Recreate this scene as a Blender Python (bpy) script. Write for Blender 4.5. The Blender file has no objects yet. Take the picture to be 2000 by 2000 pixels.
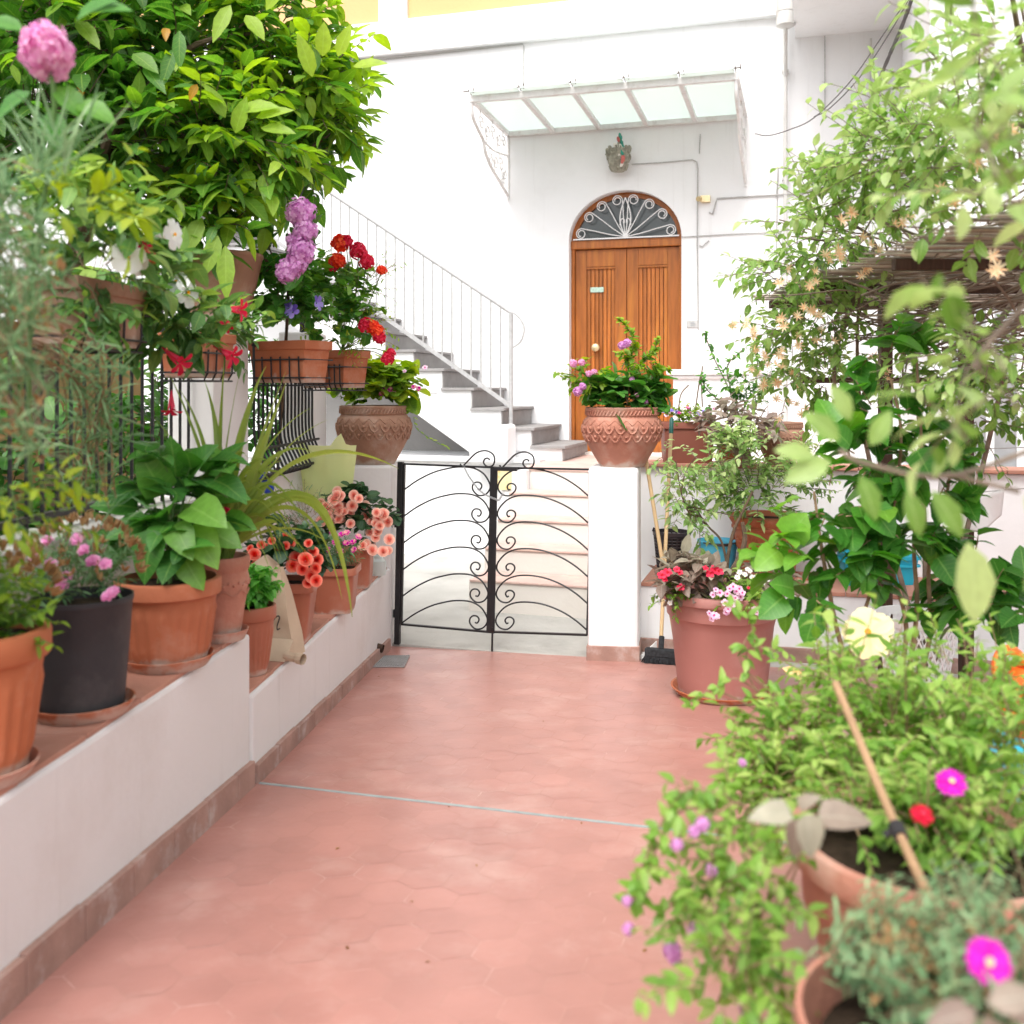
import bpy, bmesh, math, random
import numpy as np
from mathutils import Vector, Matrix

random.seed(7)
rng = np.random.default_rng(7)
C = bpy.context.scene.collection
sc = bpy.context.scene
H = 1.58                                   # eye height above the low end of the terrace

# ---------------------------------------------------------------- camera, sky, sun, exposure
cam_d = bpy.data.cameras.new('camera'); cam = bpy.data.objects.new('camera', cam_d); C.objects.link(cam)
cam.location = (0, 0, H); cam.rotation_euler = (math.radians(90), 0, 0)
cam_d.sensor_width = 24; cam_d.lens = 24; cam_d.shift_y = -0.122
cam_d.clip_start = 0.05; cam_d.clip_end = 500
cam_d.dof.use_dof = True; cam_d.dof.focus_distance = 6.0; cam_d.dof.aperture_fstop = 1.9
sc.camera = cam
w = bpy.data.worlds.new('World'); sc.world = w; w.use_nodes = True
nt = w.node_tree; bg = nt.nodes['Background']
sky = nt.nodes.new('ShaderNodeTexSky'); sky.sky_type = 'NISHITA'; sky.sun_disc = False
SUN_EL, SUN_AZ = math.radians(56), math.radians(203)
sky.sun_elevation = SUN_EL; sky.sun_rotation = SUN_AZ
sky.air_density = 1.0; sky.dust_density = 4.0; sky.ozone_density = 1.0
hsv = nt.nodes.new('ShaderNodeHueSaturation'); hsv.inputs['Saturation'].default_value = 0.22
nt.links.new(sky.outputs[0], hsv.inputs['Color']); nt.links.new(hsv.outputs[0], bg.inputs[0])
bg.inputs[1].default_value = 0.15
sun_d = bpy.data.lights.new('sun', 'SUN'); sun = bpy.data.objects.new('sun', sun_d); C.objects.link(sun)
sun_d.energy = 0.75; sun_d.angle = math.radians(38); sun_d.color = (1.0, 0.96, 0.9)
sdir = Vector((math.sin(SUN_AZ) * math.cos(SUN_EL), math.cos(SUN_AZ) * math.cos(SUN_EL), math.sin(SUN_EL)))
sun.rotation_euler = sdir.to_track_quat('Z', 'Y').to_euler(); sun.location = (0, 0, 12)
sc.view_settings.view_transform = 'Standard'; sc.view_settings.look = 'None'
sc.view_settings.exposure = 1.2; sc.view_settings.gamma = 1.0
sc.render.engine = 'CYCLES'
sc.cycles.max_bounces = 8; sc.cycles.transparent_max_bounces = 8

# ---------------------------------------------------------------- places
def P(px, py, Y):                          # the point seen at photo pixel (px, py), Y metres in front
    return Vector(((px - 1000) / 2000 * Y, Y, H - (py - 756) / 2000 * Y))
F0 = Vector((1.105, 10.0, 0)); A_ = math.atan(0.30)
U = Vector((math.cos(A_), -math.sin(A_), 0)); N = Vector((-math.sin(A_), -math.cos(A_), 0))
def W(s, d, z):                            # house coordinates: along the front, out from it, height
    p = F0 + U * s + N * d; return Vector((p.x, p.y, z))
def Fp(px, py, d=0.0):
    a = (px - 1000) / 2000
    Y = (d + F0.x * N.x + F0.y * N.y) / (a * N.x + N.y); return P(px, py, Y)
def sd(p):
    q = Vector((p.x, p.y, 0)) - F0; return q.dot(U), q.dot(N)
def Fs(px, d=0.0): return sd(Fp(px, 756, d))[0]
def floor_z(Y): return 0.061 * (6.2 - Y)
def G(px, py):                             # terrace floor
    k = (py - 756) / 2000; Y = (H - 0.061 * 6.2) / (k - 0.061); return P(px, py, Y)
GA, GB = Vector((-.69, 6.25, 0)), Vector((.46, 5.93, 0)); GU = (GB - GA).normalized()
GN = Vector((GU.y, -GU.x, 0))
def Gp(px, py, off=0.0):                   # plane of the iron gate
    a = (px - 1000) / 2000; Y = (GA.x * GN.x + GA.y * GN.y + off) / (a * GN.x + GN.y); return P(px, py, Y)

# ---------------------------------------------------------------- materials
def nd(t, kind, **kw):
    n = t.nodes.new(kind)
    for k, v in kw.items(): setattr(n, k, v)
    return n
def mat(name, col, rough=.75, var=.12, scale=6, bump=.15, bscale=60, spec=.3, metal=0, stain=None, stain_scale=2.5, stain_amt=.35, tint=0, stretch=None, trans=0, crust=0, streak=0):
    m = bpy.data.materials.new(name); m.use_nodes = True; t = m.node_tree; b = t.nodes['Principled BSDF']
    b.inputs['Roughness'].default_value = rough; b.inputs['Metallic'].default_value = metal
    b.inputs['Specular IOR Level'].default_value = spec
    tc = nd(t, 'ShaderNodeTexCoord'); src = tc.outputs['Object']
    if stretch:
        mp = nd(t, 'ShaderNodeMapping'); mp.inputs['Scale'].default_value = stretch
        t.links.new(src, mp.inputs[0]); src = mp.outputs[0]
    n1 = nd(t, 'ShaderNodeTexNoise'); n1.inputs['Scale'].default_value = scale; n1.inputs['Detail'].default_value = 6
    t.links.new(src, n1.inputs['Vector'])
    mx = nd(t, 'ShaderNodeMixRGB'); c = Vector(col)
    mx.inputs[1].default_value = (*[max(0, x * (1 - var)) for x in c], 1); mx.inputs[2].default_value = (*[min(1, x * (1 + var)) for x in c], 1)
    rp = nd(t, 'ShaderNodeMapRange'); rp.inputs[1].default_value = .3; rp.inputs[2].default_value = .7
    t.links.new(n1.outputs[0], rp.inputs[0]); t.links.new(rp.outputs[0], mx.inputs[0]); out = mx.outputs[0]
    if stain:
        n2 = nd(t, 'ShaderNodeTexNoise'); n2.inputs['Scale'].default_value = stain_scale; n2.inputs['Detail'].default_value = 9; n2.inputs['Roughness'].default_value = .65
        t.links.new(src, n2.inputs['Vector'])
        r2 = nd(t, 'ShaderNodeMapRange'); r2.inputs[1].default_value = .52; r2.inputs[2].default_value = .75; r2.inputs[4].default_value = stain_amt
        t.links.new(n2.outputs[0], r2.inputs[0])
        m2 = nd(t, 'ShaderNodeMixRGB'); m2.inputs[2].default_value = (*stain, 1)
        t.links.new(r2.outputs[0], m2.inputs[0]); t.links.new(out, m2.inputs[1]); out = m2.outputs[0]
    if crust:                              # lime and soil crust creeping up from the foot of a pot
        sx = nd(t, 'ShaderNodeSeparateXYZ'); t.links.new(tc.outputs['Object'], sx.inputs[0])
        nz = nd(t, 'ShaderNodeTexNoise'); nz.inputs['Scale'].default_value = 26; nz.inputs['Detail'].default_value = 8; t.links.new(src, nz.inputs['Vector'])
        ad = nd(t, 'ShaderNodeMath', operation='MULTIPLY_ADD'); t.links.new(nz.outputs[0], ad.inputs[0]); ad.inputs[1].default_value = -crust * 2.2; t.links.new(sx.outputs[2], ad.inputs[2])
        rc = nd(t, 'ShaderNodeMapRange'); rc.inputs[1].default_value = -crust * .45; rc.inputs[2].default_value = -crust * 1.0; rc.inputs[3].default_value = 0; rc.inputs[4].default_value = .75
        t.links.new(ad.outputs[0], rc.inputs[0])
        mc = nd(t, 'ShaderNodeMixRGB'); mc.inputs[2].default_value = (.50, .41, .35, 1); t.links.new(rc.outputs[0], mc.inputs[0]); t.links.new(out, mc.inputs[1]); out = mc.outputs[0]
    if streak:                             # rain streaks down plaster
        mp2 = nd(t, 'ShaderNodeMapping'); mp2.inputs['Scale'].default_value = (14, 14, .7); t.links.new(tc.outputs['Object'], mp2.inputs[0])
        ns = nd(t, 'ShaderNodeTexNoise'); ns.inputs['Scale'].default_value = 1; ns.inputs['Detail'].default_value = 7; ns.inputs['Roughness'].default_value = .7; t.links.new(mp2.outputs[0], ns.inputs['Vector'])
        rs = nd(t, 'ShaderNodeMapRange'); rs.inputs[1].default_value = .56; rs.inputs[2].default_value = .8; rs.inputs[4].default_value = streak; t.links.new(ns.outputs[0], rs.inputs[0])
        ms = nd(t, 'ShaderNodeMixRGB'); ms.inputs[2].default_value = (.42, .39, .36, 1); t.links.new(rs.outputs[0], ms.inputs[0]); t.links.new(out, ms.inputs[1]); out = ms.outputs[0]
    if tint:                               # each tile, plank or reed its own shade
        at = nd(t, 'ShaderNodeAttribute', attribute_name='tint')
        r3 = nd(t, 'ShaderNodeMapRange'); r3.inputs[3].default_value = 1 - tint; r3.inputs[4].default_value = 1 + tint
        t.links.new(at.outputs['Fac'], r3.inputs[0])
        m3 = nd(t, 'ShaderNodeMixRGB', blend_type='MULTIPLY'); m3.inputs[0].default_value = 1
        t.links.new(out, m3.inputs[1]); t.links.new(r3.outputs[0], m3.inputs[2]); out = m3.outputs[0]
    t.links.new(out, b.inputs['Base Color'])
    if trans: b.inputs['Transmission Weight'].default_value = trans
    if bump:
        n3 = nd(t, 'ShaderNodeTexNoise'); n3.inputs['Scale'].default_value = bscale; n3.inputs['Detail'].default_value = 5
        t.links.new(src, n3.inputs['Vector'])
        bp = nd(t, 'ShaderNodeBump'); bp.inputs['Strength'].default_value = bump; bp.inputs['Distance'].default_value = .01
        t.links.new(n3.outputs[0], bp.inputs['Height']); t.links.new(bp.outputs[0], b.inputs['Normal'])
    return m
def leaf_mat(name, dark, mid, light, transl=.45, rough=.42, spec=.4, vein=None):
    if vein is None: vein = 0 if 'petal' in name or 'calyx' in name else .32
    m = bpy.data.materials.new(name); m.use_nodes = True; t = m.node_tree; b = t.nodes['Principled BSDF']
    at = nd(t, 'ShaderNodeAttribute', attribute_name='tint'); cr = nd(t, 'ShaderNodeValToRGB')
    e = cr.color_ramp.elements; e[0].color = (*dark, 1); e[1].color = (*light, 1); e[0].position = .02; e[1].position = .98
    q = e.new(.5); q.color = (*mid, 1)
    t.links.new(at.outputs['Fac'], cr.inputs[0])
    tc = nd(t, 'ShaderNodeTexCoord'); n1 = nd(t, 'ShaderNodeTexNoise'); n1.inputs['Scale'].default_value = 45; n1.inputs['Detail'].default_value = 3
    t.links.new(tc.outputs['Object'], n1.inputs['Vector'])
    hs = nd(t, 'ShaderNodeHueSaturation'); rp = nd(t, 'ShaderNodeMapRange'); rp.inputs[3].default_value = .72; rp.inputs[4].default_value = 1.28
    t.links.new(n1.outputs[0], rp.inputs[0]); t.links.new(rp.outputs[0], hs.inputs['Value']); t.links.new(cr.outputs[0], hs.inputs['Color'])
    col = hs.outputs[0]
    if vein:                               # a paler midrib and herringbone side veins
        am, al = nd(t, 'ShaderNodeAttribute', attribute_name='mid'), nd(t, 'ShaderNodeAttribute', attribute_name='along')
        def mth(op, x, y=0, z=None):
            k = nd(t, 'ShaderNodeMath', operation=op)
            for i, v in enumerate((x, y) if z is None else (x, y, z)):
                if hasattr(v, 'is_linked'): t.links.new(v, k.inputs[i])
                else: k.inputs[i].default_value = v
            return k.outputs[0]
        rib = mth('LESS_THAN', am.outputs['Fac'], .07)
        side = mth('LESS_THAN', mth('FRACT', mth('MULTIPLY', mth('SUBTRACT', al.outputs['Fac'], mth('MULTIPLY', am.outputs['Fac'], .16)), 8.0)), .13)
        v_ = mth('MULTIPLY', mth('MAXIMUM', rib, mth('MULTIPLY', side, .45)), vein)
        mv = nd(t, 'ShaderNodeMixRGB'); t.links.new(v_, mv.inputs[0]); t.links.new(col, mv.inputs[1]); mv.inputs[2].default_value = (*[min(1, x * 1.1 + .06) for x in light], 1)
        col = mv.outputs[0]
    t.links.new(col, b.inputs['Base Color'])
    b.inputs['Roughness'].default_value = rough; b.inputs['Specular IOR Level'].default_value = spec
    tr = nd(t, 'ShaderNodeBsdfTranslucent'); g = nd(t, 'ShaderNodeHueSaturation'); g.inputs['Value'].default_value = 1.5; g.inputs['Saturation'].default_value = 1.1
    t.links.new(col, g.inputs['Color']); t.links.new(g.outputs[0], tr.inputs[0])
    mx = nd(t, 'ShaderNodeMixShader'); mx.inputs[0].default_value = transl
    t.links.new(b.outputs[0], mx.inputs[1]); t.links.new(tr.outputs[0], mx.inputs[2])
    t.links.new(mx.outputs[0], t.nodes['Material Output'].inputs[0])
    return m
def glass_mat(name, col, transl=.5, rough=.2):
    m = bpy.data.materials.new(name); m.use_nodes = True; t = m.node_tree; b = t.nodes['Principled BSDF']
    b.inputs['Base Color'].default_value = (*col, 1); b.inputs['Roughness'].default_value = rough
    tr = nd(t, 'ShaderNodeBsdfTranslucent'); tr.inputs[0].default_value = (*col, 1); mx = nd(t, 'ShaderNodeMixShader'); mx.inputs[0].default_value = transl
    t.links.new(b.outputs[0], mx.inputs[1]); t.links.new(tr.outputs[0], mx.inputs[2]); t.links.new(mx.outputs[0], t.nodes['Material Output'].inputs[0])
    return m
M = dict(
    plaster=mat('white_plaster', (.83, .83, .835), .9, .02, 1.2, .12, 25, .15, stain=(.70, .70, .69), stain_scale=1.6, stain_amt=.5, streak=.22),
    ledge=mat('ledge_plaster', (.72, .70, .69), .85, .03, 1.5, .14, 30, .2, stain=(.60, .55, .52), stain_scale=1.7, stain_amt=.55, streak=.4),
    recess_shade_grey=mat('recess_shade_grey', (.25, .24, .23), .9, .06, 3, .3, 30, .15, stain=(.2, .2, .2)),  # shade of the stair recess as a colour; the wall itself is white
    yellow=mat('yellow_plaster', (.74, .475, .235), .9, .03, 2, .2, 30, .15),
    floor=mat('red_hexagon_tile', (.42, .20, .168), .34, .09, 4.5, .08, 45, .35, stain=(.55, .355, .31), stain_scale=3.4, stain_amt=.55, tint=.04),
    grout=mat('tile_grout', (.46, .26, .215), .8, .1, 10, .05, 80, stain=(.74, .58, .53), stain_scale=5, stain_amt=1),
    cap=mat('ledge_tile', (.44, .21, .15), .7, .12, 5, .2, 50, stain=(.46, .34, .29), stain_amt=.6, tint=.1),
    skirting=mat('skirting_tile', (.36, .22, .18), .75, .2, 7, .3, 40, stain=(.55, .48, .45), stain_scale=9, stain_amt=.8),
    step_tile=mat('step_tile', (.62, .44, .39), .6, .12, 5, .1, 50, stain=(.74, .64, .52), stain_scale=6, stain_amt=.7),
    concrete=mat('pale_concrete', (.47, .46, .43), .9, .08, 3, .4, 40, .15, stain=(.28, .27, .25), stain_scale=2.2, stain_amt=.7),
    cream=mat('cream_plaster', (.74, .70, .65), .9, .03, 2, .2, 30, .15, stain=(.6, .55, .5), stain_amt=.4),
    soil_ground=mat('earth', (.10, .08, .06), .95, .3, 5, .6, 30),
    stone=mat('grey_stone', (.30, .29, .285), .8, .1, 9, .2, 60, stain=(.22, .21, .21)),
    iron=mat('black_iron', (.012, .012, .014), .45, .3, 20, .15, 90, .5),
    rail_iron=mat('shaded_white_rail', (.42, .42, .42), .5, .12, 30, .1, 90, .3),  # white railing with the grey of its shade put into the colour
    white_iron=mat('white_painted_iron', (.78, .77, .77), .45, .04, 20, .1, 90, .4),
    rusty_white=mat('weathered_white_iron', (.78, .77, .76), .55, .05, 20, .2, 60, .4, stain=(.36, .24, .17), stain_scale=9, stain_amt=.4),
    wood=mat('door_wood', (.38, .118, .022), .38, .22, 5, .12, 30, .4, stretch=(7, 7, .7), stain=(.56, .21, .032), stain_scale=1.6, stain_amt=.85, tint=.25),
    stick=mat('pale_wood', (.56, .40, .22), .6, .12, 8, .1, 40, stretch=(20, 20, 1)),
    cane=mat('cane', (.38, .235, .13), .6, .2, 9, .2, 40),
    dark_wood=mat('dark_wood', (.06, .032, .02), .6, .3, 8, .2, 40, stretch=(14, 14, 1)),
    bark=mat('bark', (.13, .09, .06), .9, .3, 20, .8, 60),
    twig=mat('twig', (.21, .165, .125), .8, .3, 20, .3, 60),
    green_stem=mat('green_stem', (.10, .19, .05), .6, .2, 20, .1, 60),
    brown_stem=mat('dry_stem', (.26, .17, .10), .8, .3, 20, .3, 60),
    terra=mat('terracotta', (.41, .130, .062), .7, .12, 5, .15, 60, stain=(.50, .29, .21), stain_scale=5, stain_amt=.65, crust=.055),
    terra2=mat('orange_terracotta', (.44, .135, .058), .68, .12, 5, .15, 60, stain=(.52, .30, .21), stain_scale=5, stain_amt=.65, crust=.05),
    old_terra=mat('weathered_terracotta', (.36, .20, .135), .85, .14, 6, .35, 50, stain=(.48, .38, .32), stain_scale=6, stain_amt=.8, crust=.05),
    pink_terra=mat('pink_terracotta', (.45, .20, .14), .8, .12, 6, .3, 50, stain=(.52, .37, .30), stain_scale=6, stain_amt=.8, crust=.05),
    mauve=mat('mauve_plastic', (.40, .17, .145), .5, .06, 3, .05, 50, .35, stain=(.48, .29, .26), stain_scale=4, stain_amt=.6, crust=.04),
    plastic_terra=mat('terracotta_plastic', (.38, .125, .072), .45, .06, 4, .05, 50, .4, stain=(.47, .27, .20), stain_scale=5, stain_amt=.55, crust=.03),
    brown_plastic=mat('brown_plastic', (.25, .085, .06), .45, .08, 4, .05, 50, .4),
    black_plastic=mat('black_nursery_plastic', (.032, .032, .036), .55, .2, 6, .15, 40, .4, stain=(.10, .095, .09), stain_scale=5, stain_amt=.6),
    soil=mat('potting_soil', (.035, .024, .016), .95, .5, 30, 1.0, 90, .1),
    paper=mat('kraft_paper', (.52, .40, .29), .8, .07, 6, .5, 12, .2),
    ink=mat('dark_ink', (.03, .028, .03), .7, .1, 10, 0),
    grey_metal=mat('grey_metal', (.42, .43, .44), .4, .1, 10, .1, 80, .5, metal=.6),
    strip=mat('metal_floor_strip', (.30, .345, .345), .6, .15, 20, .1, 80, .3),
    pipe=mat('pipe_paint', (.60, .59, .57), .55, .06, 8, .1, 60, .35, stain=(.4, .25, .18), stain_scale=6, stain_amt=.4),
    cable=mat('grey_cable', (.42, .41, .40), .6, .1, 20, 0), dark_cable=mat('dark_cable', (.16, .15, .15), .6, .1, 20, 0),
    brass=mat('cream_brass', (.75, .60, .35), .3, .08, 20, 0, spec=.6, metal=.5),
    plate=mat('verdigris_plate', (.45, .62, .52), .4, .2, 60, .2, 200, .4),
    grey_plate=mat('grey_wall_plate', (.48, .48, .47), .5, .15, 40, .3, 150, .4),
    ceramic=mat('painted_tile', (.75, .66, .40), .3, .1, 20, 0, spec=.5, stain=(.75, .45, .08), stain_scale=22, stain_amt=1),
    dark_glass=mat('dark_pane', (.045, .055, .058), .15, .2, 3, 0, spec=.6),
    pane=glass_mat('frosted_pane', (.84, .91, .89), .5, .25),
    veil=glass_mat('lime_plastic', (.80, .86, .46), .6, .35),
    cyan=glass_mat('cyan_plastic', (.10, .55, .75), .3, .3),
    teal=mat('turquoise_plastic', (.02, .42, .58), .4, .05, 5, 0, spec=.4),
    green_plastic=mat('green_plastic', (.005, .10, .08), .4, .1, 8, 0, spec=.4),
    orange=mat('orange_plastic', (.80, .13, .015), .4, .06, 6, 0, spec=.4),
    blue_cloth=mat('blue_cloth', (.03, .06, .36), .9, .2, 12, .3, 60),
    white_plastic=mat('white_plastic', (.78, .78, .77), .4, .03, 6, 0, spec=.4),
    white_cloth=mat('white_cloth', (.78, .77, .76), .9, .03, 6, .4, 30),
    brush=mat('black_bristle', (.025, .027, .03), .8, .4, 60, .6, 90),
    basket=mat('dark_plastic', (.03, .024, .028), .5, .2, 9, .1, 60, .4),
    reed=mat('dry_reed', (.33, .285, .235), .8, .25, 12, .3, 50, tint=.45),
    shell=mat('shell_crust', (.30, .29, .23), .6, .35, 30, .5, 60, .4),
    shell_red=mat('coral', (.55, .14, .12), .5, .2, 30, .2, 60), shell_teal=mat('green_glass_chip', (.03, .30, .22), .25, .2, 30, 0, spec=.6), shell_white=mat('white_shell', (.75, .70, .64), .5, .1, 30, .2, 60),
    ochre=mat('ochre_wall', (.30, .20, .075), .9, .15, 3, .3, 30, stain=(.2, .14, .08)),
)
L = dict(
    lemon=leaf_mat('lemon_leaf', (.040, .115, .018), (.092, .245, .034), (.34, .50, .05), .5),
    lemon_deep=leaf_mat('inner_lemon_leaf', (.018, .05, .012), (.035, .095, .018), (.08, .16, .02), .3),
    mandevilla=leaf_mat('mandevilla_leaf', (.05, .14, .035), (.11, .25, .06), (.32, .44, .08), .35),
    hydrangea=leaf_mat('hydrangea_leaf', (.03, .12, .022), (.075, .24, .035), (.20, .39, .05), .34, .38),
    lime=leaf_mat('lime_leaf', (.06, .16, .02), (.15, .29, .025), (.36, .46, .04), .4),
    basil=leaf_mat('basil_leaf', (.04, .20, .02), (.09, .36, .04), (.24, .52, .12), .4, .35),
    silver=leaf_mat('carnation_leaf', (.06, .15, .06), (.14, .27, .12), (.31, .44, .24), .35, .6, .2),
    dry=leaf_mat('dry_calyx', (.20, .10, .05), (.34, .20, .09), (.45, .33, .18), .35, .8, .1),
    strap=leaf_mat('strap_leaf', (.05, .12, .015), (.12, .22, .025), (.32, .38, .06), .4, .4),
    dark=leaf_mat('begonia_leaf', (.018, .055, .022), (.035, .10, .04), (.08, .17, .06), .25, .35),
    citrus=leaf_mat('variegated_leaf', (.09, .20, .05), (.21, .37, .10), (.54, .64, .30), .42),
    plum=leaf_mat('plum_leaf', (.15, .10, .085), (.27, .205, .165), (.40, .38, .29), .3, .5),
    honeysuckle=leaf_mat('honeysuckle_leaf', (.08, .19, .03), (.20, .36, .07), (.46, .58, .23), .42, .36, .5),
    hibiscus=leaf_mat('hibiscus_leaf', (.030, .13, .018), (.075, .26, .03), (.20, .42, .05), .4, .35),
    bed=leaf_mat('bedding_leaf', (.08, .20, .03), (.20, .38, .055), (.41, .53, .14), .42),
    ice=leaf_mat('ice_plant_leaf', (.06, .14, .06), (.13, .25, .11), (.28, .40, .20), .25, .45),
    red=leaf_mat('red_petal', (.66, .015, .012), (.84, .055, .02), (.92, .17, .05), .3, .6, .2),
    crimson=leaf_mat('crimson_petal', (.45, .006, .02), (.70, .015, .06), (.84, .10, .18), .3, .6, .2),
    coral=leaf_mat('coral_petal', (.70, .035, .035), (.80, .11, .08), (.88, .38, .28), .3, .6, .2),
    blush=leaf_mat('blush_petal', (.84, .38, .32), (.87, .50, .42), (.92, .70, .60), .35, .6, .2),
    magenta=leaf_mat('magenta_petal', (.60, .01, .35), (.78, .03, .62), (.92, .75, .45), .35, .6, .2),
    pink=leaf_mat('pink_petal', (.64, .22, .46), (.76, .40, .62), (.88, .64, .78), .4, .6, .2),
    lilac=leaf_mat('lilac_petal', (.50, .18, .46), (.64, .32, .60), (.78, .52, .75), .4, .6, .2),
    violet=leaf_mat('violet_petal', (.16, .10, .50), (.28, .20, .66), (.48, .42, .80), .4, .6, .2),
    white=leaf_mat('white_petal', (.84, .84, .84), (.86, .86, .85), (.85, .50, .03), .35, .6, .2),
    cream=leaf_mat('cream_petal', (.86, .80, .46), (.88, .84, .58), (.80, .45, .05), .35, .6, .2),
    honey=leaf_mat('honeysuckle_petal', (.80, .72, .52), (.84, .68, .48), (.82, .45, .22), .4, .6, .2),
    verbena=leaf_mat('verbena_petal', (.50, .05, .22), (.76, .42, .66), (.86, .70, .80), .35, .6, .2),
)

# ---------------------------------------------------------------- mesh helpers
WLOC = {}
def org(o): return WLOC.get(o.name, Vector((0, 0, 0))) if o else Vector((0, 0, 0))
def link(name, me, m, parent=None):
    if m: me.materials.append(m)
    o = bpy.data.objects.new(name, me); C.objects.link(o)
    if parent: o.parent = parent
    return o
def thing(name, label, cat, loc, group=None):      # an Empty at the thing's base that parents its parts
    o = bpy.data.objects.new(name, None); C.objects.link(o); o.location = loc; o.empty_display_size = .1
    WLOC[o.name] = Vector(loc); tag(o, label, cat, group); return o
def tag(o, label, cat, group=None):
    o['label'] = label; o['category'] = cat
    if group: o['group'] = group
    return o
def setting(o, kind='structure'): o['kind'] = kind; return o
class MB:
    def __init__(s): s.v = []; s.f = []; s.t = []
    def add(s, vs, fs, tint=.5):
        k = len(s.v); s.v += [tuple(x) for x in vs]; s.f += [tuple(i + k for i in f) for f in fs]
        s.t += list(tint) if hasattr(tint, '__len__') else [tint] * len(vs); return s
    def hexa(s, p, tint=.5):                       # eight corners: bottom ring then top ring
        return s.add(p, [(3, 2, 1, 0), (4, 5, 6, 7), (0, 1, 5, 4), (1, 2, 6, 5), (2, 3, 7, 6), (3, 0, 4, 7)], tint)
    def box(s, x0, x1, y0, y1, z0, z1, tint=.5):
        return s.hexa([(x0, y0, z0), (x1, y0, z0), (x1, y1, z0), (x0, y1, z0), (x0, y0, z1), (x1, y0, z1), (x1, y1, z1), (x0, y1, z1)], tint)
    def fbox(s, s0, s1, d0, d1, z0, z1, tint=.5):
        return s.hexa([W(s0, d1, z0), W(s1, d1, z0), W(s1, d0, z0), W(s0, d0, z0), W(s0, d1, z1), W(s1, d1, z1), W(s1, d0, z1), W(s0, d0, z1)], tint)
    def prism(s, q, z0, z1, tint=.5):              # q: plan polygon, z0 may be a function of (x, y)
        n = len(q); b = [(x, y, z0(x, y) if callable(z0) else z0) for x, y in q]; t = [(x, y, z1(x, y) if callable(z1) else z1) for x, y in q]
        return s.add(b + t, [tuple(range(n))[::-1], tuple(range(n, 2 * n))] + [(i, (i + 1) % n, n + (i + 1) % n, n + i) for i in range(n)], tint)
    def extrude(s, poly, off, tint=.5):            # planar 3D polygon pushed along a vector
        n = len(poly); a = [Vector(p) for p in poly]; b = [p + Vector(off) for p in a]
        return s.add(a + b, [tuple(range(n)), tuple(range(n, 2 * n))[::-1]] + [(i, n + i, n + (i + 1) % n, (i + 1) % n) for i in range(n)], tint)
    def tube(s, pts, r, sides=6, tint=.5, cap=True):
        pts = [Vector(p) for p in pts]; n = len(pts)
        rr = r if hasattr(r, '__len__') else [r] * n
        up = Vector((0, 0, 1)); vs = []; prev = None
        for i in range(n):
            d = (pts[min(i + 1, n - 1)] - pts[max(i - 1, 0)])
            d = d.normalized() if d.length > 1e-9 else Vector((0, 0, 1))
            if prev is None:
                a = d.cross(up);
                if a.length < .05: a = d.cross(Vector((1, 0, 0)))
            else: a = prev - d * prev.dot(d)
            a.normalize(); prev = a; b = d.cross(a)
            for k in range(sides):
                th = 2 * math.pi * k / sides; vs.append(pts[i] + (a * math.cos(th) + b * math.sin(th)) * rr[i])
        fs = [(i * sides + k, i * sides + (k + 1) % sides, (i + 1) * sides + (k + 1) % sides, (i + 1) * sides + k) for i in range(n - 1) for k in range(sides)]
        if cap: fs += [tuple(range(sides))[::-1], tuple(range((n - 1) * sides, n * sides))]
        return s.add(vs, fs, tint)
    def lathe(s, prof, c, seg=40, rib=None, sq=None, tint=.5):
        vs = []; c = Vector(c)
        for j, (r, z) in enumerate(prof):
            for k in range(seg):
                th = 2 * math.pi * (k + .5) / seg; q = r
                if rib and rib[1] <= z <= rib[2]: q = r + rib[3] * (1 if (k * rib[0] // seg) % 2 else 0)
                if sq: q = r * (abs(math.cos(th)) ** 8 + abs(math.sin(th)) ** 8) ** (-1 / 8)
                vs.append(c + Vector((q * math.cos(th), q * math.sin(th) * (sq or 1) if not isinstance(sq, bool) else q * math.sin(th), z)))
        n = len(prof)
        fs = [(j * seg + k, j * seg + (k + 1) % seg, (j + 1) * seg + (k + 1) % seg, (j + 1) * seg + k) for j in range(n - 1) for k in range(seg)]
        return s.add(vs, fs, tint)
    def ball(s, c, r, seg=10, rings=6, tint=.5, rot=None):
        r = Vector(r) if hasattr(r, '__len__') else Vector((r, r, r)); vs = []; c = Vector(c)
        for j in range(rings + 1):
            ph = math.pi * j / rings
            for k in range(seg):
                th = 2 * math.pi * k / seg; p = Vector((math.sin(ph) * math.cos(th) * r.x, math.sin(ph) * math.sin(th) * r.y, math.cos(ph) * r.z))
                vs.append(c + (rot @ p if rot else p))
        fs = [(j * seg + k, (j + 1) * seg + k, (j + 1) * seg + (k + 1) % seg, j * seg + (k + 1) % seg) for j in range(rings) for k in range(seg)]
        return s.add(vs, fs, tint)
    def build(s, name, m, parent=None, smooth=False, bevel=0, clean=False, o3=None):
        o3 = org(parent) if o3 is None else o3
        me = bpy.data.meshes.new(name); me.from_pydata([(x - o3.x, y - o3.y, z - o3.z) for x, y, z in s.v], [], s.f); me.update()
        a = me.attributes.new('tint', 'FLOAT', 'POINT'); a.data.foreach_set('value', np.array(s.t, dtype=np.float32))
        bm = bmesh.new(); bm.from_mesh(me)
        if clean: bmesh.ops.remove_doubles(bm, verts=bm.verts, dist=1e-4)
        bmesh.ops.recalc_face_normals(bm, faces=bm.faces); bm.to_mesh(me); bm.free()
        if smooth: me.polygons.foreach_set('use_smooth', [True] * len(me.polygons)); me.set_sharp_from_angle(angle=math.radians(38))
        o = link(name, me, m, parent)
        if bevel:
            b = o.modifiers.new('bevel', 'BEVEL'); b.width = bevel; b.segments = 2; b.limit_method = 'ANGLE'
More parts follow.
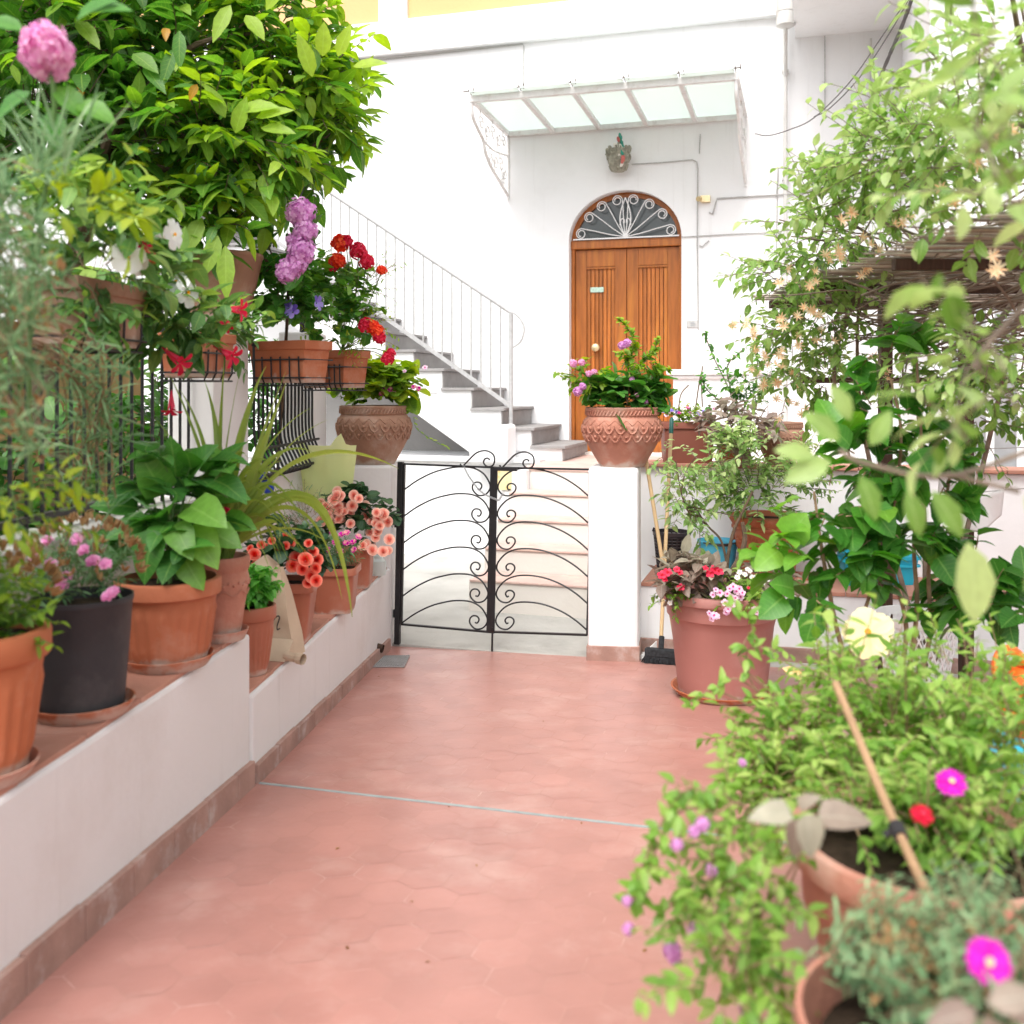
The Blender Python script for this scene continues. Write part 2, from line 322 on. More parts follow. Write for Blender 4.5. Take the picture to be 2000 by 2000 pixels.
        WLOC[o.name] = o3.copy(); return o
def arc(c, u, v, r, a0, a1, n=12, r1=None):         # arc or spiral in the plane of u, v
    return [Vector(c) + (Vector(u) * math.cos(a) + Vector(v) * math.sin(a)) * (r if r1 is None else r + (r1 - r) * i / n) for i, a in ((i, a0 + (a1 - a0) * i / n) for i in range(n + 1))]
def smooth_path(pts, n=6):                          # Catmull-Rom through points
    pts = [Vector(p) for p in pts]; q = [pts[0] * 2 - pts[1]] + pts + [pts[-1] * 2 - pts[-2]]; out = []
    for i in range(1, len(q) - 2):
        a, b, c, d = q[i - 1:i + 3]
        for k in range(n):
            t = k / n; out.append(.5 * ((2 * b) + (c - a) * t + (2 * a - 5 * b + 4 * c - d) * t * t + (3 * b - a - 3 * c + d) * t ** 3))
    return out + [pts[-1]]

# ---------------------------------------------------------------- leaves and petals
SH = dict(ovate=([0, .2, .48, .78, 1], [.06, .82, 1, .58, .02]), lance=([0, .2, .5, .8, 1], [.06, .7, 1, .6, .02]),
          round=([0, .15, .45, .8, 1], [.35, .9, 1.05, .8, .25]), petal=([0, .25, .6, .88, 1], [.25, .62, .98, .9, .45]),
          needle=([0, .2, .5, .8, 1], [.6, .9, 1, .8, .1]), heart=([0, .12, .42, .76, 1], [.3, .98, 1, .60, .03]), lobed=([0, .2, .4, .75, 1], [.5, 1.15, .85, 1.0, .25]))
class Leaves:                                       # many leaves gathered in one mesh, each blade folded and curved
    def __init__(s): s.r = []
    def add(s, b, d, u, Ln, Wd, tint=.5, curl=.25, fold=.25):
        s.r.append((b[0], b[1], b[2], d[0], d[1], d[2], u[0], u[1], u[2], Ln, Wd, tint, curl, fold))
    def arrays(s, shape):
        a = np.array(s.r, dtype=np.float64); n = len(a)
        B, D, Uu = a[:, 0:3], a[:, 3:6], a[:, 6:9]
        D = D / np.linalg.norm(D, axis=1, keepdims=True).clip(1e-9)
        S = np.cross(D, Uu); ln = np.linalg.norm(S, axis=1, keepdims=True)
        bad = ln[:, 0] < .05; S[bad] = np.cross(D[bad], np.array([.3, .9, .2])); S /= np.linalg.norm(S, axis=1, keepdims=True)
        Nn = np.cross(S, D); T, Wt = SH[shape]
        Ln, Wd, ti, cu, fo = (a[:, i:i + 1] for i in (9, 10, 11, 12, 13))
        V = np.empty((n, 5, 3, 3))
        for j in range(5):
            m = B + D * Ln * T[j] * (1 - .3 * np.abs(cu) * T[j]) - Nn * cu * Ln * T[j] ** 2
            e = Wd * .5 * Wt[j]
            V[:, j, 1] = m
            V[:, j, 0] = m + S * e + Nn * e * fo; V[:, j, 2] = m - S * e + Nn * e * fo
        tt = np.repeat(a[:, 11], 15)
        s.mid = np.tile(np.tile([1., 0., 1.], 5), n); s.along = np.tile(np.repeat(T, 3), n)
        return V.reshape(-1, 3), tt, n
    def build(s, name, m, parent=None, shape='ovate', o3=None):
        o3 = org(parent) if o3 is None else o3
        V, tt, n = s.arrays(shape); V = V - np.array(o3)
        q = np.array([[j * 3 + k, j * 3 + k + 1, j * 3 + k + 4, j * 3 + k + 3] for j in range(4) for k in range(2)])
        Fq = (np.arange(n)[:, None, None] * 15 + q[None]).reshape(-1)
        me = bpy.data.meshes.new(name); me.vertices.add(len(V)); me.vertices.foreach_set('co', V.reshape(-1).astype(np.float32))
        me.loops.add(len(Fq)); me.loops.foreach_set('vertex_index', Fq.astype(np.int32))
        npoly = len(Fq) // 4; me.polygons.add(npoly); me.polygons.foreach_set('loop_start', np.arange(0, npoly * 4, 4, dtype=np.int32))
        me.polygons.foreach_set('loop_total', np.full(npoly, 4, dtype=np.int32)); me.polygons.foreach_set('use_smooth', np.ones(npoly, dtype=bool))
        at = me.attributes.new('tint', 'FLOAT', 'POINT'); at.data.foreach_set('value', tt.astype(np.float32))
        for nm, vals in (('mid', s.mid), ('along', s.along)): me.attributes.new(nm, 'FLOAT', 'POINT').data.foreach_set('value', vals.astype(np.float32))
        me.update(calc_edges=True); o = link(name, me, m, parent); WLOC[o.name] = o3.copy(); return o
def rv(s=1.0): v = rng.normal(size=3); return Vector(v / np.linalg.norm(v)) * s
def ru(a, b): return a + (b - a) * random.random()
def clamp(x, a=0.0, b=1.0): return max(a, min(b, x))
def spray(lv, st, base, d, length, n, Ln, Wd, tint=(.3, .7), droop=.25, r=.0025, spread=.9, whorl=2, start=.12, curl=.3, fold=.25, tip=.15, flat=.5):
    # a curved twig with leaves set along it; tips carry the paler young leaves
    base = Vector(base); d = Vector(d).normalized(); seg = 5; pts = [base]; q = d.copy()
    for i in range(seg):
        q = (q + Vector((0, 0, -droop / seg)) + rv(.10)).normalized(); pts.append(pts[-1] + q * length / seg)
    if st is not None: st.tube(pts, [r * (1 - .12 * i) for i in range(seg + 1)], 4, cap=False)
    ph = ru(0, 6.28)
    for k in range(n):
        t = start + (1 - start) * (k + .5) / n; x = t * seg; i = min(int(x), seg - 1); p = pts[i].lerp(pts[i + 1], x - i)
        ax = (pts[i + 1] - pts[i]).normalized(); a = ax.cross(Vector((0, 0, 1)))
        a = a.normalized() if a.length > .05 else Vector((1, 0, 0)); b = ax.cross(a)
        ph += math.pi * (1 if whorl == 2 else .764) + ru(-.35, .35)
        side = a * math.cos(ph) + b * math.sin(ph) * flat
        ld = (ax * (1 - spread * .6) + side * spread + Vector((0, 0, ru(-.35, .2)))).normalized()
        f = ru(.45, 1.25); up = Vector((0, 0, 1)) + rv(.45)
        lv.add(p, ld, up, Ln * f, Wd * f, clamp(ru(*tint) + tip * (t - .5) * 2), curl * ru(.2, 1.6), fold * ru(.3, 1.5))
    return pts
def blob(lv, st, c, rad, n, nl, length, Ln, Wd, tint=(.3, .7), root=None, up=.25, inner=.25, **kw):
    # a clump: twigs that start inside an ellipsoid and reach out past its surface
    c = Vector(c); rad = Vector(rad) if hasattr(rad, '__len__') else Vector((rad, rad, rad)); tips = []
    for i in range(n):
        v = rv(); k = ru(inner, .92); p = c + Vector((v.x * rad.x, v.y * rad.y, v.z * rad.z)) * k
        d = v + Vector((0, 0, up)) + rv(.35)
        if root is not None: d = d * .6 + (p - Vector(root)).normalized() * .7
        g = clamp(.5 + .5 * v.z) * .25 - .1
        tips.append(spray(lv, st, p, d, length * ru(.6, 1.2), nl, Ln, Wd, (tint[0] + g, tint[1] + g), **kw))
    return tips
def floret(lv, c, nrm, n, Ln, Wd, cup=.2, tint=(.2, .6), centre=None, fold=.1, curl=.1):
    nrm = Vector(nrm).normalized(); a = nrm.cross(Vector((.2, .4, 1)))
    a = a.normalized() if a.length > .05 else Vector((1, 0, 0)); b = nrm.cross(a); o = ru(0, 6.28)
    for k in range(n):
        th = o + 2 * math.pi * k / n; d = (a * math.cos(th) + b * math.sin(th)) + nrm * cup
        lv.add(c, d, nrm, Ln * ru(.9, 1.1), Wd * ru(.9, 1.1), ru(*tint), curl, fold)
    if centre:
        for k in range(6):
            th = o + k * 1.05; d = (a * math.cos(th) + b * math.sin(th)) * .7 + nrm * .8
            lv.add(Vector(c) + nrm * .001, d, nrm, centre, centre * .7, .98, .1, .1)
PROTO = {}
def place(name, key, c, nrm, size, parent, roll=None):   # a flower: first builds its mesh, later flowers share it
    me, m = PROTO[key]; o = bpy.data.objects.new(name, me); C.objects.link(o); o.parent = parent
    q = Vector(nrm).normalized().to_track_quat('Z', 'Y'); o.rotation_mode = 'QUATERNION'
    from mathutils import Quaternion
    o.rotation_quaternion = q @ Quaternion((0, 0, 1), roll if roll is not None else ru(0, 6.28)); o.scale = (size,) * 3
    o.location = Vector(c) - org(parent); return o
def proto(key, fill, m, shape='petal'):
    l = Leaves(); fill(l); o = l.build('flower', m, None, shape); PROTO[key] = (o.data, m); bpy.data.objects.remove(o)
def fib(n):
    for i in range(n):
        z = 1 - 2 * (i + .5) / n; r = math.sqrt(1 - z * z); th = i * 2.39996; yield Vector((r * math.cos(th), r * math.sin(th), z))
def f_globe(l):                                        # hydrangea head, radius 1
    for v in fib(150):
        k = ru(.78, 1.12); floret(l, v * k, v + rv(.5), 4, .22, .22, .15, (.1, .95))
    for v in fib(60): floret(l, v * .72, v, 4, .26, .26, .1, (.1, .6))
def f_umbel(l):                                        # geranium head, radius 1
    for v in fib(52):
        if v.z > -.5: floret(l, v * ru(.72, 1.05), v + rv(.4), 5, .38, .36, .35, (.1, .9), fold=.2)
    for v in fib(20): floret(l, v * .5, v, 5, .42, .4, .2, (.0, .4))
def f_rose(l):                                         # begonia bloom, radius 1, opening to +z
    for ring, (n, r, cup, ln) in enumerate(((8, .10, .2, .98), (7, .12, .55, .82), (7, .12, .95, .68), (6, .09, 1.3, .56), (5, .05, 2.0, .48), (3, .01, 4, .42))):
        for k in range(n):
            th = 2 * math.pi * (k + ring * .4) / n; d = Vector((math.cos(th), math.sin(th), cup))
            l.add(Vector((math.cos(th) * r, math.sin(th) * r, ring * .05)), d, Vector((0, 0, 1)), ln, ln * .85, clamp(.9 - ring * .17 + ru(-.1, .1)), -.22, .25)
def f_trumpet(l):                                      # mandevilla: long tube, five broad petals
    for k in range(5):
        th = 2 * math.pi * k / 5; v = Vector((math.cos(th), math.sin(th), 0)); nx = Vector((-v.y, v.x, 0))
        l.add(v * .12, v + Vector((0, 0, .22)) + nx * .2, Vector((0, 0, 1)), .95, .92, ru(.05, .5), .22, .12)
        l.add(Vector((0, 0, -1.3)), v * .16 + Vector((0, 0, 1)), v, 1.42, .3, .45, -.05, .3)
    for k in range(7):
        th = k * .9; l.add((0, 0, .03), (math.cos(th) * .5, math.sin(th) * .5, .8), (0, 0, 1), .2, .16, .99, .1, .1)
def f_red_trumpet(l):
    for k in range(5):
        th = 2 * math.pi * k / 5; v = Vector((math.cos(th), math.sin(th), 0)); nx = Vector((-v.y, v.x, 0))
        l.add(v * .1, v * .9 + Vector((0, 0, .7)) + nx * .3, Vector((0, 0, 1)), .9, .5, ru(.1, .7), .35, .3)
        l.add(Vector((0, 0, -1.8)), v * .12 + Vector((0, 0, 1)), v, 1.9, .26, .9, -.04, .3)
def f_daisy(l):                                        # ice plant: a fringe of narrow petals round a pale eye
    for k in range(44):
        th = 2 * math.pi * k / 44 * 1.0 + ru(-.05, .05); l.add((0, 0, 0), (math.cos(th), math.sin(th), ru(.05, .4)), (0, 0, 1), ru(.85, 1.02), .2, ru(.05, .5), .12, .1)
    for k in range(22):
        th = k * 2.4; l.add((0, 0, .06), (math.cos(th) * .6, math.sin(th) * .6, .8), (0, 0, 1), .3, .1, ru(.9, 1), 0, .1)
def f_bell(l):
    for k in range(5):
        th = 2 * math.pi * k / 5; v = Vector((math.cos(th), math.sin(th), 0)); l.add(v * .1, v * .8 + Vector((0, 0, .6)), Vector((0, 0, 1)), 1.05, .75, ru(.1, .8), .3, .25)
def f_five(l): floret(l, (0, 0, 0), (0, 0, 1), 5, 1, .85, .2, (.45, .9), None); floret(l, (0, 0, .05), (0, 0, 1), 5, .34, .3, .4, (.0, .05))
def f_white(l): floret(l, (0, 0, 0), (0, 0, 1), 5, 1, .85, .2, (.05, .5), .22)
def f_pom(l):                                          # dianthus: ragged ruffled bloom
    for k in range(26):
        th = k * 2.4; c = .15 + 1.2 * (k / 26); l.add((0, 0, 0), (math.cos(th), math.sin(th), 1.6 - c), (0, 0, 1), ru(.75, 1), .5, ru(.1, .9), .1, .35)
def f_hibiscus(l):
    for k in range(5):
        th = 2 * math.pi * k / 5; v = Vector((math.cos(th), math.sin(th), 0)); nx = Vector((-v.y, v.x, 0))
        for q, off in ((0, -.25), (1, 0), (2, .25)):
            l.add((0, 0, 0), v + Vector((0, 0, .3)) + nx * off, Vector((0, 0, 1)), 1.0 - abs(off) * .25, .62, ru(.1, .6), .25, .12)
    l.add((0, 0, 0), (0, .1, 1), (1, 0, 0), .75, .1, .98, .1, .3); l.add((0, 0, 0), (0.05, 0, 1), (0, 1, 0), .75, .1, .98, .1, .3)
    for k in range(14):
        th = k * 2.4; l.add((0, .06, .45 + .02 * k), (math.cos(th), math.sin(th), .3), (0, 0, 1), .13, .06, .99, 0, .1)
def f_honey(l):
    for k in range(9):
        th = k * .7; d = Vector((math.cos(th), math.sin(th), ru(.2, 1))); l.add((0, 0, 0), d, (0, 0, 1), ru(.8, 1.1), .22, ru(.0, .9), ru(-.2, .5), .3)
proto('hydrangea', f_globe, L['pink']); proto('lilac', f_globe, L['lilac']); proto('geranium', f_umbel, L['red']); proto('geranium_dark', f_umbel, L['crimson'])
proto('begonia', f_rose, L['coral']); proto('begonia_pale', f_rose, L['blush']); proto('mandevilla', f_trumpet, L['white']); proto('mandevilla_red', f_red_trumpet, L['crimson'])
proto('ice', f_daisy, L['magenta'], 'lance'); proto('ice_red', f_daisy, L['crimson'], 'lance'); proto('bell', f_bell, L['violet']); proto('verbena', f_five, L['verbena']); proto('impatiens', f_five, L['crimson'])
proto('dianthus', f_pom, L['pink']); proto('dianthus_dark', f_pom, L['magenta']); proto('hibiscus', f_hibiscus, L['cream']); proto('honey', f_honey, L['honey'], 'lance'); proto('white_five', f_white, L['white']); proto('pansy', f_five, L['violet']); proto('yellow_five', f_five, L['lime']); proto('lilac_umbel', f_umbel, L['lilac']); proto('pink_umbel', f_umbel, L['pink'])
# ================================================================ the setting
g = MB(); g.box(-90, 90, -60, 120, -1.2, -.12); setting(g.build('ground', M['soil_ground']))
# red terrace: hexagon tiles on a bed, sloping down to the gate
def gate_y(x): return GA.y + (x - GA.x) * (GB.y - GA.y) / (GB.x - GA.x)
a0, a1 = -2.2, 3.9
g = MB(); g.prism([(a0, -2.2), (a1, -2.2), (a1, gate_y(a1)), (a0, gate_y(a0))], -.3, lambda x, y: floor_z(y) - .0006)
bed = setting(g.build('terrace_bed', M['grout']))
g = MB(); R = .077; dy = R * 1.5; dx = R * math.sqrt(3); rot = math.atan(.29)
for i in range(-22, 40):
    for j in range(-40, 52):
        x, y = i * dx + (dx / 2 if j % 2 else 0), j * dy; y += 2
        x, y = x * math.cos(rot) + (y - 3) * math.sin(rot), (y - 3) * math.cos(rot) - x * math.sin(rot) + 3
        if not (-1.45 < x < 3.9 and -2 < y < gate_y(x) + .1): continue
        h = [(x + (R - .0011) * math.cos(math.pi / 3 * k + math.pi / 6 - rot), y + (R - .0011) * math.sin(math.pi / 3 * k + math.pi / 6 - rot)) for k in range(6)]
        t = ru(0, 1); dz = ru(-.0004, .0004); g.add([(px, py, floor_z(py) + dz) for px, py in h], [tuple(range(6))], t)
fl = g.build('terrace_floor', M['floor'])
bm = bmesh.new(); bm.from_mesh(fl.data)
bmesh.ops.bisect_plane(bm, geom=bm.verts[:] + bm.edges[:] + bm.faces[:], plane_co=GA, plane_no=GN * -1, clear_outer=True)
bm.to_mesh(fl.data); bm.free(); setting(fl)
g = MB(); A, B = G(455, 1524), G(1290, 1619); B = A + (B - A) * 2.6; n_ = (B - A).cross(Vector((0, 0, 1))).normalized() * .006
g.add([A + n_ + Vector((0, 0, .003)), A - n_ + Vector((0, 0, .003)), B - n_ + Vector((0, 0, .003)), B + n_ + Vector((0, 0, .003))], [(0, 1, 2, 3)])
A2, B2 = A.copy(), B.copy()
g = MB(); g.hexa([A - n_ - Vector((0, 0, .02)), B - n_ - Vector((0, 0, .02)), B + n_ - Vector((0, 0, .02)), A + n_ - Vector((0, 0, .02)), A - n_ + Vector((0, 0, .003)), B - n_ + Vector((0, 0, .003)), B + n_ + Vector((0, 0, .003)), A + n_ + Vector((0, 0, .003))])
tag(g.build('floor_strip', M['strip']), 'thin pale metal strip laid across the red tiled floor', 'floor strip')
# pale concrete yard beyond the gate
g = MB(); g.prism([(-6, gate_y(-6) + .003), (4.5, gate_y(4.5) + .003), (4.5, 10.5), (-6, 12.5)], -.4, lambda x, y: .002 + .012 * max(0, y - 6.2))
setting(g.build('yard_floor', M['concrete']))

# ---------------------------------------------------------------- the white house
house = thing('white_house', 'white plastered house with yellow upper floor and arched wooden door', 'house', W(0, 0, .92))
SL, SR = Fs(1111), Fs(1331); SC = (SL + SR) / 2; AW = (SR - SL) / 2
ZD = .92; ZS = Fp(1221, 466).z; ZA = Fp(1221, 371).z; ZC = 5.06
g = MB(); S0, S1 = -9.0, 5.0; D = -.30
def wq(s0, s1, z0, z1): g.add([W(s0, 0, z0), W(s1, 0, z0), W(s1, 0, z1), W(s0, 0, z1)], [(0, 1, 2, 3)])
wq(S0, SL, -.1, ZC); wq(SR, S1, -.1, ZC); wq(SL, SR, -.1, ZD)
K = 24; arcp = [(SC - AW * math.cos(math.pi * k / K), ZS + (ZA - ZS) * math.sin(math.pi * k / K)) for k in range(K + 1)]
for (s_, z_), (s2, z2) in zip(arcp, arcp[1:]): g.add([W(s_, 0, z_), W(s2, 0, z2), W(s2, 0, ZC), W(s_, 0, ZC)], [(0, 1, 2, 3)])
ring = [(SL, ZD)] + arcp + [(SR, ZD)]
for (s_, z_), (s2, z2) in zip(ring, ring[1:]): g.add([W(s_, 0, z_), W(s2, 0, z2), W(s2, D, z2), W(s_, D, z_)], [(0, 1, 2, 3)])
g.fbox(S0, S1, -.9, D, -.1, 9)
g.build('wall', M['plaster'], house, clean=True)
g = MB(); g.fbox(S0, S1, -.28, .045, ZC, 5.40); g.fbox(S0, S1, -.28, .075, ZC - .02, ZC + .055)
sa, sb = Fs(742), Fs(797); g.fbox(sa, sb, -.28, .043, 5.40, 9)
g.build('cornice_band', M['plaster'], house, bevel=.006)
g = MB(); g.fbox(S0, sa - .002, -.28, 0, 5.402, 9); g.fbox(sb + .002, S1, -.28, 0, 5.402, 9)
g.build('upper_wall', M['yellow'], house)
# door: two planked leaves under a fanlight
door = None
g = MB(); dd = -.13
g.fbox(SL, SL + .035, D, dd + .03, ZD, ZS); g.fbox(SR - .035, SR, D, dd + .03, ZD, ZS); g.fbox(SL, SR, D, dd + .045, ZS - .075, ZS + .01)
frm = g.build('door_frame', M['wood'], house, bevel=.006)
for sgn, x0, x1 in ((-1, SL + .037, SC - .003), (1, SC + .003, SR - .037)):
    g = MB(); zt = ZS - .08; z0 = ZD + .015; b = .115
    g.fbox(x0, x0 + b, dd - .04, dd, z0, zt, .35); g.fbox(x1 - b, x1, dd - .04, dd, z0, zt, .35)
    g.fbox(x0 + b, x1 - b, dd - .04, dd, zt - .17, zt, .4); g.fbox(x0 + b, x1 - b, dd - .04, dd, z0, z0 + .22, .45)
    n = 7; wd = (x1 - x0 - 2 * b) / n
    for k in range(n):
        g.fbox(x0 + b + k * wd + .003, x0 + b + (k + 1) * wd - .003, dd - .04, dd - .012 + ru(-.001, .001), z0 + .2, zt - .15, ru(0, 1))
    for zz in (zt - .175, ): g.fbox(x0 + b - .006, x1 - b + .006, dd - .012, dd + .008, zz - .02, zz, .3)
    lf = g.build('door', M['wood'], house, bevel=.003)
    if sgn < 0:
        q = Fp(1166, 566, dd + .004); s_, _ = sd(q)
        g = MB(); g.fbox(s_ - .068, s_ + .068, dd - .012, dd + .006, q.z - .026, q.z + .026); pl = g.build('name_plate', M['plate'], lf, bevel=.004)
        q = Fp(1164, 679, dd + .02); g = MB(); rt = N.to_track_quat('Z', 'Y').to_matrix()
        g.ball(q + N * .03, (.042, .042, .022), 16, 8, rot=rt); g.tube([q - N * .03, q + N * .03], .014, 10); g.tube([q - N * .015, q - N * .006], .034, 16)
        g.build('door_knob', M['brass'], lf, smooth=True)
fan = MB(); m0 = dd + .01
cz = ZS + .012; a_, b_ = AW - .001, ZA - cz - .001
pts = [(SC - a_ * math.cos(math.pi * k / K), cz + b_ * math.sin(math.pi * k / K)) for k in range(K + 1)]
inn = [(SC - (a_ - .05) * math.cos(math.pi * k / K), cz + (b_ - .05) * math.sin(math.pi * k / K)) for k in range(K + 1)]
for i in range(K):
    fan.hexa([W(*pts[i][:1], m0 - .05, pts[i][1]), W(pts[i + 1][0], m0 - .05, pts[i + 1][1]), W(inn[i + 1][0], m0 - .05, inn[i + 1][1]), W(inn[i][0], m0 - .05, inn[i][1]),
              W(pts[i][0], m0, pts[i][1]), W(pts[i + 1][0], m0, pts[i + 1][1]), W(inn[i + 1][0], m0, inn[i + 1][1]), W(inn[i][0], m0, inn[i][1])], .3)
fl_ = fan.build('fanlight', M['wood'], house)
g = MB(); g.add([W(s_, m0 - .03, z_) for s_, z_ in inn], [tuple(range(K + 1))]); g.build('fanlight_pane', M['dark_glass'], fl_)
g = MB(); dg = m0 + .06; c0 = (SC, cz + .015)
def fan_curve(ang, ln, curl):                          # a rib that ends in a curled volute
    e = Vector((math.cos(ang) * ln * a_, math.sin(ang) * ln * b_)); t = Vector((math.cos(ang), math.sin(ang)));
    nn = Vector((-t.y, t.x)) * curl; p = [Vector(c0) + e * f + nn * .10 * (f * f * (1.5 - f)) for f in (0, .3, .6, .85)]
    rc = .052; cc = p[-1] + t * .03 - nn * rc * .0
    base = math.atan2(nn.y, nn.x); cc = p[-1] - nn * rc
    sp = [cc + Vector((math.cos(base - curl * q), math.sin(base - curl * q))) * (rc * (1 - .055 * q)) for q in np.linspace(.15, 9.5, 26)]
    return [W(v.x, dg, v.y) for v in p + sp]
for ang, ln, cu in ((8, .95, 1), (35, .93, 1), (58, .93, 1), (80, .93, 1), (100, .93, -1), (122, .93, -1), (145, .93, -1), (172, .95, -1)):
    g.tube(smooth_path(fan_curve(math.radians(ang), ln, cu), 2), .0052, 5)
for cu in (-1, 1):
    g.tube(smooth_path([W(SC + cu * x, dg, cz + z) for x, z in ((0, .01), (.05, .15), (.045, .27), (0, .40))], 5), .0062, 5)
    g.tube(smooth_path([W(SC + cu * x, dg, cz + z) for x, z in ((.055, .13), (.04, .19), (.012, .185), (.012, .15), (.022, .165))], 4), .005, 5)
g.fbox(SL + .03, SR - .03, dg - .007, dg + .007, cz, cz + .012)
g.build('fanlight_grille', M['white_iron'], fl_, smooth=True)
g = MB(); g.fbox(SL - .05, SR + .05, -.1, .12, ZD - .02, ZD + .022); g.build('door_sill', M['cream'], house, bevel=.005)
# glass canopy over the door
zb, zf = Fp(1221, 246).z, Fp(1221, 246).z + .05; cs0, cs1 = Fs(993), Fs(1456); cd = 1.16
can = MB()
can.fbox(cs0, cs1, .0, .035, zb - .025, zb + .025); can.fbox(cs0 - .02, cs1 + .02, cd - .05, cd, zf - .03, zf + .03)
for k in range(6):
    s_ = cs0 + (cs1 - cs0) * k / 5; e = .022
    can.hexa([W(s_ - e, .03, zb - .02), W(s_ + e, .03, zb - .02), W(s_ + e, cd - .04, zf - .02), W(s_ - e, cd - .04, zf - .02), W(s_ - e, .03, zb + .022), W(s_ + e, .03, zb + .022), W(s_ + e, cd - .04, zf + .024), W(s_ - e, cd - .04, zf + .024)])
cn = can.build('door_canopy', M['rusty_white'], house, bevel=.003)
for k in range(6):
    g = MB(); s_ = cs0 + (cs1 - cs0) * k / 5
    g.tube([W(s_, cd - .02, zf + .03), W(s_, cd + .075, zf + .06)], .0045, 5); g.tube([W(s_ - .05, cd + .07, zf + .045), W(s_ + .045, cd + .07, zf + .045)], .0055, 5)
    g.tube([W(s_ + .045, cd + .07, zf + .03), W(s_ + .045, cd + .07, zf + .075)], .0045, 5)
    g.build('glass_clip', M['dark_wood'], cn)
for k in range(5):
    u0, u1 = cs0 + (cs1 - cs0) * k / 5 + .012, cs0 + (cs1 - cs0) * (k + 1) / 5 - .012
    g = MB(); z0, z1 = zb + .026, zf + .034; g.hexa([W(u0, .02, z0), W(u1, .02, z0), W(u1, cd + .09, z1), W(u0, cd + .09, z1), W(u0, .02, z0 + .008), W(u1, .02, z0 + .008), W(u1, cd + .09, z1 + .008), W(u0, cd + .09, z1 + .008)])
    g.build('glass_pane', M['pane'], cn)
for s_ in (cs0, cs1):                                  # scrolled side brackets
    g = MB(); zz = zb - .55; V = lambda d, z: W(s_, d, z)
    g.tube(smooth_path([V(cd - .02, zf - .02), V(cd - .06, zf - .16), V(cd - .30, zf - .27), V(cd - .36, zf - .30), V(cd - .42, zf - .40), V(cd - .60, zf - .50), V(.30, zb - .53), V(.02, zb - .62)], 5), .016, 6)
    g.tube([V(.012, zb), V(.012, zb - .66)], .013, 6); g.tube(smooth_path([V(cd - .33, zf - .29), V(.5, zb - .27), V(.02, zb - .22)], 4), .010, 5)
    for d0, z0, r_, sg in ((.86, -.10, .07, 1), (.68, -.12, .07, -1), (.50, -.11, .075, 1), (.32, -.12, .075, -1), (.16, -.11, .06, 1), (.58, -.38, .07, 1), (.42, -.36, .07, -1), (.25, -.36, .08, 1), (.12, -.42, .06, -1), (.2, -.5, .05, 1)):
        c = V(d0, zb + z0); g.tube(arc(c, N, (0, 0, 1), r_, 0, sg * 8.2, 22, r_ * .25), .0065, 5); g.ball(c + N * r_, .011, 6, 4)
        g.tube([c + N * r_, c + N * r_ * .4 + Vector((0, 0, sg * .12))], .0065, 5)
    g.build('canopy_bracket', M['rusty_white'], cn, smooth=True)
# drainpipe, cables, balcony
g = MB(); q = Fp(1534, 60, .10); s_ = sd(q)[0]
g.tube([W(s_, .10, 5.2), W(s_, .10, Fp(1534, 500, .1).z), W(s_, .10, 1.0)], .019, 10); g.tube([W(s_, .10, Fp(1534, 462, .1).z), W(s_, .10, Fp(1534, 474, .1).z)], .03, 10); g.tube([W(s_, .10, Fp(1534, 380, .1).z), W(s_, .10, Fp(1534, 378, .1).z)], .024, 10)
for zz in (2.4, 3.5, 4.5): g.fbox(s_ - .03, s_ + .03, 0, .09, zz, zz + .02)
g.build('drainpipe', M['pipe'], house, smooth=True)
g = MB(); q = Fp(1535, 20, .42); s2 = sd(q)[0]; zt = Fp(1535, 54, .42).z
g.tube([W(s2, .42, 6.2), W(s2, .42, zt + .06), W(s2, .42, zt + .02), W(s2, .42, zt)], [.083, .083, .083, .045], 20); g.tube([W(s2, .42, Fp(1535, 24, .42).z), W(s2, .42, Fp(1535, 21, .42).z)], .087, 20)
g.tube([W(s2, .42, zt + .03), W(s_, .10, zt - .35)], .016, 8)
g.build('gutter_pipe', M['pipe'], house, smooth=True)
def cable(pts, r, m, d=.014):
    g = MB(); g.tube([Fp(x, y, d) for x, y in pts], r, 5); return g.build('cable', m, house)
cable([(700, 121), (860, 104), (1021, 86), (1023, 90), (1022, 184)], .0055, M['cable'])
cable([(1234, 321), (1300, 317), (1352, 312), (1361, 316), (1363, 330), (1362, 480), (1364, 645)], .006, M['cable'])
cable([(1366, 300), (1368, 262)], .005, M['cable'])
cable([(1385, 415), (1392, 418), (1397, 400), (1400, 388), (1480, 383), (1535, 380), (1600, 374), (1680, 368)], .0075, M['cable'])
cable([(1331, 463), (1420, 458), (1526, 453)], .005, M['cable'])
cable([(1366, 480), (1372, 482), (1378, 476), (1385, 470)], .005, M['cable'])
cable([(1611, 70), (1611, 230)], .005, M['cable'])
cable([(1701, 75), (1699, 150), (1700, 330)], .009, M['pipe'])
cable([(1516, 385), (1520, 330), (1518, 395), (1516, 520)], .005, M['cable'])
def hang(pts, d0, d1, r, m, twist=0):
    n = len(pts); q = smooth_path([Fp(x, y, d0 + (d1 - d0) * i / (n - 1)) for i, (x, y) in enumerate(pts)], 6); g = MB()
    if twist:
        for k in range(twist): g.tube([p + Vector((math.cos(i * .45 + k * 1.57), math.sin(i * .45 + k * 1.57), 0)) * .010 for i, p in enumerate(q)], r, 5)
    else: g.tube(q, r, 5)
    return g.build('cable', m, house)
hang([(1475, 261), (1500, 265), (1540, 254), (1590, 230), (1660, 160), (1720, 75), (1770, 0), (1800, -60)], .02, 1.6, .0055, M['dark_cable'])
hang([(1590, 228), (1620, 212), (1680, 150), (1740, 60), (1785, -20)], .25, 1.6, .0055, M['dark_cable'])
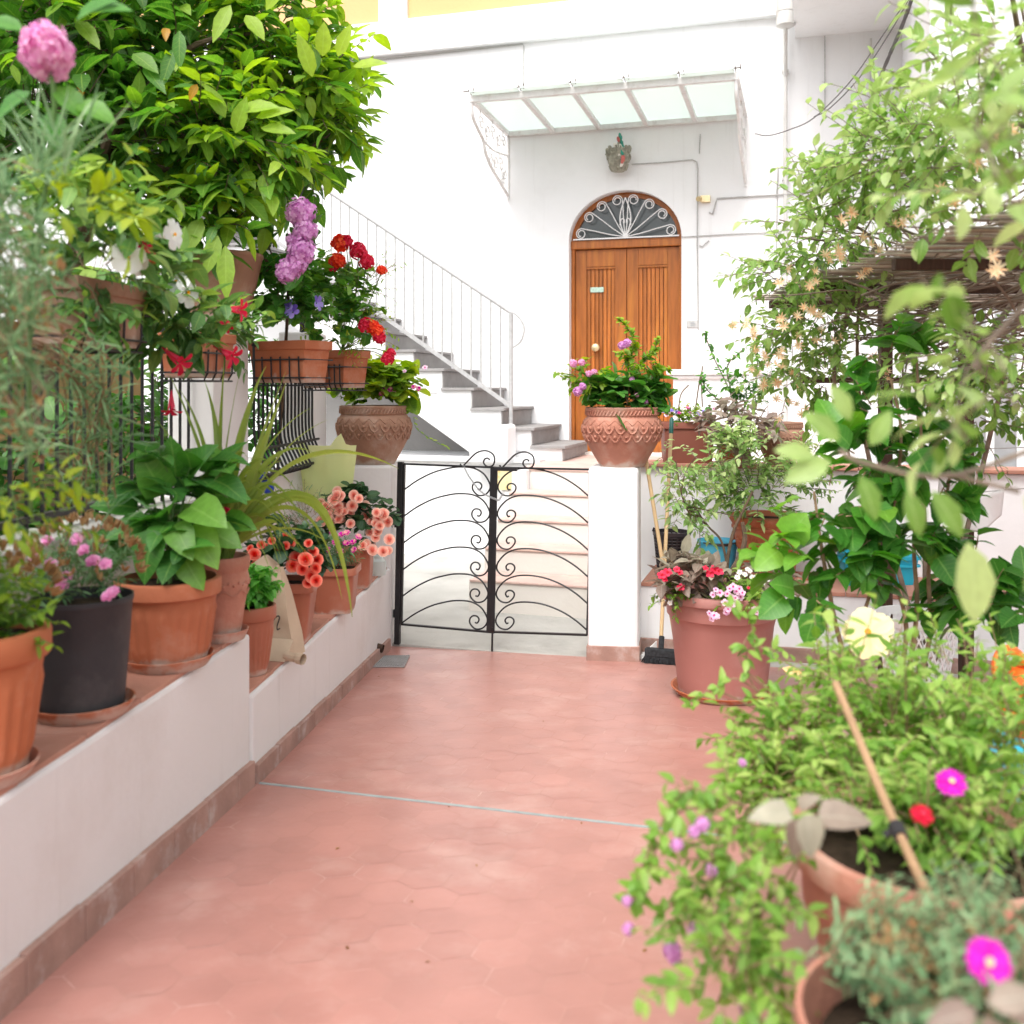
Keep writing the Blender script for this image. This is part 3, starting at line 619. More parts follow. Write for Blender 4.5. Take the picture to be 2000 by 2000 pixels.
hang([(1710, 178), (1716, 160), (1728, 130), (1745, 90), (1762, 50), (1780, 0), (1800, -70)], .05, 1.7, .007, M['dark_cable'], 4)
hang([(1652, 205), (1680, 211), (1697, 200), (1702, 175)], .02, .03, .012, M['pipe'])
q = Fp(1371, 388, .05); s_ = sd(q)[0]
g = MB(); g.tube([W(s_, .0, q.z), W(s_, .06, q.z)], .03, 14); g.fbox(s_ - .005, s_ + .075, .0, .05, q.z - .032, q.z + .03); g.tube([W(s_ - .02, .06, q.z), W(s_ - .03, .10, q.z - .01)], .024, 14)
tag(g.build('wall_sensor', M['brass'], None, smooth=True), 'small cream outdoor wall sensor right of the arched door', 'wall sensor')
q = Fp(1353, 633, .01); s_ = sd(q)[0]
g = MB(); g.fbox(s_ - .058, s_ + .058, 0, .012, q.z - .034, q.z + .034)
dp = g.build('doorbell_plate', M['grey_plate'], None, bevel=.004); tag(dp, 'grey metal doorbell plate on white wall right of the wooden door', 'doorbell')
g = MB(); g.fbox(s_ - .02, s_ + .02, .012, .016, q.z + .004, q.z + .016); g.fbox(s_ - .02, s_ + .02, .012, .016, q.z - .016, q.z - .006); g.build('button', M['grey_metal'], dp, o3=Vector((0, 0, 0)))
bs0 = Fs(1553); bz = Fp(1553, 75).z; bs1 = Fs(1757)
g = MB(); g.fbox(bs0, bs1 + .6, .0, 1.25, bz, bz + .28); g.build('balcony', M['plaster'], house)
# side wing on the right: its front faces the terrace
wd_ = 2.45; ws = bs1 + .02
wing = thing('side_wing', 'white side wing of the courtyard, behind the vine on the right', 'building', W(ws + 1, wd_, 0))
g = MB(); g.fbox(ws, ws + 5, .004, wd_, -.1, 9); g.build('wall', M['plaster'], wing)
for px in (1842, 1925, 1985):
    p = Fp(px, 1000, wd_ + .01); s_ = sd(p)[0]; g = MB(); g.fbox(s_, s_ + .05, wd_, wd_ + .03, .1, 2.2); g.build('door_post', M['white_iron'], wing)
p = Fp(1850, 1000, wd_); p2 = Fp(1985, 1000, wd_); g = MB(); g.fbox(sd(p)[0] + .03, sd(p2)[0], wd_ + .001, wd_ + .012, .1, 2.15); g.build('shutter', M['grey_metal'], wing)

# ---------------------------------------------------------------- outside staircase up to the first floor
st = thing('outside_staircase', 'grey stone outside staircase climbing left along the white house', 'staircase', W(-1.5, .6, .92))
zk = [1.055, 1.215, 1.39, 1.575] + [1.575 + .178 * k for k in range(1, 12)]
sk = [-.386, -.672, -.958, -1.244] + [-1.244 - .286 * k for k in range(1, 12)]
for k in range(14):
    z0 = .92 if k == 0 else zk[k - 1]; g = MB(); d1 = 1.0
    g.fbox(sk[k] - .33, sk[k], .003, d1, max(.92, z0 - .05), zk[k] - .028, .3)
    so = g.build('step', M['plaster'], st)
    g = MB(); g.fbox(sk[k] - .002, sk[k] + .012, .004, d1 + .001, z0 + .002, zk[k] - .029); g.fbox(sk[k] - .29, sk[k] + .035, .002, d1 + .03, zk[k] - .027, zk[k])
    g.build('tread', M['stone'], so, bevel=.004)
g = MB(); o = [(sk[0] - .30, .93)] + [(sk[k] - .3, (zk[k - 1] if k else .92) - .12) for k in range(0, 14)]
poly = [W(sk[0] - .05, .985, .925)] + [W(sk[k] - .286, .985, zk[k] - .04) for k in range(0, 14)] + [W(sk[13] - .2, .985, .95 + .66 * (-1.15 - sk[13] + .2)), W(-1.15, .985, .925)]
g.extrude(poly, -N * .98); g.build('stair_flank', M['plaster'], st)
g = MB(); a, b = W(-1.15, 1.03, .915), W(sk[13] - .2, 1.03, .915 + .66 * (-1.15 - sk[13] + .2)); e = Vector((0, 0, .22))
g.hexa([a, b, b - N * 1.02, a - N * 1.02, a + e, b + e, b + e - N * .05, a + e - N * .05]); g.build('stringer', M['plaster'], st, bevel=.01)
rail = MB(); dr = .94
A, B = Fp(997, 793, dr), Fp(733, 607, dr); dv = (B - A); B = A + dv * 1.9
rail.hexa([A + N * .006 - Vector((0, 0, .022)), B + N * .006 - Vector((0, 0, .022)), B - N * .006 - Vector((0, 0, .022)), A - N * .006 - Vector((0, 0, .022)), A + N * .006 + Vector((0, 0, .022)), B + N * .006 + Vector((0, 0, .022)), B - N * .006 + Vector((0, 0, .022)), A - N * .006 + Vector((0, 0, .022))])
A2_, B2_ = Fp(997, 610, dr), Fp(628, 365, dr); B2_ = A2_ + (B2_ - A2_) * 1.4
rail.tube([A2_, B2_], .017, 8); rail.tube([Fp(998, 610, dr), Fp(998, 840, dr)], .019, 8)
rail.tube(smooth_path([Fp(x, y, dr) for x, y in ((996, 609), (1010, 616), (1022, 634), (1023, 650), (1016, 668), (998, 681))], 5), .009, 6)
ro = rail.build('railing', M['rail_iron'], st, smooth=True)
for k in range(26):
    s_ = sd(A)[0] - .095 * (k + 1); f = (s_ - sd(A)[0]) / (sd(B)[0] - sd(A)[0]); f2 = (s_ - sd(A2_)[0]) / (sd(B2_)[0] - sd(A2_)[0])
    if f2 > 1: break
    g = MB(); g.tube([W(s_, dr, (A + (B - A) * f).z), W(s_, dr, (A2_ + (B2_ - A2_) * f2).z)], .0085, 5); g.build('baluster', M['rail_iron'], ro)
g = MB(); p0 = Fp(919, 905, 1.30); s0_, z0_ = sd(p0)[0], .93; s1_ = Fs(994, 1.30)
poly = [W(s0_, 1.36, .90)] + [W(s0_ + x * (s1_ - s0_), 1.36, z) for x, z in ((.0, 1.02), (.06, 1.12), (.22, 1.20), (.5, 1.235), (.85, 1.25), (1, 1.25))] + [W(s1_, 1.36, .90)]
g.extrude(poly, -N * .30); g.build('curved_newel', M['plaster'], st, bevel=.03, smooth=True)
g = MB(); g.extrude([W(sk[2] - .1, .03, .925), W(-3.4, .03, .925), W(-3.4, .03, 2.3), W(-2.3, .03, 1.9), W(sk[2] - .1, .03, 1.1)], -N * .025); g.build('recess_shade_panel', M['recess_shade_grey'], st)  # grey panel on the house wall paints the shade under the flight
# landing, low wall under the stair and the five steps down to the yard
ld = thing('landing', 'tiled landing before the door on a white wall', 'landing', W(0, 1, 0))
g = MB(); g.fbox(-5, -.52, .0, 1.12, -.1, .90); g.fbox(-.52, 2.1, 0, 1.84, -.1, .90); g.build('landing_wall', M['plaster'], ld, bevel=.01)
g = MB(); g.fbox(-.44, .62, 1.838, 1.85, .2, .899); g.build('top_riser', M['cream'], ld)
g = MB(); g.fbox(-5, -.55, 1.0, 1.16, .902, .945); g.build('wall_coping', M['plaster'], ld, bevel=.01)
g = MB(); g.fbox(-.54, 2.1, .02, 1.86, .902, .918); g.build('landing_floor', M['step_tile'], ld)
gs = thing('garden_steps', 'five cream steps with pink tile treads behind the iron gate', 'steps', W(0, 2.5, 0))
dn = [1.86, 2.2, 2.5, 2.8, 3.15]; zn = [.918, .75, .58, .41, .24]
for k in range(1, 5):
    g = MB(); g.fbox(-.53, .62, dn[k - 1] - .02, dn[k] - .012, -.1, zn[k] - .016); so = g.build('step', M['cream'], gs, bevel=.012)
    g = MB(); g.fbox(-.52, .61, dn[k - 1], dn[k], zn[k] - .015, zn[k]); g.build('tread', M['step_tile'], so, bevel=.003)
g = MB(); g.fbox(-.66, -.45, 1.70, 1.95, -.05, .915); g.build('side_post', M['plaster'], gs, bevel=.012)
q = Fp(984, 938, 1.97); g = MB(); s_ = sd(q)[0]; g.fbox(s_ - .06, s_ + .06, 1.951, 1.962, q.z - .08, q.z + .08)
tag(g.build('painted_tile', M['ceramic'], None), 'small yellow painted tile on the white post behind the gate', 'tile')
# low pier with a moulded cap beside the door
pr = thing('landing_parapet', 'low white parapet with moulded cap right of the wooden door', 'parapet', W(.9, 1.0, .92))
pa, pb = Fs(1318, .9), Fs(1500, .9); zc = Fp(1390, 722, .9).z
g = MB(); g.fbox(pa, pb, .78, 1.02, .921, zc - .05); g.build('wall', M['plaster'], pr, bevel=.01)
g = MB(); g.fbox(pa - .05, pb + .03, .72, 1.08, zc - .048, zc); g.fbox(pa - .025, pb + .01, .75, 1.05, zc - .08, zc - .049); g.build('coping', M['stone'] if 0 else M['plaster'], pr, bevel=.01)

# ---------------------------------------------------------------- left ledges, wall and railing
def lx1(y): return -.936 + .105 * (y - 3.65)
def lx2(y): return -.93 + .073 * (y - 3.63)
def bx(y): return -1.36 + .09 * (y - 3.63)
l1 = thing('tall_ledge', 'tall near white ledge with brick-red tile top, nearest the camera', 'ledge', (lx1(2), 2, floor_z(2)))
g = MB(); g.prism([(bx(-1.5) - .1, -1.5), (lx1(-1.5), -1.5), (lx1(3.66), 3.66), (bx(3.66) - .1, 3.66)], lambda x, y: floor_z(y) - .1, .700); g.build('ledge_wall', M['ledge'], l1, bevel=.012)
g = MB()
for k in range(18):
    y0, y1 = -1.5 + .29 * k, -1.5 + .29 * (k + 1) - .004; y1 = min(y1, 3.645)
    if y0 < 3.6: g.prism([(bx(y0), y0), (lx1(y0) - .013 + ru(-.003, .003), y0), (lx1(y1) - .013 + ru(-.003, .003), y1), (bx(y1), y1)], .690, .713, ru(0, 1))
g.build('tile_top', M['cap'], l1, bevel=.003)
g = MB()
for k in range(22):
    y0, y1 = -1.5 + .25 * k, min(-1.5 + .25 * (k + 1) - .003, 3.66); zz = ru(-.004, .004)
    if y0 < 3.6: g.prism([(lx1(y0) - .02, y0), (lx1(y0) + .018, y0), (lx1(y1) + .018, y1), (lx1(y1) - .02, y1)], lambda x, y: floor_z(y) - .02, lambda x, y: floor_z(y) + .092 + zz, ru(0, 1))
g.build('skirting', M['skirting'], l1, bevel=.004)
l2 = thing('low_ledge', 'lower white ledge with tile top running up to the iron gate', 'ledge', (lx2(5), 5, 0))
g = MB(); g.prism([(bx(3.66) - .1, 3.664), (lx2(3.66), 3.664), (lx2(6.24), 6.24), (bx(6.24) - .1, 6.24)], lambda x, y: floor_z(y) - .1, .477); g.build('ledge_wall', M['ledge'], l2, bevel=.012)
g = MB()
for k in range(9):
    y0, y1 = 3.67 + .29 * k, min(3.67 + .29 * (k + 1) - .004, 6.2)
    if y0 < 6.15: g.prism([(bx(y0), y0), (lx2(y0) - .016 + ru(-.005, .005), y0), (lx2(y1) - .016 + ru(-.005, .005), y1), (bx(y1), y1)], .467, .490, ru(0, 1))
g.build('tile_top', M['cap'], l2, bevel=.003)
g = MB()
for k in range(11):
    y0, y1 = 3.68 + .25 * k, min(3.68 + .25 * (k + 1) - .003, 6.16); zz = ru(-.004, .004)
    if y0 < 6.1: g.prism([(lx2(y0) - .02, y0), (lx2(y0) + .018, y0), (lx2(y1) + .018, y1), (lx2(y1) - .02, y1)], lambda x, y: floor_z(y) - .02, lambda x, y: floor_z(y) + .07 + zz, ru(0, 1))
g.build('skirting', M['skirting'], l2, bevel=.004)
gw = thing('garden_wall', 'white garden wall with barred openings behind the left flower pots', 'wall', (bx(4), 4, .5))
def wallseg(g, y0, y1, z0, z1, th=.2): g.prism([(bx(y0) - th, y0), (bx(y0), y0), (bx(y1), y1), (bx(y1) - th, y1)], z0, z1)
g = MB(); wallseg(g, 4.30, 6.22, .2, 1.12); wallseg(g, 4.42, 4.86, 1.121, 1.86); wallseg(g, 5.93, 6.22, 1.121, 1.90); wallseg(g, -1.5, 1.7, 1.121, 1.86)
g.build('wall', M['ledge'], gw, bevel=.01)
g = MB(); wallseg(g, -1.5, 4.298, .2, 1.118); g.build('grey_wall', M['concrete'], gw, bevel=.01)  # near low stretch, in a greyer colour than the rest
g = MB()
for y0, y1 in ((1.7, 4.42),):
    for zz in (1.16, 1.80): g.prism([(bx(y0) - .11, y0), (bx(y0) - .08, y0), (bx(y1) - .08, y1), (bx(y1) - .11, y1)], zz, zz + .02)
    k = 0
    while y0 + .05 + .088 * k < y1:
        y = y0 + .05 + .088 * k; k += 1; g.tube([(bx(y) - .095, y, 1.12), (bx(y) - .095, y, 1.93)], .0065, 6)
g.build('bar_railing', M['iron'], gw)
g = MB(); k = 0
while 4.90 + .065 * k < 5.92:
    y = 4.90 + .065 * k; k += 1
    g.tube(smooth_path([(bx(y) + .01, y, 1.80), (bx(y) + .012, y, 1.55), (bx(y) + .016, y, 1.32), (bx(y) + .06, y, 1.20), (bx(y) + .075, y, 1.15), (bx(y) - .0, y, 1.125)], 4), .0065, 5)
for o_, zz in ((.012, 1.78), (.03, 1.28), (.075, 1.16)): g.tube([(bx(4.88) + o_, 4.88, zz), (bx(5.94) + o_, 5.94, zz)], .008, 6)
g.build('window_grille', M['iron'], gw)
gp = thing('gate_wall_end', 'white wall end left of the iron gate carrying the patterned pot', 'pillar', (-.95, 6.4, 0))
g = MB(); g.prism([(-1.36, 6.243), (-.735, 6.243), (-.700, 6.56), (-1.36, 6.60)], -.05, 1.10); g.build('pillar', M['ledge'], gp, bevel=.015)
# neighbour's side: shaded ochre wall behind the bars
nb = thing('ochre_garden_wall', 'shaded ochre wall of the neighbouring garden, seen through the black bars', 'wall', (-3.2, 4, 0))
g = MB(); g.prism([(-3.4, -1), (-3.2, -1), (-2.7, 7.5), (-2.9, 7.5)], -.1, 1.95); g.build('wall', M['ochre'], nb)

# ---------------------------------------------------------------- right side: gate pillar, ledge and retaining wall
pp = thing('gate_pillar', 'square white plastered pillar right of the iron gate', 'pillar', (.58, 5.95, 0))
fl0, fr0 = Vector((.432, 5.84, 0)), Vector((.716, 5.80, 0)); bk = Vector((.06, .36, 0))
q4 = [(fl0.x, fl0.y), (fr0.x, fr0.y), (fr0.x + bk.x, fr0.y + bk.y), (fl0.x + bk.x, fl0.y + bk.y)]
g = MB(); g.prism(q4, -.05, 1.118); g.build('pillar', M['plaster'], pp, bevel=.022)
cx, cy = sum(x for x, y in q4) / 4, sum(y for x, y in q4) / 4
g = MB(); g.prism([(cx + (x - cx) * 1.05, cy + (y - cy) * 1.05) for x, y in q4], -.04, lambda x, y: floor_z(y) + .085); g.build('skirting', M['skirting'], pp, bevel=.004)
UR = Vector((.963, -.27, 0)).normalized(); NR = Vector((-.27, -.963, 0)).normalized(); R0 = Vector((.76, 6.10, 0))
def rb(g, a0, a1, b0, b1, z0, z1, tint=.5):             # a along the ledge to the right, b away from the terrace
    c = [R0 + UR * a0 - NR * b0, R0 + UR * a1 - NR * b0, R0 + UR * a1 - NR * b1, R0 + UR * a0 - NR * b1]
    return g.hexa([(*p.xy, z0) for p in c] + [(*p.xy, z1) for p in c], tint)
rl = thing('right_ledge', 'low white ledge with tile top right of the gate pillar', 'ledge', R0 + UR)
g = MB(); rb(g, .0, 2.6, 0, .62, -.1, .405); g.build('ledge_wall', M['plaster'], rl, bevel=.012)
g = MB()
for k in range(9): rb(g, .01 + .29 * k, .01 + .29 * (k + 1) - .004, -.012, .615, .398, .42, ru(0, 1))
g.build('tile_top', M['cap'], rl, bevel=.003)
g = MB(); rb(g, .0, 2.6, -.018, .02, -.1, .09); g.build('skirting', M['skirting'], rl, bevel=.004)
rw = thing('retaining_wall', 'white retaining wall with red tile coping behind the right ledge', 'wall', R0 + UR - NR * .7)
g = MB(); rb(g, -.14, 2.6, .622, .86, -.1, 1.06); g.build('wall', M['plaster'], rw, bevel=.012)
g = MB()
for k in range(10): rb(g, -.13 + .28 * k, -.13 + .28 * (k + 1) - .004, .585, .90, 1.062, 1.085, ru(0, 1))
g.build('coping', M['cap'], rw, bevel=.004)

# ---------------------------------------------------------------- the iron gate
gt = thing('iron_gate', 'black wrought iron double gate with rows of scrolls', 'gate', (-.1, 6.1, 0))
def bar(g, p, q, w_=.014, th=.014):
    p, q = Vector(p), Vector(q); d = (q - p).normalized(); a = GN * th / 2; b = d.cross(GN).normalized() * w_ / 2
    g.hexa([p - a - b, p + a - b, p + a + b, p - a + b, q - a - b, q + a - b, q + a + b, q - a + b])
g = MB(); bar(g, Gp(783, 902), Gp(776, 1258), .034, .034); bar(g, Gp(778, 1010, -.02), Gp(778, 1030, -.02), .044, .03); bar(g, Gp(776, 1190, -.02), Gp(776, 1206, -.02), .044, .03); g.build('gate_post', M['iron'], gt, bevel=.003)
Zp = lambda x, y: (700 + x / 3.22, 850 + y / 3.22)
ROW_L = [(285, 345), (370, 285), (470, 235), (560, 210), (630, 200), (720, 206), (785, 240), (822, 295), (828, 335), (800, 372), (755, 378), (722, 348), (718, 318), (735, 297), (762, 298), (776, 318), (766, 340), (750, 338)]
ROW_R = [(1455, 390), (1380, 325), (1290, 268), (1190, 228), (1100, 211), (1010, 212), (940, 238), (890, 290), (878, 335), (905, 372), (950, 380), (985, 350), (990, 322), (972, 305), (948, 307), (936, 325), (945, 344), (956, 340)]
for side, rows, xs in ((0, ROW_L, (788, 961)), (1, ROW_R, (966, 1153))):
    g = MB()
    if side == 0:
        bar(g, Gp(790, 906), Gp(967, 913), .011, .02); bar(g, Gp(784, 1219), Gp(966, 1235), .011, .02); bar(g, Gp(963, 912), Gp(955, 1235), .027, .022); bar(g, Gp(790, 906), Gp(784, 1219), .011, .02)
    else:
        bar(g, Gp(964, 913, .01), Gp(1155, 917), .011, .02); bar(g, Gp(966, 1234), Gp(1147, 1240), .011, .02); bar(g, Gp(1155, 915), Gp(1147, 1240), .011, .02); bar(g, Gp(968, 914, .014), Gp(962, 1233, .014), .024, .012); bar(g, Gp(965, 916, .03), Gp(1010, 917, .03), .02, .02)
    lf = g.build('gate_leaf', M['iron'], gt)
    for k in range(6):
        g = MB(); y = k * 168; dx_ = -k * (3.5 if side == 0 else 2.6)
        g.tube(smooth_path([Gp(*Zp(x + dx_, yy + y)) for x, yy in rows], 4), .0052, 6); g.build('scroll', M['iron'], lf, smooth=True)
    g = MB(); o_ = (0, 0) if side == 0 else (248, 8)
    g.tube(smooth_path([Gp(*Zp(x + o_[0], y + o_[1])) for x, y in ((640, 180), (648, 192), (662, 190), (700, 150), (745, 110), (800, 97), (845, 118), (857, 155), (845, 190), (812, 197), (788, 175), (795, 150), (815, 145), (826, 157))], 4), .0052, 6); g.build('top_scroll', M['iron'], lf, smooth=True)
g = MB()
cp = smooth_path([Gp(*Zp(x, y), .03) for x, y in ((662, 195), (690, 250), (720, 295), (760, 345), (810, 380), (860, 402), (884, 405), (912, 364))], 5)
for i, p in enumerate(cp[:-1]):
    d = (cp[i + 1] - p); a = GN if i % 2 else d.cross(GN).normalized(); c = (p + cp[i + 1]) / 2; d = d.normalized()
    g.tube([c + d * math.cos(t) * .013 + a * math.sin(t) * .005 for t in np.linspace(0, 6.283, 11)], .0013, 4)
g.build('chain', M['grey_metal'], gt)
g = MB(); bar(g, Gp(962, 1225, .02), Gp(961, 1272, .02), .01, .01); g.build('drop_bolt', M['iron'], gt)
# drain grate and wall outlet near the gate
g = MB(); c4 = [G(*p) for p in ((747, 1283), (800, 1282), (789, 1304), (723, 1304))]
for k in range(14):
    f = k / 13; a, b = c4[0].lerp(c4[1], f), c4[3].lerp(c4[2], f); e = Vector((0, 0, .006)); g.tube([a + e, b + e], .0032, 4)
for k in range(9):
    f = k / 8; a, b = c4[0].lerp(c4[3], f), c4[1].lerp(c4[2], f); e = Vector((0, 0, .005)); g.tube([a + e, b + e], .0035, 4)
g.prism([(p.x, p.y) for p in c4], lambda x, y: floor_z(y) + .0005, lambda x, y: floor_z(y) + .0022)
tag(g.build('drain_grate', M['stone']), 'small grey metal drain grate on the red floor by the gate', 'drain grate')
g = MB(); q = P(739, 1263, 5.86); q.x = lx2(5.86) - .02; g.tube([q, q + Vector((.05, -.01, -.01))], .024, 14, cap=False); g.tube([q, q + Vector((.012, 0, 0))], .022, 12)
tag(g.build('wall_outlet', M['dark_wood'], None, smooth=True), 'dark round drain outlet low in the white ledge near the gate', 'drain outlet')
# ================================================================ pots
def pot(t, kind, c, rt, h, m, rb=None, asp=None, soil=True):
    c = Vector(c); g = MB(); rb = rb or rt * .72; inner = [(rt * .90, h), (rt * .87, h * .93), (rt * .84, h * .86)]
    if kind == 'ribbed':
        pr_ = [(0.001, 0), (rb * .96, 0), (rb, h * .015)] + [(rb + (rt * .90 - rb) * f, h * (.02 + .74 * f)) for f in np.linspace(.02, 1, 12)] + [(rt * .91, h * .79), (rt * .97, h * .80), (rt, h * .82), (rt, h * .96), (rt * .98, h * .99), (rt * .94, h)] + inner
        g.lathe(pr_, c, 96, rib=(48, h * .12, h * .68, rt * .036))
    elif kind == 'nursery':
        g.lathe([(.001, 0), (rb * .97, 0), (rb, h * .02), (rb * 1.01, h * .09), (rb + (rt - rb) * .5, h * .5), (rt * .985, h * .93), (rt, h * .94), (rt * 1.015, h * .97), (rt * 1.01, h), (rt * .97, h), (rt * .95, h * .9), (rt * .93, h * .84)], c, 48)
    elif kind == 'urn':
        k = [(.001, 0), (.55, 0), (.57, .02), (.66, .12), (.80, .28), (.93, .45), (.995, .60), (1.0, .68), (.97, .77), (.90, .83), (.88, .845), (.90, .86), (.90, .93), (.92, .95), (.93, .99), (.90, 1.0), (.80, 1.0), (.77, .94), (.76, .88)]
        g.lathe([(a * rt, b * h) for a, b in k], c, 56)
        def rad(f):
            for (a, b), (a2, b2) in zip(k, k[1:]):
                if b <= f <= b2 and b2 > b: return rt * (a + (a2 - a) * (f - b) / (b2 - b))
            return rt
        n = 22                                          # two rows of scallops pressed into the shoulder
        for row, (f0, f1) in enumerate(((.56, .43), (.70, .57))):
            for i in range(n):
                p = []
                for q in np.linspace(0, 1, 7):
                    th = 2 * math.pi * (i + (row * .5) + q) / n; f = f0 + (f1 - f0) * math.sin(math.pi * q) ** .7; r = rad(f) + rt * .012
                    p.append(c + Vector((math.cos(th) * r, math.sin(th) * r, f * h)))
                g.tube(p, rt * .026, 5); th = 2 * math.pi * (i + row * .5 + .5) / n; f = f0 - .045; r = rad(f)
                g.ball(c + Vector((math.cos(th) * r, math.sin(th) * r, f * h)), rt * .045, 8, 5)
        for i in range(n):                              # zigzag above
            p = [c + Vector((math.cos(th) * (rad(f) + rt * .008), math.sin(th) * (rad(f) + rt * .008), f * h)) for th, f in ((2 * math.pi * (i + q) / n, .71 + .08 * (1 - abs(2 * q - 1))) for q in (0, .5, 1))]
            g.tube(p, rt * .016, 4)
        for i in range(60):                             # rope edge
            th = 2 * math.pi * i / 60; r = rt * .915
            g.tube([c + Vector((math.cos(th) * r, math.sin(th) * r, h * .87)), c + Vector((math.cos(th + .07) * r, math.sin(th + .07) * r, h * .945))], rt * .022, 5)
        inner = [(rt * .76, 0)]
    elif kind == 'vase':
        g.lathe([(.001, 0), (rb, 0), (rb * 1.02, h * .03), (rb + (rt - rb) * .45, h * .35), (rt * .93, h * .6), (rt * .98, h * .72), (rt * .93, h * .80), (rt * .95, h * .83), (rt * 1.0, h * .86), (rt, h * .97), (rt * .97, h), (rt * .86, h), (rt * .83, h * .9)], c, 48)
        for i in range(30):
            th = 2 * math.pi * i / 30; r = rt * .97
            g.ball(c + Vector((math.cos(th) * r, math.sin(th) * r, h * (.66 + .03 * (i % 2)))), rt * .06, 7, 4)
        g.tube([c + Vector((math.cos(th) * rt * .965, math.sin(th) * rt * .965, h * (.56 + .03 * math.sin(th * 9)))) for th in np.linspace(0, 6.283, 80)], rt * .02, 5)
    elif kind == 'banded':
        g.lathe([(.001, 0), (rb, 0), (rb * 1.02, h * .02), (rb + (rt * .86 - rb) * .55, h * .42), (rb + (rt * .86 - rb) * .58, h * .44), (rb + (rt * .92 - rb) * .58, h * .46), (rb + (rt * .92 - rb) * .6, h * .49), (rt * .82, h * .52), (rt * .88, h * .76), (rt * .93, h * .78), (rt * .93, h * .82), (rt * .90, h * .84), (rt * .96, h * .90), (rt, h * .94), (rt, h * .985), (rt * .97, h), (rt * .86, h), (rt * .83, h * .9)], c, 56)
        for i in range(11):                             # pressed leaf sprigs in the band
            th = 2 * math.pi * i / 11
            for q in range(7):
                t2 = th + (q - 3) * .045; r = rt * (.845 + .015 * (q % 2)); g.ball(c + Vector((math.cos(t2) * r, math.sin(t2) * r, h * (.62 + .05 * math.sin(q * 2.1)))), rt * .032, 6, 4)
            t2 = th + .28; r = rb + (rt * .86 - rb) * .30; g.tube(arc(c + Vector((math.cos(t2) * r, math.sin(t2) * r, h * .22)), (-math.sin(t2), math.cos(t2), 0), (0, 0, 1), rt * .07, 0, 6.28, 10), rt * .012, 5) if i % 3 == 0 else None
    elif kind == 'plain':
        g.lathe([(.001, 0), (rb, 0), (rb * 1.01, h * .02), (rb + (rt * .86 - rb) * .8, h * .66), (rt * .865, h * .74), (rt * .90, h * .76), (rt * .915, h * .90), (rt * .99, h * .915), (rt, h * .93), (rt, h * .975), (rt * .985, h), (rt * .90, h), (rt * .87, h * .96), (rt * .85, h * .88)], c, 64)
    elif kind == 'square':
        s_ = asp or True
        g.lathe([(.001, 0), (rb, 0), (rb * 1.01, h * .03), (rb * 1.05, h * .1), (rt * .9, h * .84), (rt, h * .85), (rt, h * .98), (rt * .99, h), (rt * .9, h), (rt * .86, h * .9)], c, 48, sq=s_)
    g.build('pot', m, t, smooth=True, o3=org(t))
    if soil:
        g = MB(); hs = h * .90; r = rt * (.78 if kind == 'urn' else .87); n = 7
        g.lathe([(r, hs), (r * .8, hs + .006), (r * .4, hs + .012), (.001, hs + .01)], c, 28, sq=(asp or True) if kind == 'square' else None); g.build('soil', M['soil'], t, smooth=True)
def saucer(c, r, label, m='terra', h=.035):
    g = MB(); g.lathe([(.001, 0), (r * .84, 0), (r * .86, .003), (r * .98, h * .8), (r, h), (r * .96, h * 1.02), (r * .85, h * .3), (.001, h * .25)], c, 48)
    o = g.build('saucer', M[m], None, smooth=True, o3=Vector(c)); o.location = c; tag(o, label, 'saucer', 'saucers under the pots')
def bush(t, c, rad, n, nl, ln, Ln, Wd, leaf, tint=(.25, .65), shape='ovate', root=None, stem='green_stem', name='foliage', **kw):
    lv, stm = Leaves(), MB(); blob(lv, stm, c, rad, n, nl, ln, Ln, Wd, tint, root, **kw)
    lv.build(name, L[leaf], t, shape); stm.build('plant_stem', M[stem], t); return lv
def scatter_flowers(t, name, key, c, rad, n, size, up=.5, top=True, facing=None):
    c = Vector(c); rad = Vector(rad) if hasattr(rad, '__len__') else Vector((rad,) * 3)
    for i in range(n):
        v = rv()
        if top: v.z = abs(v.z) * 1.1 - .1; v.normalize()
        v = (v + Vector(facing or (0, -.5, 0))).normalized()
        place(name, key, c + Vector((v.x * rad.x, v.y * rad.y, v.z * rad.z)) * ru(.9, 1.08), v + Vector((0, -.15, up)) + rv(.3), size * ru(.75, 1.15), t)
def ribbon(g, a, b, cpt, w0, n=14, tint=.5):
    roll = ru(.35, 1.0)            # a long strap leaf along a bezier, keeled
    a, b, cpt = Vector(a), Vector(b), Vector(cpt); vs = []; ts = []
    for i in range(n + 1):
        t = i / n; p = a * (1 - t) ** 2 + cpt * 2 * t * (1 - t) + b * t * t; d = (a * (t - 1) + cpt * (1 - 2 * t) + b * t)
        s_ = d.cross(Vector((0, 0, 1))); s_ = s_.normalized() if s_.length > 1e-4 else Vector((1, 0, 0)); nn = s_.cross(d).normalized(); s_, nn = s_ * math.cos(roll) + nn * math.sin(roll), nn * math.cos(roll) - s_ * math.sin(roll)
        w_ = w0 * (.55 + .45 * math.sin(math.pi * min(1, t * 1.2 + .1))) * (1 - t ** 3 * .95)
        vs += [p + s_ * w_ / 2 + nn * w_ * .18, p, p - s_ * w_ / 2 + nn * w_ * .18]; ts += [clamp(tint + t * .25)] * 3
    g.add(vs, [(i * 3 + k, i * 3 + k + 1, i * 3 + k + 4, i * 3 + k + 3) for i in range(n) for k in range(2)], ts)

# ================================================================ left ledges, nearest first
Z1, Z2 = .713, .490
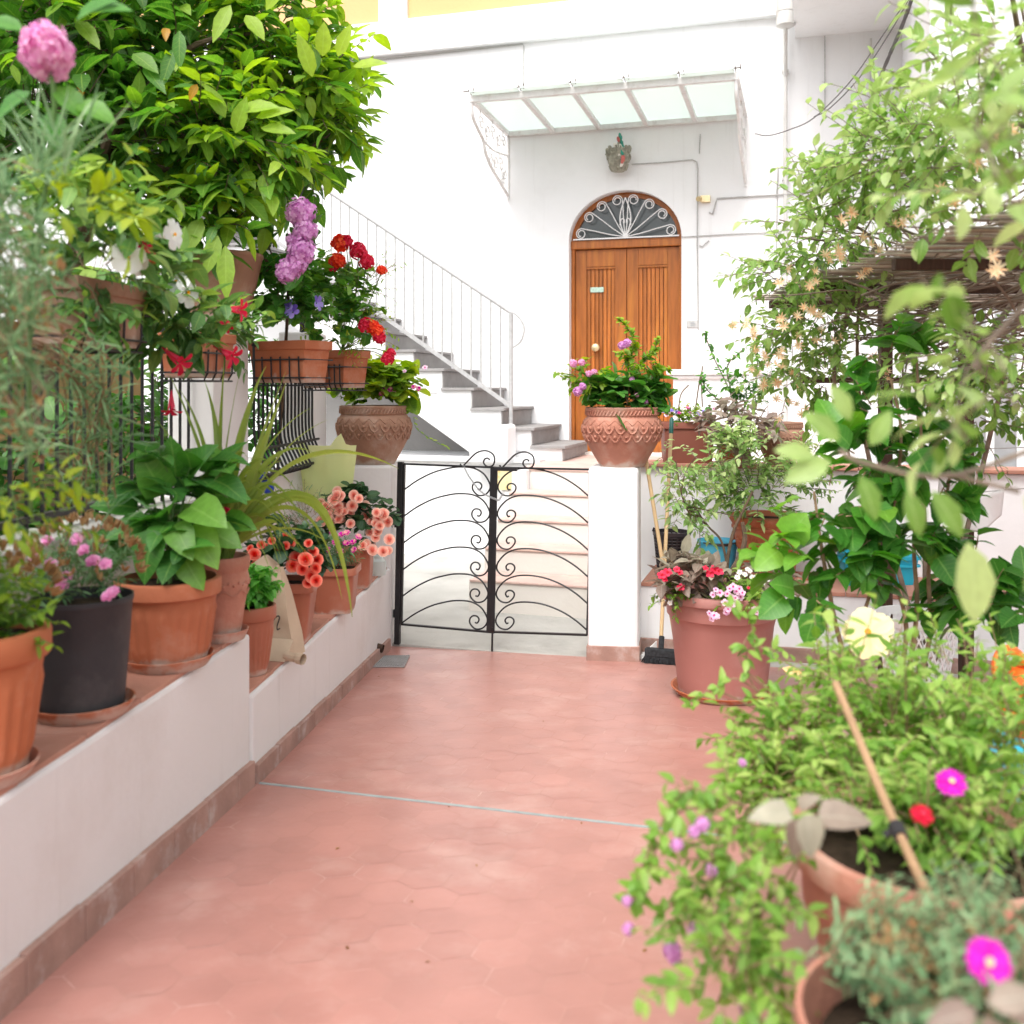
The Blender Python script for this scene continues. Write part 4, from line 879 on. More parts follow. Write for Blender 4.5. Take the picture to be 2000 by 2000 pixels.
# 1 ribbed pot at the picture's left edge, small leaves with orange buds
c = Vector((-1.20, 2.27, Z1 + .012)); t = thing('potted_plant', 'ribbed terracotta pot of bright green leaves and orange buds at left edge', 'potted plant', c, 'flower pots on the left ledges')
pot(t, 'ribbed', c, .165, .32, M['terra2'], .115); saucer(c - Vector((0, 0, .012)), .142, 'clay saucer under the ribbed pot of orange buds at left edge', 'pink_terra')
bush(t, c + Vector((.01, 0, .36)), (.13, .13, .08), 100, 11, .11, .034, .015, 'lime', (.05, .6), root=c + Vector((0, 0, .25)), r=.0015)
lv = Leaves()
for i in range(60):
    v = rv(); v.z = abs(v.z); p = c + Vector((v.x * .17, v.y * .17, .38 + v.z * .12))
    for k in range(5): lv.add(p, v + rv(.5) + Vector((0, 0, .6)), rv(), .03, .012, ru(.2, .9), .1, .3)
lv.build('bud_foliage', L['dry'], t, 'lance')
# 2 black nursery pot of fading pink dianthus
c = Vector((-1.145, 2.73, Z1 + .012)); t = thing('potted_plant', 'black plastic pot of fading pink dianthus with dry brown heads', 'potted plant', c, 'flower pots on the left ledges')
pot(t, 'nursery', c, .128, .30, M['black_plastic'], .106); saucer(c - Vector((0, 0, .012)), .135, 'shallow terracotta saucer under the black plastic pot', 'terra')
bush(t, c + Vector((0, 0, .34)), (.10, .10, .06), 90, 10, .10, .035, .007, 'silver', (.1, .5), 'lance', root=c + Vector((0, 0, .24)), r=.0013)
lv = Leaves()
for i in range(130):
    v = rv(); v.z = abs(v.z); p = c + Vector((v.x * .15, v.y * .15, .36 + v.z * .14))
    for k in range(4): lv.add(p, v * .5 + rv(.5) + Vector((0, 0, .5)), rv(), .026, .009, ru(0, 1), .1, .3)
lv.build('dry_foliage', L['dry'], t, 'lance')
for px, py in ((165, 1078), (150, 1056), (180, 1100), (100, 1105), (205, 1105), (130, 1130), (152, 1060), (212, 1168), (220, 1160), (185, 1098), (95, 1060), (122, 1148), (70, 1090)):
    place('flower', 'dianthus', P(px, py, 2.62 + ru(-.06, .06)), (ru(-.4, .4), -.6, .8), .022, t)
# 3 ribbed terracotta pot of broad hydrangea leaves
c = Vector((-1.075, 3.20, Z1 + .012)); t = thing('potted_plant', 'ribbed terracotta pot of broad glossy green leaves, without open flowers', 'potted plant', c, 'flower pots on the left ledges')
pot(t, 'ribbed', c, .162, .262, M['terra'], .118); saucer(c - Vector((0, 0, .012)), .142, 'terracotta saucer under the pot of broad glossy leaves', 'terra')
lv, stm = Leaves(), MB()
for px, py, dy, ln, wd, dx_, dz_, ti in ((300, 930, 0, .15, .11, -.2, .6, .6), (385, 905, .05, .16, .12, .35, .55, .5), (330, 985, -.08, .15, .10, .1, .2, .45), (400, 1000, -.1, .15, .12, .5, -.1, .75), (440, 965, .1, .14, .11, .8, .1, .55), (355, 1050, -.12, .13, .09, .3, -.3, .7), (395, 1060, -.1, .15, .11, .5, -.5, .85),
        (290, 1080, -.12, .15, .10, -.1, -.8, .3), (255, 1030, -.05, .13, .10, -.6, -.1, .35), (230, 985, 0, .13, .10, -.8, .2, .3), (270, 960, .06, .12, .09, -.6, .4, .4), (430, 1045, -.02, .13, .10, .8, -.2, .7), (340, 900, .1, .13, .1, .0, .7, .5), (310, 1040, -.1, .11, .08, -.1, -.2, .4), (460, 1020, .1, .12, .09, .8, 0, .6), (375, 1115, -.1, .11, .085, .5, -.6, .75)):
    p = P(px, py, 3.2 + dy); b = p - Vector((dx_, -.3, dz_)).normalized() * ln * .45
    lv.add(b, (dx_, -.35, dz_), (ru(-.3, .3), -.75, .8), ln * 1.12, wd * 1.0, ti, .22, .3); stm.tube(smooth_path([c + Vector((ru(-.04, .04), ru(-.04, .04), .24)), (b + c + Vector((0, 0, .3))) / 2, b], 3), .004, 5)
blob(lv, stm, c + Vector((0, .05, .36)), (.16, .12, .10), 16, 5, .12, .12, .08, (.0, .45), c + Vector((0, 0, .22)), r=.003)
blob(lv, stm, P(345, 955, 3.25), (.15, .10, .12), 14, 4, .08, .12, .08, (.05, .5), c + Vector((0, 0, .22)), r=.003)
lv.build('foliage', L['hydrangea'], t, 'heart'); stm.build('plant_stem', M['green_stem'], t)
# 4 patterned clay pot with long strap leaves
c = Vector((-1.0, 3.53, Z1 + .012)); t = thing('potted_plant', 'tall pale clay pot with arching strap leaves beside the ledge step', 'potted plant', c, 'flower pots on the left ledges')
pot(t, 'vase', c, .094, .275, M['pink_terra'], .062); saucer(c - Vector((0, 0, .012)), .09, 'pale clay saucer under the strap leaf pot', 'pink_terra')
g = MB(); b0 = c + Vector((0, 0, .25))
for (x1, y1, x2, y2, Y2, wd, ti) in ((560, 800, 778, 915, 4.2, .036, .6), (640, 800, 688, 1205, 3.7, .044, .5), (600, 860, 668, 1170, 3.6, .036, .6), (520, 820, 560, 722, 3.7, .034, .5), (470, 800, 520, 715, 3.5, .030, .4), (505, 900, 560, 745, 3.5, .034, .45), (440, 850, 400, 745, 3.6, .024, .25), (420, 860, 350, 760, 3.5, .026, .3), (400, 870, 330, 730, 3.4, .022, .25),
        (440, 850, 470, 720, 3.6, .026, .3), (520, 870, 640, 820, 3.9, .022, .6), (520, 900, 590, 905, 3.6, .02, .5), (560, 960, 545, 1060, 3.4, .018, .5), (540, 930, 620, 980, 3.6, .02, .6), (380, 900, 300, 815, 3.4, .02, .3), (500, 850, 610, 795, 4.0, .018, .6), (490, 960, 600, 1080, 3.6, .018, .55), (545, 990, 640, 1060, 3.7, .016, .55), (430, 800, 440, 690, 3.6, .022, .3)):
    ribbon(g, b0 + Vector((ru(-.03, .03), ru(-.03, .03), 0)), P(x2, y2, Y2), P(x1, y1, (3.5 + Y2) / 2), wd * 1.5, 16, ti)
for i in range(34):
    th = ru(-1.2, 2.6); l_ = ru(.28, .55); e = b0 + Vector((math.cos(th) * l_ * .7, math.sin(th) * l_ * .5, ru(-.05, .42))); ribbon(g, b0 + rv(.03), e, b0 + Vector((math.cos(th) * l_ * .3, math.sin(th) * l_ * .2, ru(.3, .5))), ru(.02, .032), 12, ru(.1, .5))
g.build('foliage', L['strap'], t, smooth=True)
place('flower', 'geranium_dark', P(442, 1003, 3.35), (.3, -.5, .8), .018, t); place('flower', 'geranium_dark', P(434, 1000, 3.35), (-.2, -.5, .8), .015, t)
# 5 basil
c = Vector((-.995, 3.90, Z2)); t = thing('potted_plant', 'small ribbed terracotta pot of dense bright basil', 'potted plant', c, 'flower pots on the left ledges')
pot(t, 'ribbed', c, .096, .262, M['plastic_terra'], .06)
lv, stm = Leaves(), MB(); blob(lv, stm, c + Vector((0, 0, .31)), (.075, .075, .06), 95, 7, .05, .045, .031, (.2, .75), c + Vector((0, 0, .24)), r=.0015, curl=.6, fold=.5)
lv.build('foliage', L['basil'], t); stm.build('plant_stem', M['green_stem'], t)
# 6 kraft paper bag
c = Vector((-.925, 4.16, Z2)); bag = thing('paper_bag', 'crumpled brown paper bag with a dark script letter, on the low ledge', 'bag', c)
g = MB(); nx, nz = 14, 24; vs = []; wv = .088; lean = Vector((-.03, .02, 0)); dpt = Vector((.05, .115, 0))
ax = Vector((.93, -.25, 0))
def bagp(u, f, back):
    hh = .405 * f; cr = .004 * math.sin(u * 4 + f * 9) * math.sin(f * 3.14) + .003 * math.sin(f * 17 + u * 3) * f
    wu = wv * (1 - .18 * max(0, f - .62) / .38); p = c + Vector((-.03, 0, 0)) + ax * (u * wu) + lean * f * 2.2 + Vector((0, 0, hh))
    k = max(.06, 1 - max(0, f - .2) * 1.2)
    return p + (Vector((.25, .93, 0)) * .085 * k if back else Vector((-.25, -.93, 0)) * (.02 + cr)) - Vector((0, 0, .05 * abs(u - .2) * f if f > .9 else 0))
for back in (0, 1):
    for j in range(nz + 1):
        for i in range(nx + 1): vs.append(bagp(i / nx * 2 - 1, j / nz, back))
st_ = (nx + 1) * (nz + 1); fs = []
for b in (0, 1):
    for j in range(nz):
        for i in range(nx): q = b * st_ + j * (nx + 1) + i; fs.append((q, q + 1, q + nx + 2, q + nx + 1))
for j in range(nz):
    for i in (0, nx): q = j * (nx + 1) + i; fs.append((q, q + nx + 1, q + nx + 1 + st_, q + st_))
for i in range(nx): fs.append((i, i + 1, i + 1 + st_, i + st_))
g.add(vs, fs); g.build('bag_body', M['paper'], bag, smooth=True)
g = MB(); q0 = c + Vector((-.03, 0, 0)) + ax * -wv + Vector((-.25, -.93, 0)) * .022; q1 = q0 + ax * wv * 2; e = Vector((-.1, -.30, 0)).normalized() * .07
g.hexa([q0 + e * 1.0 + Vector((0, 0, .002)), q1 + e * 1.0 + Vector((0, 0, .002)), q1 + Vector((0, 0, .002)), q0 + Vector((0, 0, .002)), q0 + e * .96 + Vector((0, 0, .006)), q1 + e * .96 + Vector((0, 0, .006)), q1 + Vector((0, 0, .075)), q0 + Vector((0, 0, .075))])
g.tube(smooth_path([q1 + e * .6 + Vector((-.01, 0, .02)), q1 + e * .8 + Vector((.04, -.01, .018)), q1 + e * .9 + Vector((.075, -.02, .016))], 4), [.018] * 5 + [.022] * 4, 10, cap=False); g.build('bottom_fold', M['paper'], bag)
g = MB(); o_ = c + Vector((-.03, 0, 0)) + Vector((-.25, -.93, 0)) * .030 + lean * .75
def bl(x, z): return o_ + ax * (x + .2 * (z - .12) + .028) + Vector((0, 0, z))
g.tube(smooth_path([bl(-.034, .155), bl(-.026, .163), bl(-.02, .155), bl(-.024, .108)], 4), .0026, 5); g.tube(smooth_path([bl(-.024, .11), bl(-.012, .145), bl(.004, .165), bl(.014, .158), bl(.010, .125), bl(.014, .110), bl(.024, .116)], 4), .0026, 5)
g.build('script_letter', M['ink'], bag)
# 7 coral begonia, 8 trough of magenta dianthus, 9 pale pink begonia
c = Vector((-.955, 4.42, Z2)); t = thing('potted_plant', 'square terracotta pot of coral red begonias behind the paper bag', 'potted plant', c, 'flower pots on the left ledges')
pot(t, 'square', c, .115, .26, M['plastic_terra'], .075)
bush(t, c + Vector((0, 0, .36)), (.13, .11, .09), 55, 6, .09, .06, .055, 'dark', (.1, .6), 'round', root=c + Vector((0, 0, .24)), r=.002)
for px, py, s_ in ((497, 1085, .03), (500, 1105, .026), (510, 1065, .02), (540, 1058, .022), (558, 1050, .022), (570, 1062, .026), (588, 1075, .03), (580, 1092, .036), (596, 1095, .034), (572, 1105, .03), (590, 1112, .028), (612, 1080, .026), (620, 1095, .03), (617, 1110, .026), (610, 1125, .03), (618, 1135, .028), (600, 1140, .024), (612, 1118, .022), (528, 1103, .018), (545, 1070, .02), (518, 1070, .02), (603, 1062, .02), (530, 1056, .018), (560, 1066, .02), (566, 1090, .026), (490, 1072, .018), (483, 1095, .02)):
    place('flower', 'begonia', P(px, py, 4.28 + ru(-.05, .06)), (ru(-.4, .5), -.9, ru(.1, .7)), s_, t)
c = Vector((-.865, 5.0, Z2)); t = thing('potted_plant', 'square terracotta planter of magenta dianthus and wispy grey stems', 'potted plant', c, 'flower pots on the left ledges')
pot(t, 'square', c, .118, .22, M['plastic_terra'], .088)
bush(t, c + Vector((0, 0, .27)), (.11, .10, .06), 80, 10, .09, .032, .006, 'silver', (0, .4), 'lance', root=c + Vector((0, 0, .2)), r=.0012)
bush(t, P(590, 1010, 5.05), (.12, .08, .10), 40, 7, .14, .035, .004, 'silver', (.1, .5), 'needle', root=c + Vector((-.05, 0, .2)), r=.0014, name='wispy_foliage', stem='brown_stem')
for px, py in ((632, 1055), (650, 1040), (668, 1045), (678, 1042), (690, 1060), (676, 1062), (655, 1060), (665, 1078), (692, 1075), (640, 1075), (628, 1040), (700, 1050)):
    place('flower', 'dianthus_dark', P(px, py, 4.9 + ru(-.04, .04)), (ru(-.3, .3), -.7, .7), .021, t)
c = Vector((-.86, 5.62, Z2)); t = thing('potted_plant', 'terracotta pot of pale pink double begonias nearest the iron gate', 'potted plant', c, 'flower pots on the left ledges')
pot(t, 'square', c, .105, .23, M['plastic_terra'], .082)
bush(t, c + Vector((0, 0, .38)), (.17, .12, .14), 60, 6, .09, .065, .055, 'dark', (.15, .6), 'round', root=c + Vector((0, 0, .22)), r=.002)
for i in range(70):
    th = ru(0, 1); px = 632 + 125 * th + ru(-8, 8); py = 955 + 55 * abs(th - .30) * 1.5 + ru(-5, 85) * (1 if th < .85 else 1.2)
    if 690 < px < 712 and 1000 < py < 1060: continue
    if px < 700 and py > 1025: py -= 40
    place('flower', 'begonia_pale', P(px, min(py, 1078), 5.46 + ru(-.10, .14)), (ru(-.4, .5), -.8, ru(.1, .8)), ru(.024, .034), t)
g = MB(); q = P(738, 1105, 5.95); q.z = Z2; g.lathe([(.001, 0), (.045, 0), (.05, .03), (.048, .08), (.03, .095), (.03, .11), (.026, .11), (.026, .09)], q, 20)
tag(g.build('glass_jar', M['pane'], None, smooth=True), 'small pale jar on the low ledge behind the pink begonias', 'jar')
# lime plastic sheet bag hanging on the wall
q = P(640, 905, 5.72); g = MB(); nx, nz = 12, 14; vs = []
def hem(u): return .80 + .20 * max(0, 1 - abs(u - .45) * 4.2) + (.13 * max(0, 1 - abs(u + .95) * 4)) - .03
for j in range(nz + 1):
    for i in range(nx + 1):
        u = i / nx * 2 - 1; f = j / nz
        z = .42 * f * hem(u); p = q + Vector((u * (.125 + .04 * f), -.02 - .05 * (1 - u * u) - .015 * math.sin(u * 7 + f * 2) * f, z - .22)); vs.append(p)
g.add(vs, [(j * (nx + 1) + i, j * (nx + 1) + i + 1, (j + 1) * (nx + 1) + i + 1, (j + 1) * (nx + 1) + i) for j in range(nz) for i in range(nx)])
n0 = len(vs); g.add([v + Vector((0, .05 + .06 * (1 - abs((k % (nx + 1)) / nx * 2 - 1)), 0)) for k, v in enumerate(vs)], [(j * (nx + 1) + i, j * (nx + 1) + i + 1, (j + 1) * (nx + 1) + i + 1, (j + 1) * (nx + 1) + i) for j in range(nz - 2) for i in range(nx)])
tag(g.build('plastic_bag', M['veil'], None, smooth=True), 'translucent lime green plastic bag hung on the wall left of the patterned pot', 'bag')
g = MB(); q = P(512, 938, 5.0); g.ball(q, (.045, .03, .05), 10, 7); g.ball(q + Vector((.03, 0, -.035)), (.03, .03, .04), 9, 6); g.ball(q + Vector((-.03, .0, .03)), (.03, .025, .03), 9, 6)
tag(g.build('blue_cloth', M['blue_cloth'], None, smooth=True), 'small crumpled blue cloth on the sill below the black grille', 'cloth')

# patterned pot on the wall end by the gate
c = Vector((-.865, 6.42, 1.10)); t = thing('potted_plant', 'large scalloped clay urn of lime hydrangea leaves left of the gate', 'potted plant', c, 'patterned urns')
pot(t, 'urn', c, .232, .365, M['old_terra'])
lv, stm = Leaves(), MB(); blob(lv, stm, c + Vector((.03, 0, .48)), (.21, .17, .15), 75, 6, .12, .10, .078, (.25, .9), c + Vector((0, 0, .3)), r=.003)
lv.build('foliage', L['lime'], t, 'round'); stm.build('plant_stem', M['green_stem'], t)
bush(t, c + Vector((-.13, -.05, .55)), (.12, .1, .2), 34, 9, .12, .03, .009, 'lime', (.05, .55), 'lance', root=c + Vector((-.1, 0, .35)), r=.0014, name='fine_foliage')
for px, py, s_ in ((745, 770, .022), (762, 762, .022), (770, 770, .022), (750, 762, .018), (808, 757, .022), (818, 760, .022), (830, 718, .018), (700, 742, .016), (790, 725, .014)):
    place('flower', 'verbena' if py < 750 else 'dianthus_dark', P(px, py, 6.28), (ru(-.3, .3), -.8, .6), s_, t)
g = MB(); lv = Leaves()
pv = smooth_path([P(x, y, 6.4) for x, y in ((808, 815), (812, 835), (830, 850), (845, 860), (860, 868), (872, 872))], 4); g.tube(pv, .0018, 4)
for p in pv[::2]: lv.add(p, (ru(.3, 1), ru(-.5, .5), ru(-.6, .3)), (0, -.6, .8), .035, .012, ru(.6, .95))
lv.build('trailing_foliage', L['lime'], t, 'lance'); g.build('plant_stem', M['green_stem'], t)

# ================================================================ planters hung on the railing
def trough(t, c, length, dep, h, ang, m, wires=5):
    c = Vector(c); ca, sa_ = math.cos(ang), math.sin(ang); g = MB()
    def q(x, y, z): return c + Vector((x * ca - y * sa_, x * sa_ + y * ca, z))
    def ringp(k, z): return [q(-length / 2 * k - (k - 1) * .0, -dep / 2 * k, z), q(length / 2 * k, -dep / 2 * k, z), q(length / 2 * k, dep / 2 * k, z), q(-length / 2 * k, dep / 2 * k, z)]
    rings = [ringp(.86, 0), ringp(.96, h * .78), ringp(1.03, h * .79), ringp(1.04, h), ringp(.94, h), ringp(.90, h * .84)]
    vs = [p for r in rings for p in r]; fs = [(3, 2, 1, 0)] + [(j * 4 + k, j * 4 + (k + 1) % 4, j * 4 + 4 + (k + 1) % 4, j * 4 + 4 + k) for j in range(5) for k in range(4)]
    g.add(vs, fs); po = g.build('pot', m, t, bevel=.012)
    g = MB(); r = ringp(.89, h * .85); g.add(r, [(0, 1, 2, 3)]); g.build('soil', M['soil'], t)
    g = MB(); k1 = 1.02
    for zz, kk in ((h * .55, 1.0), (h * .12, .95), (-.012, .88)):
        p = ringp(kk * 1.03, zz); g.tube(p + [p[0]], .004, 5)
    for i in range(wires):
        x = -length / 2 * .8 + length * .8 * i / max(1, wires - 1)
        for sg in (-1, 1): g.tube([q(x, sg * dep / 2 * 1.02, h * .62), q(x, sg * dep / 2 * .98, h * .1), q(x * .98, sg * dep / 2 * .8, -.012), q(x, 0, -.012)], .004, 5)
    g.build('wire_holder', M['iron'], t); return q
c = P(165, 655, 3.0) ; yaw = math.radians(84); c = Vector((bx(3.0) + .14, 3.05, 1.70))
t = thing('hanging_planter', 'weathered clay trough hung in black wire, second from the camera', 'planter', c, 'planters hung on the black railing')
trough(t, c, .42, .20, .19, yaw, M['old_terra'], 4); A1 = c
lv, stm = Leaves(), MB()
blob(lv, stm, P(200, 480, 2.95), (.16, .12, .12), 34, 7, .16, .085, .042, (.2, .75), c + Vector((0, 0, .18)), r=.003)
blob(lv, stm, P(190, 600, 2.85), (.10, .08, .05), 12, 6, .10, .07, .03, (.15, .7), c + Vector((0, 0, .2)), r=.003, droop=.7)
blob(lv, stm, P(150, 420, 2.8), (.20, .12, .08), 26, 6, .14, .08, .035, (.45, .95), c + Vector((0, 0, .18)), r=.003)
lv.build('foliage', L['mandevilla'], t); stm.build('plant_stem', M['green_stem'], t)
for (px, py, Y, nr, s_, ky) in ((250, 502, 2.80, (.35, -1, .15), .047, 'mandevilla'), (268, 512, 2.85, (.9, -.5, -.1), .038, 'mandevilla'), (338, 458, 2.95, (1, -.25, .05), .045, 'mandevilla'), (288, 505, 2.9, (.2, -.4, -.6), .036, 'mandevilla_red'), (282, 490, 2.95, (.6, -.4, .5), .036, 'mandevilla_red'), (280, 520, 2.92, (-.2, -.5, -.6), .034, 'mandevilla_red')):
    place('flower', ky, P(px, py, Y), nr, s_, t)
bush(t, c + Vector((.06, -.1, .22)), (.12, .2, .08), 30, 8, .16, .07, .006, 'silver', (.2, .6), 'needle', root=c + Vector((0, 0, .15)), r=.0015, droop=.6, name='trailing_foliage', stem='brown_stem')
c = Vector((bx(3.95) + .12, 3.95, 1.615)); t = thing('hanging_planter', 'short clay planter in black wire with white and crimson trumpet flowers', 'planter', c, 'planters hung on the black railing')
trough(t, c, .24, .19, .17, math.radians(78), M['terra'], 4)
lv, stm = Leaves(), MB()
blob(lv, stm, P(345, 625, 3.6), (.14, .14, .09), 42, 7, .14, .085, .045, (.15, .75), c + Vector((0, 0, .16)), r=.003)
blob(lv, stm, P(455, 645, 4.1), (.08, .1, .08), 18, 6, .12, .075, .04, (.1, .7), c + Vector((0, 0, .16)), r=.003, droop=.4)
blob(lv, stm, P(290, 560, 3.4), (.14, .1, .10), 26, 6, .14, .085, .042, (.25, .8), c + Vector((0, 0, .16)), r=.003)
blob(lv, stm, P(280, 640, 3.4), (.10, .1, .14), 20, 6, .12, .08, .035, (.15, .6), c + Vector((0, 0, .16)), r=.003, droop=.5)
lv.build('foliage', L['mandevilla'], t); stm.build('plant_stem', M['green_stem'], t)
for (px, py, Y, nr, s_, ky) in ((345, 552, 3.4, (-.1, -.8, .6), .045, 'mandevilla'), (365, 572, 3.4, (.9, -.5, .1), .05, 'mandevilla'), (468, 605, 3.6, (1, -.2, -.1), .046, 'mandevilla_red'), (352, 708, 3.35, (.75, -.3, -.55), .050, 'mandevilla_red'), (452, 695, 3.55, (.8, -.3, -.4), .048, 'mandevilla_red'), (335, 800, 3.5, (.1, -.3, -.8), .040, 'mandevilla_red'), (440, 640, 3.6, (.4, -.5, .3), .03, 'mandevilla_red')):
    place('flower', ky, P(px, py, Y), nr, s_, t)
# big round pot on the wall pillar under the lemon tree
c = Vector((bx(4.64) - .06, 4.60, 1.865)); t = thing('potted_plant', 'big round terracotta pot with drooping lemon green leaves on wall pillar', 'potted plant', c)
pot(t, 'nursery', c, .205, .31, M['old_terra'], .14)
lv, stm = Leaves(), MB()
blob(lv, stm, P(420, 415, 4.4), (.15, .15, .10), 26, 6, .15, .15, .062, (.35, .95), c + Vector((0, 0, .28)), r=.004, droop=.35)
blob(lv, stm, P(370, 460, 4.4), (.14, .12, .06), 8, 6, .16, .15, .065, (.2, .7), c + Vector((0, 0, .28)), r=.004, droop=.5)
for px, py, dx_, dz_, ln in ((440, 480, .1, -1, .24), (395, 425, -.3, -.8, .2), (425, 460, -.2, -.9, .18)): lv.add(P(px, py, 4.2), (dx_, -.3, dz_), (.2, -.9, .3), ln, .075, ru(.6, .95), .15, .2)
lv.build('foliage', L['lemon'], t); stm.build('plant_stem', M['bark'], t)
# two orange troughs of geraniums
c = Vector((bx(4.9) + .17, 4.95, 1.60)); t = thing('hanging_planter', 'orange terracotta trough in wire with violet bellflowers, left of the geraniums', 'planter', c, 'planters hung on the black railing')
trough(t, c, .36, .19, .20, math.radians(-30), M['terra2'], 6)
lv, stm = Leaves(), MB(); blob(lv, stm, P(560, 590, 4.8), (.16, .12, .12), 46, 7, .12, .05, .04, (.15, .7), c + Vector((0, 0, .18)), r=.0025)
lv.build('foliage', L['hydrangea'], t, 'lobed'); stm.build('plant_stem', M['green_stem'], t)
for px, py, nr in ((572, 610, (-.2, -.9, .4)), (618, 592, (.9, -.4, .1)), (430, 535, (.2, -.6, .6)), (565, 600, (-.5, -.7, .3))): place('flower', 'bell', P(px, py, 4.65), nr, .036, t)
c = Vector((bx(5.45) + .24, 5.5, 1.575)); t = thing('hanging_planter', 'orange terracotta trough in wire overflowing with red geraniums', 'planter', c, 'planters hung on the black railing')
trough(t, c, .36, .18, .20, math.radians(-38), M['terra2'], 8)
lv, stm = Leaves(), MB(); blob(lv, stm, P(650, 590, 5.3), (.24, .18, .22), 90, 7, .13, .055, .05, (.3, .95), c + Vector((0, 0, .18)), r=.0025)
lv.build('foliage', L['hydrangea'], t, 'lobed'); stm.build('plant_stem', M['green_stem'], t)
lv, stm = Leaves(), MB(); blob(lv, stm, P(680, 640, 5.3), (.20, .15, .14), 60, 9, .14, .026, .011, (.3, .9), c + Vector((0, 0, .18)), r=.0015, droop=.5)
blob(lv, stm, P(710, 545, 5.3), (.12, .1, .08), 24, 8, .18, .028, .007, (.2, .6), c + Vector((0, 0, .2)), r=.0015)
lv.build('trailing_foliage', L['lime'], t, 'lance'); stm.build('plant_stem', M['brown_stem'], t)
stm = MB()
for px, py, s_, ky in ((664, 476, .048, 'geranium'), (676, 472, .036, 'geranium_dark'), (660, 510, .045, 'geranium'), (650, 520, .03, 'geranium_dark'), (700, 492, .050, 'geranium_dark'), (716, 512, .044, 'geranium_dark'), (746, 528, .028, 'geranium'), (715, 635, .042, 'geranium_dark'), (730, 640, .040, 'geranium'), (741, 660, .036, 'geranium_dark'), (738, 648, .036, 'geranium'), (757, 700, .036, 'geranium_dark'), (764, 690, .026, 'geranium_dark')):
    p = P(px, py, 5.15); place('flower_head', ky, p, (ru(-.2, .4), -.6, .8), s_ * .85, t); stm.tube(smooth_path([c + Vector((.05, -.05, .2)), (c + p) / 2 + Vector((.05, 0, .12)), p], 4), .0028, 5)
stm.build('flower_stalk', M['green_stem'], t)
# pink and lilac hydrangea heads at the left and by the lemon tree
hy = thing('hydrangea_shrub', 'hydrangea with three lilac heads hanging beside the lemon tree', 'shrub', Vector((bx(5.6) - .1, 5.6, 1.1)))
stm, lv = MB(), Leaves()
for px, py, s_ in ((588, 415, .09), (596, 450, .075), (588, 490, .085), (574, 470, .05), (562, 530, .075), (578, 515, .07)):
    p = P(px, py, 4.4); place('flower_head', 'lilac', p, (.3, -.6, .6), s_ * .66, hy)
stm.tube(smooth_path([Vector((bx(5.6) - .1, 5.6, 1.12)), P(560, 640, 5.0), P(565, 540, 4.6), P(580, 430, 4.45)], 5), .008, 6)
blob(lv, stm, P(545, 520, 4.75), (.12, .1, .18), 24, 5, .12, .11, .07, (.1, .6), None, r=.004); lv.build('foliage', L['hydrangea'], hy, 'round'); stm.build('plant_stem', M['bark'], hy)
# ================================================================ carnation trailing at the left edge
c = Vector((bx(2.0) + .16, 1.95, 1.66)); t = thing('hanging_planter', 'clay trough of grey green trailing carnation, nearest the camera at left', 'planter', c, 'planters hung on the black railing')
trough(t, c, .46, .20, .19, math.radians(84), M['old_terra'], 4)
lv, dr_, stm = Leaves(), Leaves(), MB()
for i in range(76):
    px, py = ru(-60, 100), (ru(330, 740) if i % 5 else ru(740, 880)); Y = ru(1.75, 2.25); p = P(px, py, Y)
    a = c + Vector((ru(-.06, .1), ru(-.2, .2), .18)); mid = (a + p) / 2 + Vector((.08, -.03, .10))
    pts = smooth_path([a, mid, p], 5); stm.tube(pts, .0016, 4, cap=False)
    for q in pts[3:]:
        for k in range(3): lv.add(q, Vector((ru(-.5, 1), ru(-.8, .2), ru(-.6, .9))), rv(), ru(.035, .075), .0036, ru(.1, .95), .4, .2)
    for k in range(9): lv.add(p, Vector((ru(-.8, 1), ru(-.8, .2), ru(-.5, 1))), rv(), ru(.035, .08), .0040, ru(.2, 1), .4, .2)
    if i % 3 == 0:
        for k in range(5): dr_.add(p + rv(.025), rv() + Vector((0, -.4, .3)), rv(), .024, .010, ru(0, 1), .1, .3)
for i in range(44):                                   # stiff upright tufts above the rim and hanging ones below
    b = P(ru(60, 140), ru(300, 350), 2.05); lv.add(b, (ru(-.7, .7), ru(-.4, .3), ru(.2, 1)), rv(), ru(.10, .19), .006, ru(.5, 1), ru(.1, .5), .2)
for i in range(26):
    b = P(ru(120, 270), ru(760, 1040), 2.7) ; lv.add(b, (ru(-.6, .6), ru(-.4, .3), ru(-.2, 1)), rv(), ru(.07, .15), .005, ru(.2, .8), ru(.1, .5), .2)
for i in range(14):
    pts = smooth_path([c + Vector((.08, ru(-.2, .3), .1)), P(ru(100, 200), ru(650, 760), 2.5), P(ru(120, 260), ru(820, 1000), 2.7)], 5); stm.tube(pts, .0022, 4, cap=False)
    for q in pts[5:]:
        for k in range(4): lv.add(q, rv() + Vector((.2, -.2, .3)), rv(), ru(.05, .10), .0045, ru(.2, .8), .4, .2)
lv.build('foliage', L['silver'], t, 'needle'); dr_.build('dry_foliage', L['dry'], t, 'lance'); stm.build('plant_stem', M['brown_stem'], t)
lv, stm = Leaves(), MB(); blob(lv, stm, P(50, 950, 2.1), (.09, .1, .05), 8, 6, .12, .045, .02, (.5, 1), c, r=.0018); blob(lv, stm, P(40, 1010, 2.2), (.08, .1, .06), 9, 8, .12, .05, .012, (.3, .8), c, r=.0018)
blob(lv, stm, P(110, 400, 2.2), (.16, .1, .06), 14, 5, .12, .06, .026, (.6, 1), None, r=.0018)
lv.build('bright_foliage', L['lime'], t, 'lance'); stm.build('plant_stem', M['green_stem'], t)
